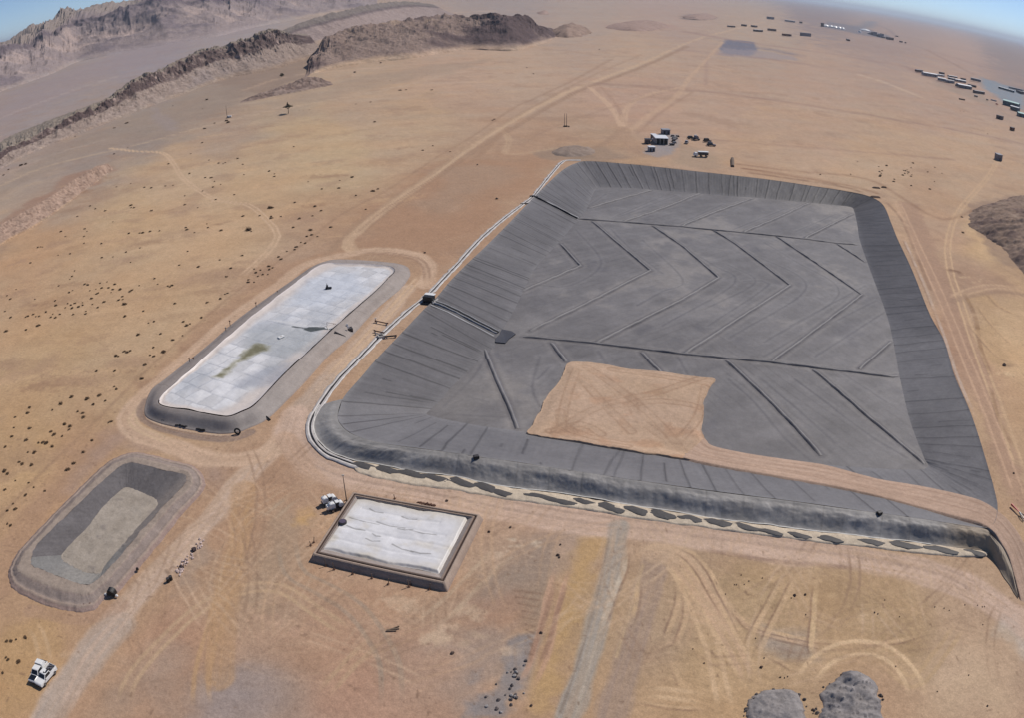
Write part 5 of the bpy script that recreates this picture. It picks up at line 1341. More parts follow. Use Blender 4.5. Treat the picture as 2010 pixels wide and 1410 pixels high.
def gully(X_, Y_, h):
    s_ = X_ * _gd[0] + Y_ * _gd[1] + 1.5 * fbm(X_ / 8, Y_ / 8, 5, 3)
    return h * (.78 + .5 * ridged(s_ / 7.5, (X_ * _gd[1] - Y_ * _gd[0]) / 45, 6, 4))
o = heap('spoil_mound', [(1915,411),(1903,437),(1912,449),(1940,467),(1968,487),(1993,518),(2014,540),(2070,610),(2200,640),(2230,480),(2130,415),(2040,392),(1985,391)], 10, .62, tan_rgb, 23, .6, 1.6, None, gully)
tag(o, 'huge brown gullied mound of dug earth rising at the right edge of the sand', 'spoil mound')
o = heap('conical_hill', [(1078,66),(1095,72),(1120,74),(1145,70),(1160,62),(1135,56),(1100,56)], 19, .8, lambda a, b, h, s: mixc(np.ones(a.shape + (3,)) * np.array([152, 130, 116.]), smooth(.1, .5, fbm(a / 12, b / 12, 4, 4)) * .7, (120, 100, 92)), 33, 2.5, 6, M_ROCK)
tag(o, kind='structure')
for nm, ol, hh in [('far_rise', [(1190,52),(1215,60),(1270,62),(1310,55),(1300,46),(1240,43)], 9), ('far_rise', [(1340,33),(1370,38),(1400,36),(1402,31),(1370,28)], 12), ('far_rise', [(1058,27),(1075,27),(1075,23),(1060,23)], 12)]:
    o = heap(nm, ol, hh, .4, lambda a, b, h, s: np.ones(a.shape + (3,)) * np.array([160, 136, 124.]) + (7 * fbm(a / 20, b / 20, 4, 4))[..., None], 43, 5, 8, M_ROCK); tag(o, kind='structure')
o = heap('dirt_mound', [(1083,297),(1095,305),(1130,307),(1160,303),(1168,295),(1150,289),(1110,288)], 2.2, .5, lambda a, b, h, s: np.ones(a.shape + (3,)) * np.array([146, 130, 118.]) + (8 * fbm(a / 3, b / 3, 4, 4))[..., None], 53, .8, 1)
tag(o, 'low brown mound of dug earth just beyond the far left corner of the pond', 'earth mound')

# ------------------------------------------------------------------ the air: thin dust over the whole plain
hz = MB().box((0, 24000, -140), (64000, 50000, 400)).build('haze', bpy.data.materials.new('dusty_air'))
tag(hz, kind='stuff')
mm_ = hz.data.materials[0]; mm_.use_nodes = True; t_ = mm_.node_tree
for n_ in list(t_.nodes): t_.nodes.remove(n_)
om = t_.nodes.new('ShaderNodeOutputMaterial'); pv = t_.nodes.new('ShaderNodeVolumePrincipled')
pv.inputs['Color'].default_value = (.78, .87, 1.0, 1); pv.inputs['Density'].default_value = 5.5e-5; pv.inputs['Anisotropy'].default_value = .2
t_.links.new(pv.outputs[0], om.inputs['Volume'])
# ================================================================== things
WHITE = mat('white_paint', (226, 226, 224), .35, .05, 2, spec=.5)
GLASS = mat('dark_glass', (30, 32, 38), .12, .1, 2, spec=.6, bump=0)
TYRE = mat('tyre_rubber', (30, 28, 28), .85, .15, 6)
RIM_ = mat('grey_rim', (130, 130, 132), .4, .1, 5, metal=.5)
BLACK = mat('black_plastic', (28, 28, 30), .5, .2, 3)
DARKM = mat('dark_painted_metal', (62, 58, 58), .5, .2, 3)
RUST = mat('rusty_steel', (96, 66, 52), .8, .3, 3)
LAMPG = mat('lamp_lens', (190, 190, 185), .2, .05, 5)
REDP = mat('red_paint', (168, 38, 34), .5, .15, 3)
CONC = mat('pale_concrete', (176, 172, 166), .9, .12, 1.5)
GREYW = mat('grey_cladding', (132, 134, 142), .6, .12, .6)
DGREYW = mat('dark_grey_cladding', (108, 108, 118), .6, .15, .6)
DARKW = mat('dark_brown_wall', (98, 86, 86), .8, .2, .6)
ROOFW = mat('pale_roof_sheet', (214, 216, 220), .5, .06, .5)
ROOFG = mat('grey_roof_sheet', (140, 144, 152), .6, .1, .5)
GREENR = mat('pale_green_roof', (150, 188, 184), .6, .08, .4)
DGREEN = mat('dark_green_wall', (76, 96, 104), .7, .15, .4)
WOOD = mat('weathered_wood', (112, 96, 82), .9, .25, 4)
DOORM = mat('shadowy_doorway', (40, 38, 42), .8, .1, 2)


def put(root, px, pz=0., rz=0.):
    root.location = g1(px[0], px[1], pz) if not isinstance(px, Vector) else px
    root.rotation_euler = (0, 0, rz)
    return root


def heading(front, rear):
    a, b = g1(*front), g1(*rear); return math.atan2(a.y - b.y, a.x - b.x)


def wheels(root, xs, ys, r, wd):
    for x in xs:
        for y in ys:
            w_ = MB().wheel((0, 0, 0), r, wd).build('wheel', TYRE, root, bevel=.03); w_.location = (x, y, r)
            MB().wheel((0, math.copysign(wd * .3, y), 0), r * .58, wd * .55, 12).build('rim', RIM_, w_)


def pickup(name, label, canopy):
    t = empty(name, (0, 0, 0), label, 'pickup truck')
    W = .90
    body = MB().prism([(-2.55, .45), (2.45, .45), (2.58, .62), (2.55, .88), (2.30, 1.04), (1.10, 1.12), (-2.55, 1.12)], -W, W)
    b = body.build('body', WHITE, t, bevel=.05)
    # cab with raked screen
    cab_f, cab_r = (1.15, -.85)
    cab = MB().add([(-.85, -W + .03, 1.10), (1.20, -W + .03, 1.10), (1.20, W - .03, 1.10), (-.85, W - .03, 1.10), (-.70, -W + .16, 1.80), (.45, -W + .16, 1.80), (.45, W - .16, 1.80), (-.70, W - .16, 1.80)],
                   [(3, 2, 1, 0), (4, 5, 6, 7), (0, 1, 5, 4), (1, 2, 6, 5), (2, 3, 7, 6), (3, 0, 4, 7)]).build('cab', WHITE, t, bevel=.05)
    MB().add([(1.13, -.72, 1.185), (1.13, .72, 1.185), (.56, .64, 1.72), (.56, -.64, 1.72)], [(0, 1, 2, 3)]).build('windscreen', GLASS, t)
    bpy.context.view_layer.update()
    for s in (-1, 1):
        MB().add([(-.72, s * (W - .042), 1.2), (.95, s * (W - .042), 1.2), (.45, s * (W - .135), 1.72), (-.62, s * (W - .135), 1.72)], [(0, 1, 2, 3) if s < 0 else (3, 2, 1, 0)]).build('side_window', GLASS, t)
        MB().box((2.52, s * .66, .70), (.10, .30, .16)).build('headlight', LAMPG, t, bevel=.02)
        MB().box((.95, s * (W + .10), 1.10), (.12, .18, .16)).build('mirror', BLACK, t, bevel=.02)
    MB().box((2.60, 0, .42), (.16, 1.6, .22)).build('front_bumper', DARKM, t, bevel=.03)
    MB().box((-2.62, 0, .45), (.12, 1.6, .18)).build('rear_bumper', DARKM, t, bevel=.03)
    if not canopy:
        MB().box((-1.72, 0, 1.125), (1.42, 1.44, .02)).build('load_bed', DARKM, t)
        for s in (-1, 1): MB().box((-1.72, s * .80, 1.12), (1.66, .10, .22)).build('bed_side', WHITE, t, bevel=.02)
        MB().box((-2.50, 0, 1.12), (.08, 1.5, .22)).build('tailgate', WHITE, t, bevel=.02)
        l = MB()
        for k in range(7): l.box((-1.3 - .15 * k, -.45 + .3 * (k % 4), 1.145), (.3, .25, .14 + .05 * (k % 3)), k * .7)
        l.build('load', mat('jumbled_load', (104, 104, 112), .8, .4, 5), t, bevel=.02)
        MB().add([(-.9, .2, 1.812), (.1, .35, 1.812), (.1, .68, 1.812), (-.6, .68, 1.812)], [(0, 1, 2, 3)]).build('roof_panel', GLASS, t)
        MB().add([(-.05, -.1, 1.812), (.35, .1, 1.812), (.15, .6, 1.812)], [(0, 1, 2)]).build('roof_sticker', GLASS, t)
    else:
        MB().box((-1.35, 0, 1.14), (1.15, 1.78, .88), taper=(.95, .9)).build('canopy', WHITE, t, bevel=.05)
        MB().box((-.74, 0, 1.83), (.10, 1.5, .03)).build('roof_gap', GLASS, t)
        MB().box((-2.25, 0, 1.125), (.60, 1.5, .03)).build('open_tray', GLASS, t)
        MB().box((-2.25, 0, 1.16), (.14, 1.3, .08)).build('tray_bar', WHITE, t)
        MB().box((1.78, 0, 1.10), (1.10, 1.60, .03), taper=(.95, .95)).build('dark_bonnet', GLASS, t)  # thin dark sheet over the bonnet
    wheels(t, (1.55, -1.6), (-.78, .78), .40, .26)
    return t


h_ = heading((74, 1350), (107, 1311))
p1 = pickup('pickup_truck', 'white double-cab pickup with an open loaded bed, nearer the grey road of the two', False); put(p1, (93, 1333), .02, h_); p1.scale = (.93,) * 3
h2 = heading((66, 1340), (94, 1296))
p2_ = pickup('pickup_truck', 'white pickup with a closed canopy and dark bonnet, on the sand side of the pair', True); put(p2_, (78, 1325), .02, h2); p2_.scale = (.95, .90, .93)


def machine(label, arm):
    t = empty('pump_unit', (0, 0, 0), label, 'pump unit')
    MB().box((0, 0, .45), (3.2, 1.3, .18)).build('chassis', DARKM, t, bevel=.03)
    MB().prism([(-1.5, .63), (-.35, .63), (-.35, 1.55), (-.6, 1.8), (-1.3, 1.8), (-1.5, 1.6)], -.55, .55).build('engine_hood', WHITE, t, bevel=.08)
    tk = MB(); tk.wheel((.75, 0, 1.05), .50, 1.25, 18); tk.build('tank', WHITE, t, bevel=.06)
    MB().box((.1, 0, .63), (.6, .9, 1.05)).build('control_box', DARKM, t, bevel=.04)
    MB().box((.1, 0, 1.70), (.75, 1.05, .10)).build('control_box_roof', WHITE, t, bevel=.03)
    MB().tube([(-1.0, .3, 1.8), (-1.0, .3, 2.15)], .06).build('exhaust', RUST, t)
    wheels(t, (1.05, -1.1), (-.72, .72), .38, .24)
    if arm:
        pts = [(1.3 + .9 * (1 - math.cos(a)), .75 * math.sin(a) - .1, .9 - .1 * a) for a in np.linspace(0, 5.2, 22)]
        MB().tube(pts, .10, 8).build('hose', mat('tan_hose', (122, 98, 78), .7, .2, 3), t)
        MB().box((-1.7, .2, .5), (.5, .9, .8)).build('battery_box', WHITE, t, bevel=.05)
    return t


m1 = machine('white pump unit with a coiled tan hose, tight against the corner of the small tank', True); put(m1, (662, 1000), 0, heading((675, 995), (648, 1004)))
m2 = machine('white pump unit without a hose, just behind the other one beside the lamp pole', False); put(m2, (648, 989), 0, heading((660, 984), (637, 992)))

t = empty('lamp_pole', g1(681, 989), 'tall thin dark pole with a small lamp, standing at the corner of the white-covered tank', 'lamp pole')
MB().tube([(0, 0, 0), (0, 0, 6.3)], .11, 8, .06).build('pole', DARKM, t)
MB().box((0, 0, 6.3), (.5, .22, .16)).build('lamp_head', CONC, t, bevel=.03)
MB().box((0, 0, 0), (.5, .5, .25)).build('base', CONC, t, bevel=.03)

for k, (px_, lb) in enumerate((((1108, 248), 'left one of two tall thin masts standing alone on the sand'), ((1112, 248), 'right one of two tall thin masts standing alone on the sand'))):
    t = empty('mast', g1(*px_), lb, 'mast', 'two bare masts on the far sand')
    MB().tube([(0, 0, 0), (0, 0, 8.3)], .17, 8, .10).build('pole', DARKM, t)
    MB().box((0, 0, 0), (1.3, .9, .7)).build('base', BLACK, t, bevel=.05)
o = MB().box((0, 0, 0), (.9, .7, .8), taper=(.8, .8)).build('cable_drum', BLACK, loc=g1(1116.5, 248.5), bevel=.1); tag(o, 'small dark block on the sand right of the two thin masts', 'block')
t = empty('mast', g1(446, 231), 'single tall mast rising beside a small white box on the grey wash', 'mast')
MB().tube([(0, 0, 0), (-.4, 0, 9.5)], .20, 8, .12).build('pole', DARKM, t); MB().box((0, 0, 0), (1, 1, .5)).build('base', DARKM, t, bevel=.05)
t = empty('cabinet', g1(450, 230), 'small white cabinet lying beside the single mast on the grey wash', 'cabinet')
MB().box((0, 0, .3), (3.4, 1.4, 1.2), .1).build('body', WHITE, t, bevel=.05); MB().box((0, 0, 0), (3.2, 1.2, .3), .1).build('plinth', BLACK, t)


def leaf_blob(mb, c, r, n, rnd, size=.25, flat=.6):
    for k in range(n):
        u_ = rnd.gauss(0, 1), rnd.gauss(0, 1), rnd.gauss(0, 1); L_ = math.sqrt(sum(q * q for q in u_)) + 1e-6; q = rnd.random()**.4
        p = Vector((c[0] + u_[0] / L_ * r * q, c[1] + u_[1] / L_ * r * q, c[2] + abs(u_[2]) / L_ * r * q * flat))
        a = Vector((rnd.uniform(-1, 1), rnd.uniform(-1, 1), rnd.uniform(-.6, .8))).normalized() * size * rnd.uniform(.6, 1.3); b_ = a.cross(Vector((rnd.uniform(-1, 1), rnd.uniform(-1, 1), 1))).normalized() * size * rnd.uniform(.4, .9)
        mb.add([p - a, p + b_, p + a, p - b_], [(0, 1, 2, 3)])


LEAF = mat('dusty_thorn_leaf', (84, 76, 52), .9, .35, 1.5, bump=0)
LEAFD = mat('dark_scrub_twigs', (98, 78, 58), .95, .35, 1.5, bump=0)
BARK = mat('thorn_bark', (84, 68, 56), .95, .25, 3)
rnd = random.Random(8)
t = empty('thorn_tree', g1(566, 223), 'flat-crowned thorn tree standing alone on the sand below the low dark spur', 'tree')
tr = MB(); tr.tube([(0, 0, 0), (.15, 0, 2), (0, .1, 4.2)], .32, 8, .18)
for k in range(7):
    a = k * .9; tr.tube([(0, .1, 3.6), (math.cos(a) * 1.3, math.sin(a) * 1.3, 4.8), (math.cos(a) * 2.7, math.sin(a) * 2.7, 5.6)], .12, 6, .05)
tr.build('trunk', BARK, t)
cr_ = MB()
for k in range(16):
    a = k * 2.4; r_ = 3.2 * math.sqrt((k + .5) / 16); leaf_blob(cr_, (math.cos(a) * r_, math.sin(a) * r_, 5.2 + .3 * rnd.random()), 1.3, 70, rnd, .26, .5)
leaf_blob(cr_, (0, 0, 5.8), 1.6, 260, rnd, .28, 1.0); leaf_blob(cr_, (-.3, 0, 7.0), .8, 120, rnd, .26, 1.6); leaf_blob(cr_, (-.2, 0, 8.3), .4, 40, rnd, .22, 1.8)
cr_.build('crown', LEAF, t)
for (px_, sc, lb) in (((553, 150), 1.0, 'dark bushy tree at the foot of the slope between the ridge and dark hills'),):
    t = empty('bushy_tree', g1(*px_), lb, 'tree')
    MB().tube([(0, 0, 0), (.2, 0, 3)], .4, 8, .2).build('trunk', BARK, t); c_ = MB()
    for k in range(10): leaf_blob(c_, (rnd.uniform(-2.5, 2.5), rnd.uniform(-2, 2), rnd.uniform(1.0, 5.5)), 2.3, 90, rnd, .5, .9)
    c_.build('crown', LEAF, t); t.scale = (.62, .62, .62)

# ---- shrubs: each one its own plant, eight shapes shared
protos = []
for k in range(8):
    m = MB(); rk = random.Random(k + 20)
    for j in range(3 + k % 3): leaf_blob(m, (rk.uniform(-.35, .35), rk.uniform(-.3, .3), .02), rk.uniform(.35, .55), 46, rk, .13, .9)
    for j in range(7):
        a = rk.uniform(0, 6.28); m.tube([(0, 0, 0), (math.cos(a) * .3, math.sin(a) * .3, .4), (math.cos(a) * .55, math.sin(a) * .55, rk.uniform(.5, .75))], .02, 4, .01)
    o = m.build('desert_shrub', LEAFD); protos.append(o.data); bpy.data.objects.remove(o)
C1 = [(770,1078),(685,1098),(890,1103),(1020,1088),(975,1092),(1115,1018),(1193,1122),(1210,1042),(1243,1043),(1263,1065),(1255,1098),(1300,1083),(1230,940),(1290,957),(1313,960),(1327,955),(1400,930),(1438,1025),(1430,965),(1583,1005),(1617,1020),(1615,1037),(1815,1067),(1893,1110),(1995,1105),(2000,1060),(1735,1190),(1595,1220,2),(1655,1272),(1595,1272),(1597,1283),(1530,1267),(1430,1270),(1218,1315),(1225,1337),(1303,1355),(1145,1367),(1097,1337),(1100,1350),(940,1357),(885,1360),(843,1368),(823,1370),(757,1372),(665,1303),(455,1272),(620,1238),(560,1227,1.6),(530,1210),(770,1207,1.4),(772,1220),(790,1220),(893,1238),(1087,1150),(1088,1203),(1165,1220),(1270,1172),(1460,1350,2.6),(1480,1360),(1728,1337),(1762,1285),(1842,1268),(1890,1238),(1857,1213),(1830,1352,1.8),(1950,1335),(1870,1390),(1805,1390),(1835,1380),(385,1390),(160,1330,2),(990,962),(850,1100,1.5),(1123,903),(1190,837),(1380,1143),(500,1345),(512,1360),(495,1390),(360,1360)]
C1b = [(752,865),(672,903,1.4),(547,717,1.6),(600,690,1.8),(672,752,2),(745,722,2),(755,588,1.6),(848,605,1.6),(898,545,2),(1018,620),(1220,583,2),(1193,637),(443,800,1.4),(125,970,2.4),(50,995,1.8),(20,1028,1.6),(155,962,1.8),(1730,860),(1345,718,2.4),(1335,707,1.6),(1265,722,1.6),(1205,755,1.8),(1760,650,1.6),(1785,648,1.4),(1820,648,1.4)]
C4 = [(95,292),(40,330),(60,350),(207,350),(30,422),(62,457),(35,540,2.4),(155,530),(225,505,1.4),(440,182),(425,215),(412,232),(345,272),(410,310),(427,298),(325,360),(330,387),(400,375),(418,385),(422,403),(385,400),(440,375),(487,370),(485,385),(462,395),(505,422),(503,437),(540,345),(545,380),(575,398),(612,367),(580,312),(570,318),(565,290),(590,255),(600,285),(630,248),(520,265,1.5),(498,262),(530,300),(640,283),(678,262),(665,293,1.6),(705,293,1.6),(655,310),(775,298,1.5),(765,305),(818,270),(720,335),(697,357),(722,352),(735,378,2),(165,450),(150,455),(195,440),(212,452),(230,450),(270,425),(312,437),(300,457),(325,460),(355,438,1.5),(430,440),(737,452),(845,420),(1032,375),(875,490),(905,482),(910,228),(928,262),(990,272),(1010,270),(1000,278),(1055,150),(1167,160),(1295,118),(1427,92),(1327,215),(1335,218),(1360,167),(1497,172),(1533,178),(1508,193),(1520,215),(1547,205),(1585,155),(1605,165),(1588,175),(1578,203),(1465,235),(1463,250),(1495,250),(1640,100,1.5),(1655,115),(1690,67),(1733,58),(1745,42),(1772,15),(1797,20),(1325,320),(1340,315),(1295,347),(1220,370,1.8),(1080,482),(1098,505),(1118,495),(1187,458),(815,560),(945,555,1.4),(1020,590),(1075,565),(905,635),(965,660,1.5),(885,680),(907,687),(680,685),(697,687),(730,660),(750,662),(765,655),(853,740),(675,777,1.8),(567,777),(835,820),(673,868),(683,882),(585,920),(620,950),(420,928,1.4),(355,968,1.4),(550,972,1.5),(515,940,1.5),(457,1015,1.5),(490,1022),(490,1048),(310,1005),(175,990),(165,1022),(90,1047),(378,1090,1.3),(412,1100),(407,1122),(175,1112),(80,1110),(300,1133),(318,1152,1.3),(365,1160,1.2),(70,1160),(155,1182),(225,1198,1.2),(253,1197),(273,1198),(30,1222),(305,1220,1.2),(165,1253),(205,1255,1.5),(185,1330),(115,1310,1.3),(130,1323,1.3),(30,1365,1.3),(45,1380,1.4),(437,1318,1.3),(400,1357),(540,1185),(490,1253),(640,1080),(655,1072),(178,137),(343,90),(238,42),(222,45),(250,42),(495,20),(595,22),(825,48),(742,72),(665,100),(598,105,1.7),(413,82),(770,132),(1105,68)]
C2 = [(640,890),(890,707),(900,700),(540,855),(480,882),(195,715,1.5),(222,614),(173,598),(85,612),(85,1148),(65,1040,1.4),(145,1230),(215,1110),(190,1122,1.4),(287,472),(233,367,2.6),(80,422,2),(905,370),(1093,395),(1130,432),(923,525),(532,527,1.5),(800,537),(1518,288,2),(345,530,2),(380,527,2.4)]
C0 = [(90,12),(168,25),(28,65),(200,50),(265,72,1.2),(150,95),(77,148,1.2),(45,187),(90,178),(43,265),(63,275,1.2),(95,948),(38,958,1.3),(153,935),(35,1052),(48,1068),(110,1078),(18,1143,1.3),(65,957)]
C3 = [(1030,947),(810,1025),(1200,972,1.4),(1155,978),(1175,1002),(1157,1007),(1170,1017),(1165,1028,1.4),(1160,1035),(1300,1000),(1312,1002),(1322,997),(1345,985),(1330,1010),(1325,1018),(1310,1018),(1297,1028),(1350,1027),(1345,1035),(1355,957),(1485,982),(1443,1010),(1527,1017),(1245,1052),(1243,1066),(1483,1066),(1345,1090,1.3),(1455,1110),(990,1023),(1795,785),(1645,582,2.6),(1635,650),(1655,652),(1595,662),(815,515),(515,465),(1745,411,2.6),(1645,1275),(1650,1367)]
LABS = {'C1': ('small dark desert shrub on the pale sand in the upper left, above the scrub belt', 'shrubs on the upper left sand'),
        'C1b': ('dark low bush on the grey-brown wash below the rocky escarpment', 'bushes on the wash below the escarpment'),
        'C4': ('small dark desert shrub on the sand left of the white-covered pond', 'shrubs on the sand left of the covered pond'),
        'C2': ('small lone shrub on the open sand beyond the long diagonal road', 'shrubs beyond the diagonal road'),
        'C0': ('small dark shrub at the far left beside the empty earth basin', 'shrubs beside the empty basin'),
        'C3': ('small dark shrub on the open sand beyond the far right corner of the pond', 'shrubs beyond the far right corner of the pond')}
for nm, lst, ox, oy, s0 in (('C1', C1, 0, 0, 1.0), ('C1b', C1b, 0, 0, 1.25), ('C4', C4, 0, 470, .78), ('C2', C2, 670, 0, 1.2), ('C0', C0, 0, 940, .58), ('C3', C3, 1340, 0, 1.05)):
    for k, q in enumerate(lst):
        o = bpy.data.objects.new('desert_shrub', protos[(k * 5 + len(nm)) % 8]); COL.objects.link(o)
        sz = s0 * (q[2] * .85 if len(q) > 2 else 1.0) * (.6 + .6 * ((k * 37) % 11) / 10)
        o.location = g1(ox + q[0] / 3, oy + q[1] / 3 + .6, 0); o.scale = (sz * 1.1, sz * 1.1, sz * .8); o.rotation_euler = (0, 0, k * 2.1)
        big = len(q) > 2 and q[2] >= 1.8
        tag(o, LABS[nm][0].replace('small dark', 'broad dark').replace('small lone', 'broad lone').replace('dark low', 'broad dark') if big else LABS[nm][0], 'shrub', LABS[nm][1] + (', broad ones' if big else ''))

# ---- stones
rocks = []
for k in range(5):
    import bmesh
    bm = bmesh.new(); bmesh.ops.create_icosphere(bm, subdivisions=2, radius=.5); rk = random.Random(k)
    ph = [rk.uniform(0, 6) for _ in range(6)]
    for v in bm.verts:
        n_ = v.co.normalized(); f_ = 1 + .22 * math.sin(3 * n_.x + ph[0]) * math.sin(4 * n_.y + ph[1]) + .15 * math.sin(6 * n_.z + ph[2]) + rk.uniform(-.07, .07); v.co = Vector((n_.x * f_ * .55, n_.y * f_ * .45, n_.z * f_ * .36))
    me = bpy.data.meshes.new('rock'); bm.to_mesh(me); bm.free(); rocks.append(me)
RK = {}
def rock(px_, sz, rgb, label, group, nm='stone', k=0, z=0.):
    key = (k % 5, rgb)
    if key not in RK:
        me = rocks[k % 5].copy(); me.materials.clear(); me.materials.append(mat('stone_%d_%d_%d' % rgb, rgb, .95, .2, 3)); RK[key] = me
    o = bpy.data.objects.new(nm, RK[key]); COL.objects.link(o); o.location = g1(px_[0], px_[1], z) + Vector((0, 0, sz * .12)); o.scale = (sz, sz, sz); o.rotation_euler = (0, 0, k * 1.7)
    return tag(o, label, nm.replace('_', ' '), group)
rk = random.Random(9)
for k in range(36):
    hx, hy, rx_, ry_ = ((1527, 1400, 62, 46), (1667, 1392, 66, 70))[k % 2]; a = rk.uniform(-3.3, .15)
    rock((hx + rx_ * math.cos(a) + rk.gauss(0, 2.5), hy + ry_ * math.sin(a) + rk.gauss(0, 2.5)), rk.uniform(.18, .6), (92, 86, 84), ['small grey rock spilled round the foot of the flatter left heap', 'small grey rock spilled round the foot of the taller right heap'][k % 2], ['rocks spilled from the flatter heap', 'rocks spilled from the taller heap'][k % 2], 'rock', k)
rk = random.Random(3)
for k in range(64):          # the broken white rubble in a row along the grey road
    f_ = rk.random(); base = (348 + 52 * f_ + rk.gauss(0, 3.5), 1122 - 60 * f_ + rk.gauss(0, 4))
    if k < 22: base = (352 + rk.gauss(0, 3.5), 1121 + rk.gauss(0, 3))
    rock(base, rk.uniform(.2, .55), (196, 176, 168), 'small pinkish-white rubble stone in the row between the grey road and the open dirt', 'white rubble stones beside the grey road', 'stone', k)
for k, (x_, y_) in enumerate([(356, 1116), (381, 1081)]): rock((x_, y_), 1.0, (66, 54, 54), ['dark stone at the lower end of the white rubble row', 'dark stone halfway up the white rubble row'][k], None, 'stone', k)
for k, (x_, y_) in enumerate([(331, 1143), (336, 1139)]):
    t = empty('drum', g1(x_, y_), ['lower of two black drums on the dirt below the white rubble', 'upper of two black drums on the dirt below the white rubble'][k], 'drum')
    m = MB(); m.tube([(0, 0, 0), (0, 0, .75)], .32, 14); m.build('barrel', BLACK, t, bevel=.02); MB().tube([(0, 0, .75), (0, 0, .80)], .34, 14).build('lid', DARKM, t)
for k in range(34):
    f_ = rk.random(); base = rk.choice([(1026 + 8 * f_, 1318 - 26 * f_), (1012 + rk.gauss(0, 4), 1322 + rk.gauss(0, 4)), (1000 + rk.gauss(0, 16), 1350 + rk.gauss(0, 12)), (975 + rk.gauss(0, 12), 1385 + rk.gauss(0, 8)), (1008 + rk.gauss(0, 5), 1372 + rk.gauss(0, 5))])
    rock((base[0] + rk.gauss(0, 2), base[1] + rk.gauss(0, 2)), rk.uniform(.2, .55), (96, 88, 86) if k % 3 else (150, 146, 144), 'small grey rock among the chips in the pale grey patch at the bottom centre', 'grey rocks in the bottom centre patch', 'rock', k)
ST = [(305,627),(317,627),(363,625),(390,605),(253,682),(345,570),(470,587),(640,705),(722,685,2),(1190,717),(1130,790,1.3),(1150,798),(1277,815),(1485,757),(1540,765),(1570,778),(1662,745),(1737,747),(1765,757),(1778,755),(1768,862),(725,802),(463,1112,2.2),(480,1058),(575,1172,1.3),(600,1175),(618,1168),(430,942),(765,1362,1.8),(1175,1285,1.6),(60,1005),(127,1088),(1255,1107),(1500,1255),(950,1158),(850,1235),(1685,1158),(1795,1340,1.6)]
for k, q in enumerate(ST):
    s_k = q[2] if len(q) > 2 else 1.0
    rock((1340 + q[0] / 3, 940 + q[1] / 3), .22 * s_k, (84, 66, 58), 'broad dark stone on the tan ground at the bottom right' if s_k > 1.5 else 'tiny dark stone on the tan ground at the bottom right', 'broad stones bottom right' if s_k > 1.5 else 'tiny dark stones bottom right', 'stone', k)
for k, (x_, y_, s_k) in enumerate([(1095, 1091, 1.3), (1098, 1095, .9), (888, 1283, 1.3), (1062, 1243, 1.1), (1100, 1070, .8), (960, 1045, 1.1), (1002, 1036, .9), (877, 984, 1.2), (1043, 1386, .9), (975, 390, 2.4), (937, 323, 2.0), (834, 496, 1.6), (1990, 930, 1.2), (1971, 718, 2.6), (1560, 1170, 1.2)]):
    lb = ['larger dark stone right of the tank, on the brown patch', 'small dark stone just below the larger one on the brown patch', 'heart-shaped dark stone on the grey scraped strip below the tank', 'dark stone at the end of the wheel cuts, bottom centre', 'reddish stone at the near edge of the front road', 'flat dark stone on the dirt right of the tank wall', 'small dark stone on orange dirt between tank and brown patch', 'brown stone above the far wall of the tank', 'brown stone on the ochre strip at the very bottom', 'long dark stone on the red soil left of the lined pond', 'dark stone near the top of the red soil field', 'dark stone at the fork above the covered pond', 'dark stone near the right edge beside the lined pond', 'wide dark stone on the pale sand at the right edge', 'dark stone on pale crust below the front road'][k]
    rock((x_, y_), s_k * .45, (86, 70, 62), lb, None, 'stone', k)

# ---- inlet box on the left rim
t = empty('inlet_box', g1(842, 592), 'dark inlet box with a bright white lid on the left rim, above the black chute', 'inlet box', rz=heading((860, 575), (842, 592)))
MB().box((0, 0, 0), (2.6, 2.8, 1.9)).build('shaft', BLACK, t, bevel=.05)
MB().box((.9, 0, 1.9), (1.5, 3.1, .14)).build('lid', WHITE, t, bevel=.03)
MB().box((-1.9, .2, 0), (1.3, 2.4, .5), taper=(.7, .8)).build('liner_skirt', BLACK, t, bevel=.05)
MB().box((.2, -1.9, .05), (3.6, .5, .4)).build('cloth_collar', CONC, t, bevel=.1)
# pipes crossing the trench
def pipe_run(a, b, r, m_, label, z=.5, ends=True):
    A_, B_ = g1(*a, 0), g1(*b, 0); t = empty('pipe', A_, label, 'pipe')
    MB().tube([(0, 0, z), tuple((B_ - A_) + Vector((0, 0, z)))], r, 10).build('barrel', m_, t)
    for f_ in ((.1, .9) if ends else (.5,)):
        q = (B_ - A_) * f_; MB().box((q.x, q.y, 0), (.35, .35, z)).build('support', CONC, t)
    for f_ in (0, 1):
        q = (B_ - A_) * f_; d_ = (B_ - A_).normalized() * .12
        MB().tube([(q.x - d_.x, q.y - d_.y, z), (q.x + d_.x, q.y + d_.y, z)], r * 1.45, 10).build('flange', RUST, t)
    return t
pipe_run((737, 633), (761, 638), .16, RUST, 'upper thin rusty pipe reaching from the road towards the pale trench')
pipe_run((735, 652), (752, 656), .16, RUST, 'lower rusty pipe reaching from the road towards the pale trench')
pipe_run((736, 656), (752, 661), .12, CONC, 'pale pipe lying just below the lower rusty pipe by the trench')
pipe_run((757, 664), (778, 662), .20, BLACK, 'black pipe running from the trench to the edge of the dark slope')
t = empty('valve_box', g1(748, 663), 'pale concrete valve box sitting across the trench where the pipes meet', 'valve box'); MB().box((0, 0, 0), (1.8, 1.6, .8), .5).build('box', CONC, t, bevel=.05); MB().box((0, 0, .8), (1.0, .9, .1), .5).build('hatch', DARKM, t, bevel=.02)
t = empty('valve_post', g1(737, 632), 'small upright valve at the roadside end of the upper rusty pipe', 'valve'); MB().tube([(0, 0, 0), (0, 0, 1.1)], .10).build('stem', RUST, t); MB().box((0, 0, 1.1), (.7, .12, .12), .6).build('handle', WHITE, t)
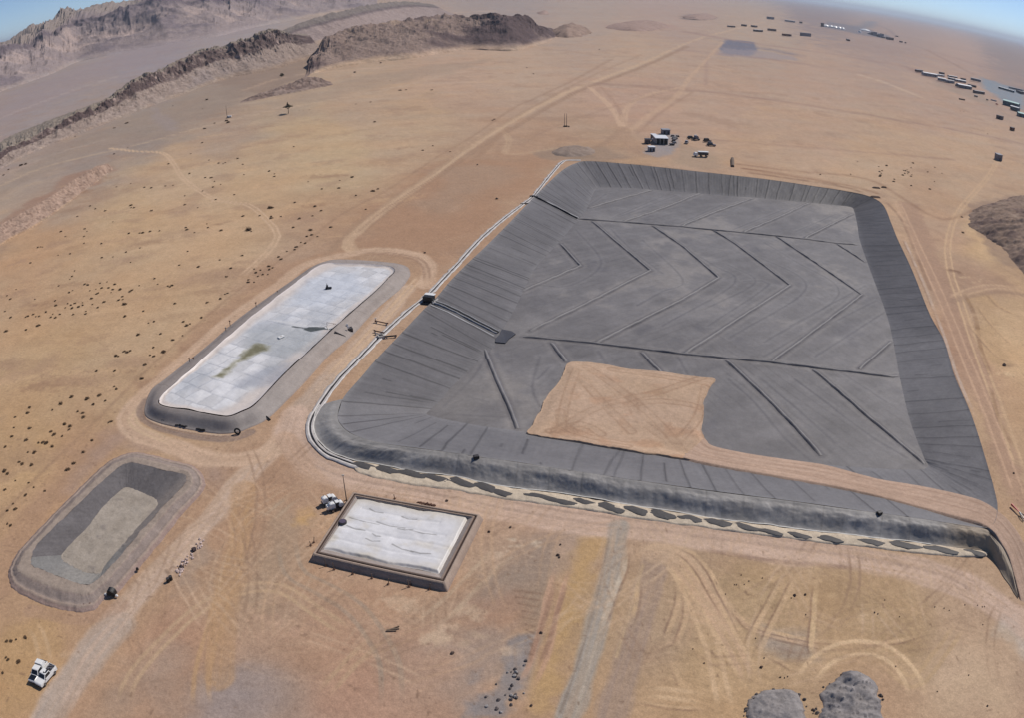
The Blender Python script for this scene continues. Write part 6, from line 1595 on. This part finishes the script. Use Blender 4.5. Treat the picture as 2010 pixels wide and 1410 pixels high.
t = empty('pipe', g1(1024, 401), 'short black pipe end poking out of the trench on the far left rim', 'pipe'); MB().tube([(-.5, 0, .3), (2.6, .6, .35)], .25, 8).build('barrel', BLACK, t); MB().box((0, 0, 0), (.5, .5, .2)).build('support', CONC, t)
t = empty('culvert_inlet', g1(1045, 386), 'small black inlet head where the thin pipe enters the far left slope', 'pipe head'); MB().box((0, 0, 0), (2.0, 1.2, .6), .3).build('block', BLACK, t, bevel=.05); MB().tube([(0, 0, .4), (2.2, -1.0, .3)], .25).build('spout', BLACK, t)

# inlet works at the covered pond
t = empty('inlet_works', g1(676, 654), 'grey inlet works with handrail and white wheels on the bank of the covered pond', 'inlet works', rz=heading((700, 640), (655, 648)))
MB().prism([(-4.5, 2.4), (1.2, .3), (1.2, .1), (-4.5, .1)], -1.2, 1.6).build('ramp', CONC, t, bevel=.05)
MB().box((1.6, 0, .1), (1.4, 1.6, 1.2)).build('pump', DARKM, t, bevel=.08)
for s in (-.9, .5): 
    w_ = MB().wheel((1.0, s, 2.0), .34, .18).build('hand_wheel', WHITE, t, bevel=.04)
r_ = MB()
for x_ in (-4.2, -2.4, -.6, 1.0): r_.tube([(x_, 1.7, 2.4 - (x_ + 4.5) * .36), (x_, 1.7, 3.3 - (x_ + 4.5) * .36)], .05, 6)
r_.tube([(-4.2, 1.7, 3.2), (1.0, 1.7, 1.35)], .05, 6); r_.build('handrail', RUST, t)
t = empty('chute_edge', g1(664, 655), 'thin dark pipe running up the bank beside the grey inlet works', 'pipe'); A_ = g1(657, 651, 2.5) - t.location; B_ = g1(678, 661, .4) - t.location; MB().tube([A_, B_], .22, 8).build('barrel', DARKM, t); MB().box((B_.x, B_.y, -.1), (.5, .5, .7)).build('support', CONC, t)
# things on and round the covered pond
p = g1(645, 566, 2.35); t = empty('pump_raft', p, 'dark pump raft floating on the far half of the white pond cover', 'pump raft')
MB().box((0, 0, .0), (1.9, 1.1, .35), .3).build('float', BLACK, t, bevel=.1); MB().box((-.4, 0, .35), (.6, .6, .7), .3).build('pump', DARKM, t, bevel=.06); MB().tube([(-.4, 0, 1.0), (-.5, .1, 1.6)], .08).build('riser', BLACK, t)
p = g1(552, 662, 2.35); t = empty('float_box', p, 'small bright white float on the near half of the pond cover', 'float'); MB().box((0, 0, 0), (1.9, 1.1, .3), .9).build('float_body', WHITE, t, bevel=.08); MB().box((0, 0, .3), (.5, .3, .08), .9).build('cap', CONC, t)
for k, (x_, y_, lb) in enumerate([(373, 714, 'dark post at the left edge of the covered pond, lowest of the row'), (381, 713, 'forked dark post beside the lowest post on the covered pond edge'), (444, 652, 'pale ring-topped post on the left edge of the covered pond'), (452, 639, 'dark post on the left edge of the pond above the ring-topped one'), (503, 603, 'low dark valve post on the left edge of the covered pond'), (545, 580, 'uppermost thin post on the left edge of the covered pond')]):
    t = empty('marker_post', g1(x_, y_ + 2, 0), lb, 'post'); MB().tube([(0, 0, 0), (.05, 0, 1.7)], .09, 6).build('post', DARKM, t); MB().box((.05, 0, 1.6), (.5, .25, .3), k).build('head', RUST if k != 2 else CONC, t, bevel=.04)
def tyre(px_, z, label):
    t = empty('tyre', g1(px_[0], px_[1], z), label, 'tyre'); import bmesh
    bm = bmesh.new(); n, m = 20, 8; vs = []
    for i in range(n):
        for j in range(m):
            a, b_ = 2 * math.pi * i / n, 2 * math.pi * j / m; r_ = .62 + .2 * math.cos(b_); vs.append(bm.verts.new((r_ * math.cos(a), .2 * math.sin(b_), .7 + r_ * math.sin(a))))
    for i in range(n):
        for j in range(m): bm.faces.new((vs[i * m + j], vs[((i + 1) % n) * m + j], vs[((i + 1) % n) * m + (j + 1) % m], vs[i * m + (j + 1) % m]))
    me = bpy.data.meshes.new('tread'); bm.to_mesh(me); bm.free(); me.materials.append(TYRE); o = bpy.data.objects.new('tread', me); COL.objects.link(o); o.parent = t
    return t
tyre((467, 853), 0, 'black tyre standing at the foot of the bank, near right corner of covered pond')
t = empty('outlet_pipe', g1(527, 823), 'short black outlet pipe at the foot of the covered pond bank beside the road', 'pipe'); MB().tube([(-.6, .5, .25), (.6, -.7, .2)], .2).build('barrel', BLACK, t); MB().box((0, 0, 0), (.6, .5, .15)).build('support', CONC, t)
for k, (x_, y_, lb) in enumerate([(935, 902, 'black box on the crest of the front bank, left of centre'), (1725, 1012, 'black box on the crest of the front bank, towards the right end')]):
    t = empty('black_box', g1(x_, y_, 2.35), lb, 'box'); MB().box((0, 0, 0), (1.05, .9, .75), .3).build('case', BLACK, t, bevel=.06); MB().box((0, 0, .75), (.95, .8, .06), .3).build('lid', DARKM, t, bevel=.02)
t = empty('outfall', g1(220, 1167, .3), 'dark outfall with two pale stones at the near right corner of the earth basin', 'outfall'); MB().prism([(-.9, 0), (.9, 0), (.75, .9), (.2, 1.2), (-.5, 1.1)], -.6, .6).build('hood', BLACK, t, bevel=.08)
for s in (-1, 1): MB().box((s * 1.15, -.4, 0), (.6, .5, .35), taper=(.6, .6)).build('pale_block', WHITE, t, bevel=.08)
pipe_run((166, 1191), (178, 1189), .14, BLACK, 'thin dark pipe lying on the near bank of the empty earth basin', .35)
o = MB().box((0, 0, 0), (.45, .45, .5), taper=(.7, .7)).build('marker_block', BLACK, loc=g1(270, 1120, .3)); tag(o, 'small black marker block on the right bank of the empty basin', 'marker')
# dark debris strips along the outer bank of the covered pond
for k, (x_, y_, L_, lb) in enumerate([(322, 827, 2.2, 'left dark torn liner scrap on the near bank of the covered pond'), (356, 837, 3.0, 'middle dark torn liner scrap on the near bank of the covered pond'), (393, 845, 2.0, 'right dark torn liner scrap on the near bank of the covered pond')]):
    m = MB(); r3 = random.Random(k)
    for j in range(9): m.box((-L_ / 2 + L_ * (j + .5) / 9, r3.uniform(-.15, .15), -.05), (r3.uniform(.6, 1.0), r3.uniform(.2, .4), r3.uniform(.2, .4)), r3.uniform(-.4, .2), taper=(.7, .6))
    o = m.build('liner_scrap', BLACK, loc=g1(x_, y_, .25), bevel=.04); o.rotation_euler = (0, 0, -.25); tag(o, lb, 'liner scrap')
# timber on the dirt below the tank
m = MB(); m.box((0, 0, 0), (2.0, .22, .14), .25); m.box((-.2, -.35, 0), (1.6, .2, .14), .1); m.box((.3, .4, .0), (1.5, .18, .12), .55)
o = m.build('timber_pieces', WOOD, loc=g1(771, 1237), bevel=.02); tag(o, 'few dark timber pieces lying on the dirt below the walled tank', 'timber')
# straggling posts round the small tank
for k, (x_, y_) in enumerate([(730, 1136), (762, 1148), (803, 1153), (806, 1149), (843, 1158), (656, 1119), (610, 1072), (616, 1066), (640, 1112), (775, 980), (692, 1128)]):
    lb = ['short leaning stake in front of the near wall of the tank, left part', 'low dark stake left of the pair near the tank front', 'left stake of the crossed pair before the tank front wall', 'right stake of the crossed pair before the tank front wall', 'stake nearest the near right corner of the tank', 'stake near the near left corner, below the tank wall', 'lower stake on the bank left of the tank', 'upper twiggy stake on the bank left of the tank', 'thin stake at the near left end of the tank wall', 'thin upright rod behind the far wall of the tank', 'small stake between the corner and the first leaning one'][k]
    t = empty('stake', g1(x_, y_), lb, 'stake', 'stakes standing round the walled tank'); MB().tube([(0, 0, 0), (.2 * math.sin(k * 2), .1, .9 + .3 * (k % 3))], .07, 6).build('shaft', WOOD, t); MB().box((0, 0, 0), (.35, .35, .12), k).build('footing', RUST, t)
m = MB(); r3 = random.Random(2)
for j in range(16): m.box((j * .22 - 1.7, r3.uniform(-.2, .2), 0), (r3.uniform(.3, .6), r3.uniform(.15, .3), r3.uniform(.1, .4)), r3.uniform(-1, 1))
o = m.build('debris', RUST, loc=g1(837, 992, .9)); o.rotation_euler = (0, 0, -.28); tag(o, 'heap of brown sticks lying against the far wall of the tank', 'debris')
p_ = G([(673, 1028)], 1.1)[0]
t = empty('pump_well', tuple(p_), 'dark round pump well cut into the left edge of the tank cover', 'pump well'); MB().tube([(0, 0, 0), (0, 0, .42)], .75, 18).build('well_ring', DARKM, t, bevel=.03); MB().tube([(0, 0, .42), (0, 0, .5)], .6, 18).build('well_lid', mat('purple_grey_lid', (84, 74, 92), .6, .2, 2), t)
# red barrier at the right edge
t = empty('road_barrier', g1(1999, 1010), 'long red and dark barrier lying beside the track at the right edge', 'barrier', rz=heading((1990, 1000), (2009, 1019)))
MB().prism([(0, .5), (2.9, .3), (2.9, .75), (0, .6)], -.18, .18).build('red_beam', REDP, t, bevel=.03)
for s in (-1, 1): MB().tube([(-2.6, s * .8, .1), (-1.2, s * .5, .45), (0, 0, .5)], .12, 6).build('dark_arm', BLACK, t)
MB().tube([(-2.6, 0, .1), (0, 0, .6)], .10, 6).build('pale_arm', WHITE, t)
# black stick-like wall piece at the gap beyond the far rim
t = empty('low_wall', g1(1438, 320), 'short dark upright stub wall beside a tan scrape beyond the far rim', 'wall'); A_ = g1(1438, 327) - t.location; B_ = g1(1437.5, 312) - t.location
MB().tube([(A_.x, A_.y, .3), (B_.x * .3, B_.y * .3, .5), (B_.x, B_.y, .4)], .9, 8).build('bank', WOOD, t)


# ---- buildings, cabins and vehicles across the plain
def cabin(name, a, b, depth, h, wallm, roofm, label, cat, group=None, gable=0., doors=2, over=.25, winds=0):
    """long box whose near bottom edge runs from a to b"""
    A_, B_ = g1(*a), g1(*b); d_ = B_ - A_; L_ = d_.length; rz = math.atan2(d_.y, d_.x)
    t = empty(name, (A_ + B_) / 2, label, cat, group, rz)
    MB().box((0, depth / 2, 0), (L_, depth, h)).build('wall', wallm, t)
    if gable: MB().prism([(-.3, h + .02), (depth + .3, h + .02), (depth / 2, h + gable)], -L_ / 2 - over, L_ / 2 + over, 'x').build('roof', roofm, t)
    else: MB().box((0, depth / 2, h + .02), (L_ + 2 * over, depth + 2 * over, .22)).build('roof', roofm, t)
    for k in range(doors):
        x_ = -L_ / 2 + (k + .5) * L_ / doors; MB().box((x_, -.02, .02), (min(1.2, L_ * .2), .06, min(2.1, h * .75))).build('door', DOORM, t)
    for k in range(winds):
        x_ = -L_ / 2 + (k + .15) * L_ / max(winds, 1) + .6; MB().box((x_, -.02, h * .45), (min(1.6, L_ / winds * .4), .06, h * .28)).build('window', GLASS, t)
    return t


def car(px_, rz, m_, label, cat='car', L_=4.6, h=1.8):
    t = empty('parked_' + cat.replace(' ', '_'), g1(*px_), label, cat, rz=rz)
    MB().prism([(-L_ / 2, .4), (L_ / 2, .4), (L_ / 2, .85), (L_ * .28, 1.05), (-L_ / 2, 1.05)], -.9, .9).build('body', m_, t, bevel=.05)
    MB().box((-L_ * .12, 0, 1.05), (L_ * .58, 1.6, h - 1.05), taper=(.8, .88)).build('cab', m_, t, bevel=.06)
    MB().box((-L_ * .12, 0, 1.15), (L_ * .60, 1.64, (h - 1.05) * .55), taper=(.88, .92)).build('windows', GLASS, t)
    wheels(t, (L_ * .3, -L_ * .3), (-.75, .75), .38, .24)
    return t


z4 = lambda x, y: (1240 + x / 9.136, 240 + y / 9.136)
t = empty('open_front_shed', (g1(*z4(430, 392)) + g1(*z4(655, 400))) / 2, 'large open-fronted shed with a pale roof and deep dark front beyond the far rim', 'shed', rz=heading(z4(655, 400), z4(430, 392)))
L_ = (g1(*z4(655, 400)) - g1(*z4(430, 392))).length
MB().box((0, 9.6, 0), (L_, .3, 3.4)).build('back_wall', GREYW, t)
for s in (-1, 1): MB().box((s * (L_ / 2 - .1), 5.2, 0), (.2, 8.6, 3.4)).build('side_wall', GREYW, t)
MB().box((0, 5.0, 3.45), (L_ + .6, 9.9, .25)).build('roof', ROOFW, t)
for k in range(4): MB().box((-L_ / 2 + .4 + k * (L_ - .8) / 3, .4, 0), (.25, .25, 3.4)).build('post', CONC, t)
MB().box((0, 1.4, .02), (L_ - .6, .2, 3.2)).build('shade_panel', DOORM, t)  # dark panel added to stand for the shade inside the open front
cabin('site_cabin', z4(252, 383), z4(336, 384), 3, 2.5, DARKW, DARKM, 'dark cabin left of the open-fronted shed', 'cabin')
cabin('site_cabin', z4(312, 520), z4(420, 521), 3, 2.4, GREYW, ROOFW, 'small grey cabin with a white roof in front of the open shed', 'cabin')
cabin('site_cabin', z4(368, 300), z4(444, 300), 3, 2.6, DARKW, ROOFW, 'dark cabin with a pale roof behind the white dome, left of the shed', 'cabin')
cabin('site_cabin', z4(556, 214), z4(688, 216), 4, 2.8, DGREYW, ROOFG, 'grey cabin directly behind the open-fronted shed', 'cabin')
cabin('site_cabin', z4(690, 408), z4(768, 408), 1.2, .8, DARKM, DARKM, 'low dark bin at the right corner of the open shed', 'bin', doors=0)
t = empty('dome_tank', g1(*z4(402, 325)), 'white domed tank between the dark cabins and the open shed', 'tank'); MB().tube([(0, 0, 0), (0, 0, 1.0)], 1.5, 16).build('drum', DGREYW, t); MB().tube([(0, 0, 1.0), (0, 0, 1.6), (0, 0, 1.9)], 1.5, 16, .3).build('dome', WHITE, t)
for k, (x_, y_, lb) in enumerate([(735, 248, 'rearmost pallet stack on the slab right of the shed'), (755, 285, 'second pallet stack from the back on the slab right of the shed'), (765, 305, 'middle pallet stack on the slab right of the shed'), (750, 340, 'pale pallet stack second from the front right of the shed'), (765, 365, 'front pallet stack on the slab right of the shed'), (790, 290, 'pallet stack at the right edge of the slab'), (820, 255, 'pale pipe stack at the far right end of the slab')]):
    t = empty('pallet_stack', g1(*z4(x_, y_)), lb, 'pallet stack'); MB().box((0, 0, 0), (2.4, 1.4, .3)).build('pallet', WOOD, t); MB().box((0, 0, .3), (2.0, 1.1, .6 + .3 * (k % 2)), taper=(.9, .9)).build('load', [DARKM, GREYW, CONC][k % 3], t, bevel=.05)
t = empty('parked_truck', g1(*z4(1225, 612)), 'white-roofed box truck parked alone in front of the shed yard', 'truck', rz=math.pi + heading(z4(1340, 612), z4(1110, 605)) * 0 + .02)
MB().box((-1.6, 0, 1.2), (5.6, 2.3, .2)).build('bed', DARKM, t); MB().box((-1.6, 0, 2.75), (5.8, 2.5, .2)).build('canopy', WHITE, t, bevel=.04)
for x_ in (-4.2, -1.6, 1.0):
    for s in (-1, 1): MB().box((x_, s * 1.1, 1.4), (.12, .12, 1.35)).build('post', DARKM, t)
MB().box((-1.6, 0, 1.4), (5.2, 1.9, .9)).build('load', DARKM, t, bevel=.05)
MB().prism([(1.5, .6), (3.6, .6), (3.6, 1.4), (3.0, 2.3), (1.5, 2.3)], -1.1, 1.1).build('cab', WHITE, t, bevel=.08); MB().box((3.15, 0, 1.5), (.5, 2.0, .6), taper=(.6, .95)).build('windscreen', GLASS, t); wheels(t, (2.7, -.6, -3.4), (-1.0, 1.0), .5, .3)
t = empty('tanker', g1(*z4(1150, 312)), 'dark tank vehicle with a pale top standing right of the shed', 'tanker', rz=.1)
MB().box((0, 0, .5), (4.6, 2.2, .3)).build('chassis', DARKM, t); MB().wheel((0.2, 0, 1.7), 1.05, 3.2, 16).build('tank', DGREYW, t, bevel=.1); MB().box((-.3, 0, 2.7), (1.6, 1.2, .35)).build('hatch', WHITE, t, bevel=.1); wheels(t, (1.6, -1.6), (-.95, .95), .5, .3)
car(z4(1062, 290), .2, DARKM, 'dark car touching the left end of the tank vehicle')
car(z4(985, 372), 1.2, mat('silver_paint', (168, 168, 172), .4, .05, 2, metal=.4), 'pale car between the slab and the tank vehicle')
car(z4(1355, 345), .3, DARKM, 'dark vehicle, upper left of the two parked close together', 'van', 5.2, 2.2)
car(z4(1425, 418), -.2, mat('dark_blue_paint', (52, 54, 66), .3, .1, 2), 'dark shiny vehicle, lower right of the two parked close together', 'van', 5.4, 2.2)

z5 = lambda x, y: (1780 + x / 6.409, 110 + y / 6.409)
CAMP = [((130,196),(205,203),5,3.6,DARKW,ROOFG,'dark hut at the left tip of the camp on the right',1,0),
 ((212,238),(388,268),9,4.6,GREYW,ROOFW,'long grey hall with a white roof, leftmost large building of the right camp',3,1.0),
 ((388,300),(492,322),8,4.2,GREYW,ROOFW,'white-roofed block in the front row, right after the long hall',2,1.0),
 ((498,325),(600,342),7,3.6,GREYW,ROOFG,'grey block at the middle of the front row of the right camp',2,.8),
 ((392,248),(475,260),5,3.0,GREYW,ROOFW,'small pale block tucked behind the front row of the camp',1,.5),
 ((418,222),(475,232),5,3.4,DARKW,DARKM,'small dark hut behind the pale blocks near the camp left end',1,0),
 ((530,258),(638,276),5,2.6,DARKW,ROOFW,'narrow pale-roofed hut in the back row of the right camp',2,.4),
 ((515,284),(606,305),5,3.0,DGREYW,ROOFW,'grey hut in the middle row of the right camp',2,.5),
 ((612,312),(746,338),6,3.4,DGREYW,ROOFW,'long white-roofed hut in the middle row, right part of the camp',3,.8),
 ((684,292),(745,304),4,2.8,DARKW,DARKM,'little dark hut behind the long white-roofed hut',1,0),
 ((606,374),(646,386),4,3.0,DARKW,ROOFG,'small square hut left of the big block at the camp front',1,0),
 ((652,388),(818,418),9,4.4,DGREYW,ROOFW,'big dark block with a pale roof, foremost in the middle of camp',3,1.0),
 ((772,374),(874,396),5,3.2,DARKW,DARKM,'dark low hut right behind the foremost big block',2,0),
 ((856,462),(980,482),5,3.8,DARKW,ROOFG,'dark double hut standing apart below the camp',2,.4),
 ((848,504),(892,514),3,1.8,DARKW,ROOFG,'tiny low hut below the dark double hut',1,0),
 ((806,298),(930,326),7,4.4,DGREYW,ROOFG,'dark hall at the upper left end of the blue-grey yard',2,.6),
 ((1150,402),(1340,456),5,3.4,DGREEN,ROOFW,'very long low white-roofed shed across the blue-grey yard',4,.5),
 ((1372,446),(1440,472),6,3.6,DARKW,DARKM,'dark hut right of the very long white-roofed shed',1,0),
 ((1442,458),(1490,474),6,3.2,DGREYW,ROOFW,'pale-roofed hut at the picture edge beyond the long shed',1,0),
 ((1296,402),(1470,440),5,2.6,DGREYW,ROOFG,'low grey row of stores behind the long white-roofed shed',3,0),
 ((1204,604),(1400,658),14,6.0,DGREEN,GREENR,'largest green warehouse with a pale green roof at the right edge',3,1.2),
 ((1298,664),(1402,694),9,4.6,DGREEN,ROOFW,'green annex with a white roof in front of the largest warehouse',2,.6),
 ((1402,752),(1520,782),16,4.2,DGREEN,GREENR,'near green warehouse cut by the picture edge, pale green roof',2,.8),
 ((1122,776),(1196,798),5,3.6,DARKW,DARKM,'lone dark container hut below the green warehouses',1,0),
 ((1322,934),(1356,938),3.4,3.0,RUST,DARKM,'small brown hut alone near the right edge',1,0),
 ((1055,550),(1128,568),2.6,1.2,ROOFG,ROOFG,'low flat pale store left of the green annex',0,0),
 ((1142,1308),(1198,1318),6,4.2,DGREYW,GREYW,'grey container cabin standing alone on the sand, right edge',1,0),
 ((880,168),(936,184),4,1.8,DARKW,DARKM,'low dark store alone beyond the camp',0,0),
 ((668,545),(732,556),3,1.4,WOOD,WOOD,'low brown store alone on the sand below the camp',0,0)]
for a, b, dp, h, wm, rm, lb, nd, gb in CAMP:
    cabin('camp_building', z5(*a), z5(*b), dp, h, wm, rm, lb, 'building', None, gb, nd, .3, 0 if nd < 2 else nd)
car(z5(1132, 608), .3, REDP, 'small red vehicle left of the green annex')
car(z5(1012, 552), .5, DARKM, 'small dark vehicle on the sand left of the low pale store')
z6 = lambda x, y: (1380 + x / 5.025, 20 + y / 5.025)
FARB = [((250,163),(318,168),6,3.5,DARKW,ROOFG,'dark shed at the left end of the distant row',1),((375,152),(427,158),8,4.5,DARKW,DARKM,'taller dark shed second in the distant row',1),((470,160),(522,167),8,4.5,DARKW,ROOFG,'dark shed third in the distant row',1),
 ((512,207),(592,213),7,4.5,DARKW,ROOFW,'dark shed with a white roof, nearest of the left distant sheds',2),((645,198),(723,206),7,5,DARKW,DARKM,'long dark shed in the middle of the distant row',2),((793,249),(873,256),6,4.5,RUST,DARKM,'long low brown shed nearest on the distant plain',2),((985,255),(1065,262),10,8.5,DGREYW,DARKM,'tallest two-tone dark shed, rightmost of the distant row',2),
 ((655,86),(702,90),14,9,DGREYW,DGREYW,'small grey block far behind the distant row',0),((805,107),(902,120),16,6,GREYW,ROOFW,'very distant long white roof near the horizon',0),((950,124),(980,128),12,6,DARKW,DARKM,'tiny dark block right of the very distant white roof',0),
 ((1160,158),(1186,162),10,14,DARKW,DARKM,'twin dark stack at the left end of the distant works',0),((1830,290),(1880,297),12,9,DARKW,DGREYW,'dark block at the right end of the distant works',0),((1912,262),(1926,264),8,5,DARKW,DARKM,'tiny dark block beyond the right end of distant works',0),
 ((1954,318),(1970,320),8,5,DARKW,DARKM,'left of two tiny huts right of the distant works',0),((1988,325),(2004,328),8,5,DARKW,DARKM,'right of two tiny huts right of the distant works',0),((1410,292),(1428,300),6,4,RUST,DARKM,'tiny brown hut alone between the works and the sheds',0)]
for a, b, dp, h, wm, rm, lb, nd in FARB:
    cabin('distant_shed', z6(*a), z6(*b), dp, h, wm, rm, lb, 'shed', None, 0., nd, .4)
for k, (x_, y_, w_, h) in enumerate([(1210,158,34,16),(1262,166,24,10),(1300,172,30,14),(1345,180,22,10),(1378,188,18,18),(1545,218,12,10),(1600,200,34,14)]):
    A_ = g1(*z6(x_ - w_ / 2, y_)); B_ = g1(*z6(x_ + w_ / 2, y_)); W_ = (B_ - A_).length
    t = empty('storage_dome', (A_ + B_) / 2, ['leftmost and widest', 'second from the left,', 'third from the left,', 'fourth from the left,', 'tall fifth', 'small lone', 'rightmost broad'][k] + ' white dome of the distant works near the horizon', 'dome')
    MB().tube([(0, 0, 0), (0, 0, 3)], W_ * .24, 16).build('drum', WHITE, t); MB().tube([(0, 0, 3), (0, 0, 6), (0, 0, 8)], W_ * .24, 16, W_ * .06).build('dome_roof', WHITE, t)
for k in range(9):
    x_ = 1622 + k * 17; y_ = 232 + k * 4.6
    cabin('works_block', z6(x_, y_), z6(x_ + 13, y_ + 3), 12, 5 + 3 * (k * 5 % 4), [DGREYW, GREYW, DARKW][k % 3], [ROOFG, ROOFW, DARKM][(k + 1) % 3], 'small block in the tight row right of the white domes on the far plain', 'building', 'blocks of the distant works', 0, 0, .3)
z3 = lambda x, y: (1340 + x / 3, y / 3)
for k, (x_, y_, rr_) in enumerate([(1140,1106,2.2),(1185,1103,1.6),(1135,1160,2.6)]):
    o = MB().box((0, 0, -.2), (rr_ * 2.2, rr_, .9), taper=(.7, .4)).build('dirt_lump', mat('dug_dirt', (112, 92, 80), .95, .3, 1), loc=g1(*z3(x_, y_)), bevel=.25)
    tag(o, ['left', 'right', 'lower, larger'][k] + ' dark dirt lump beside the far right corner of the lined pond', 'dirt lump')
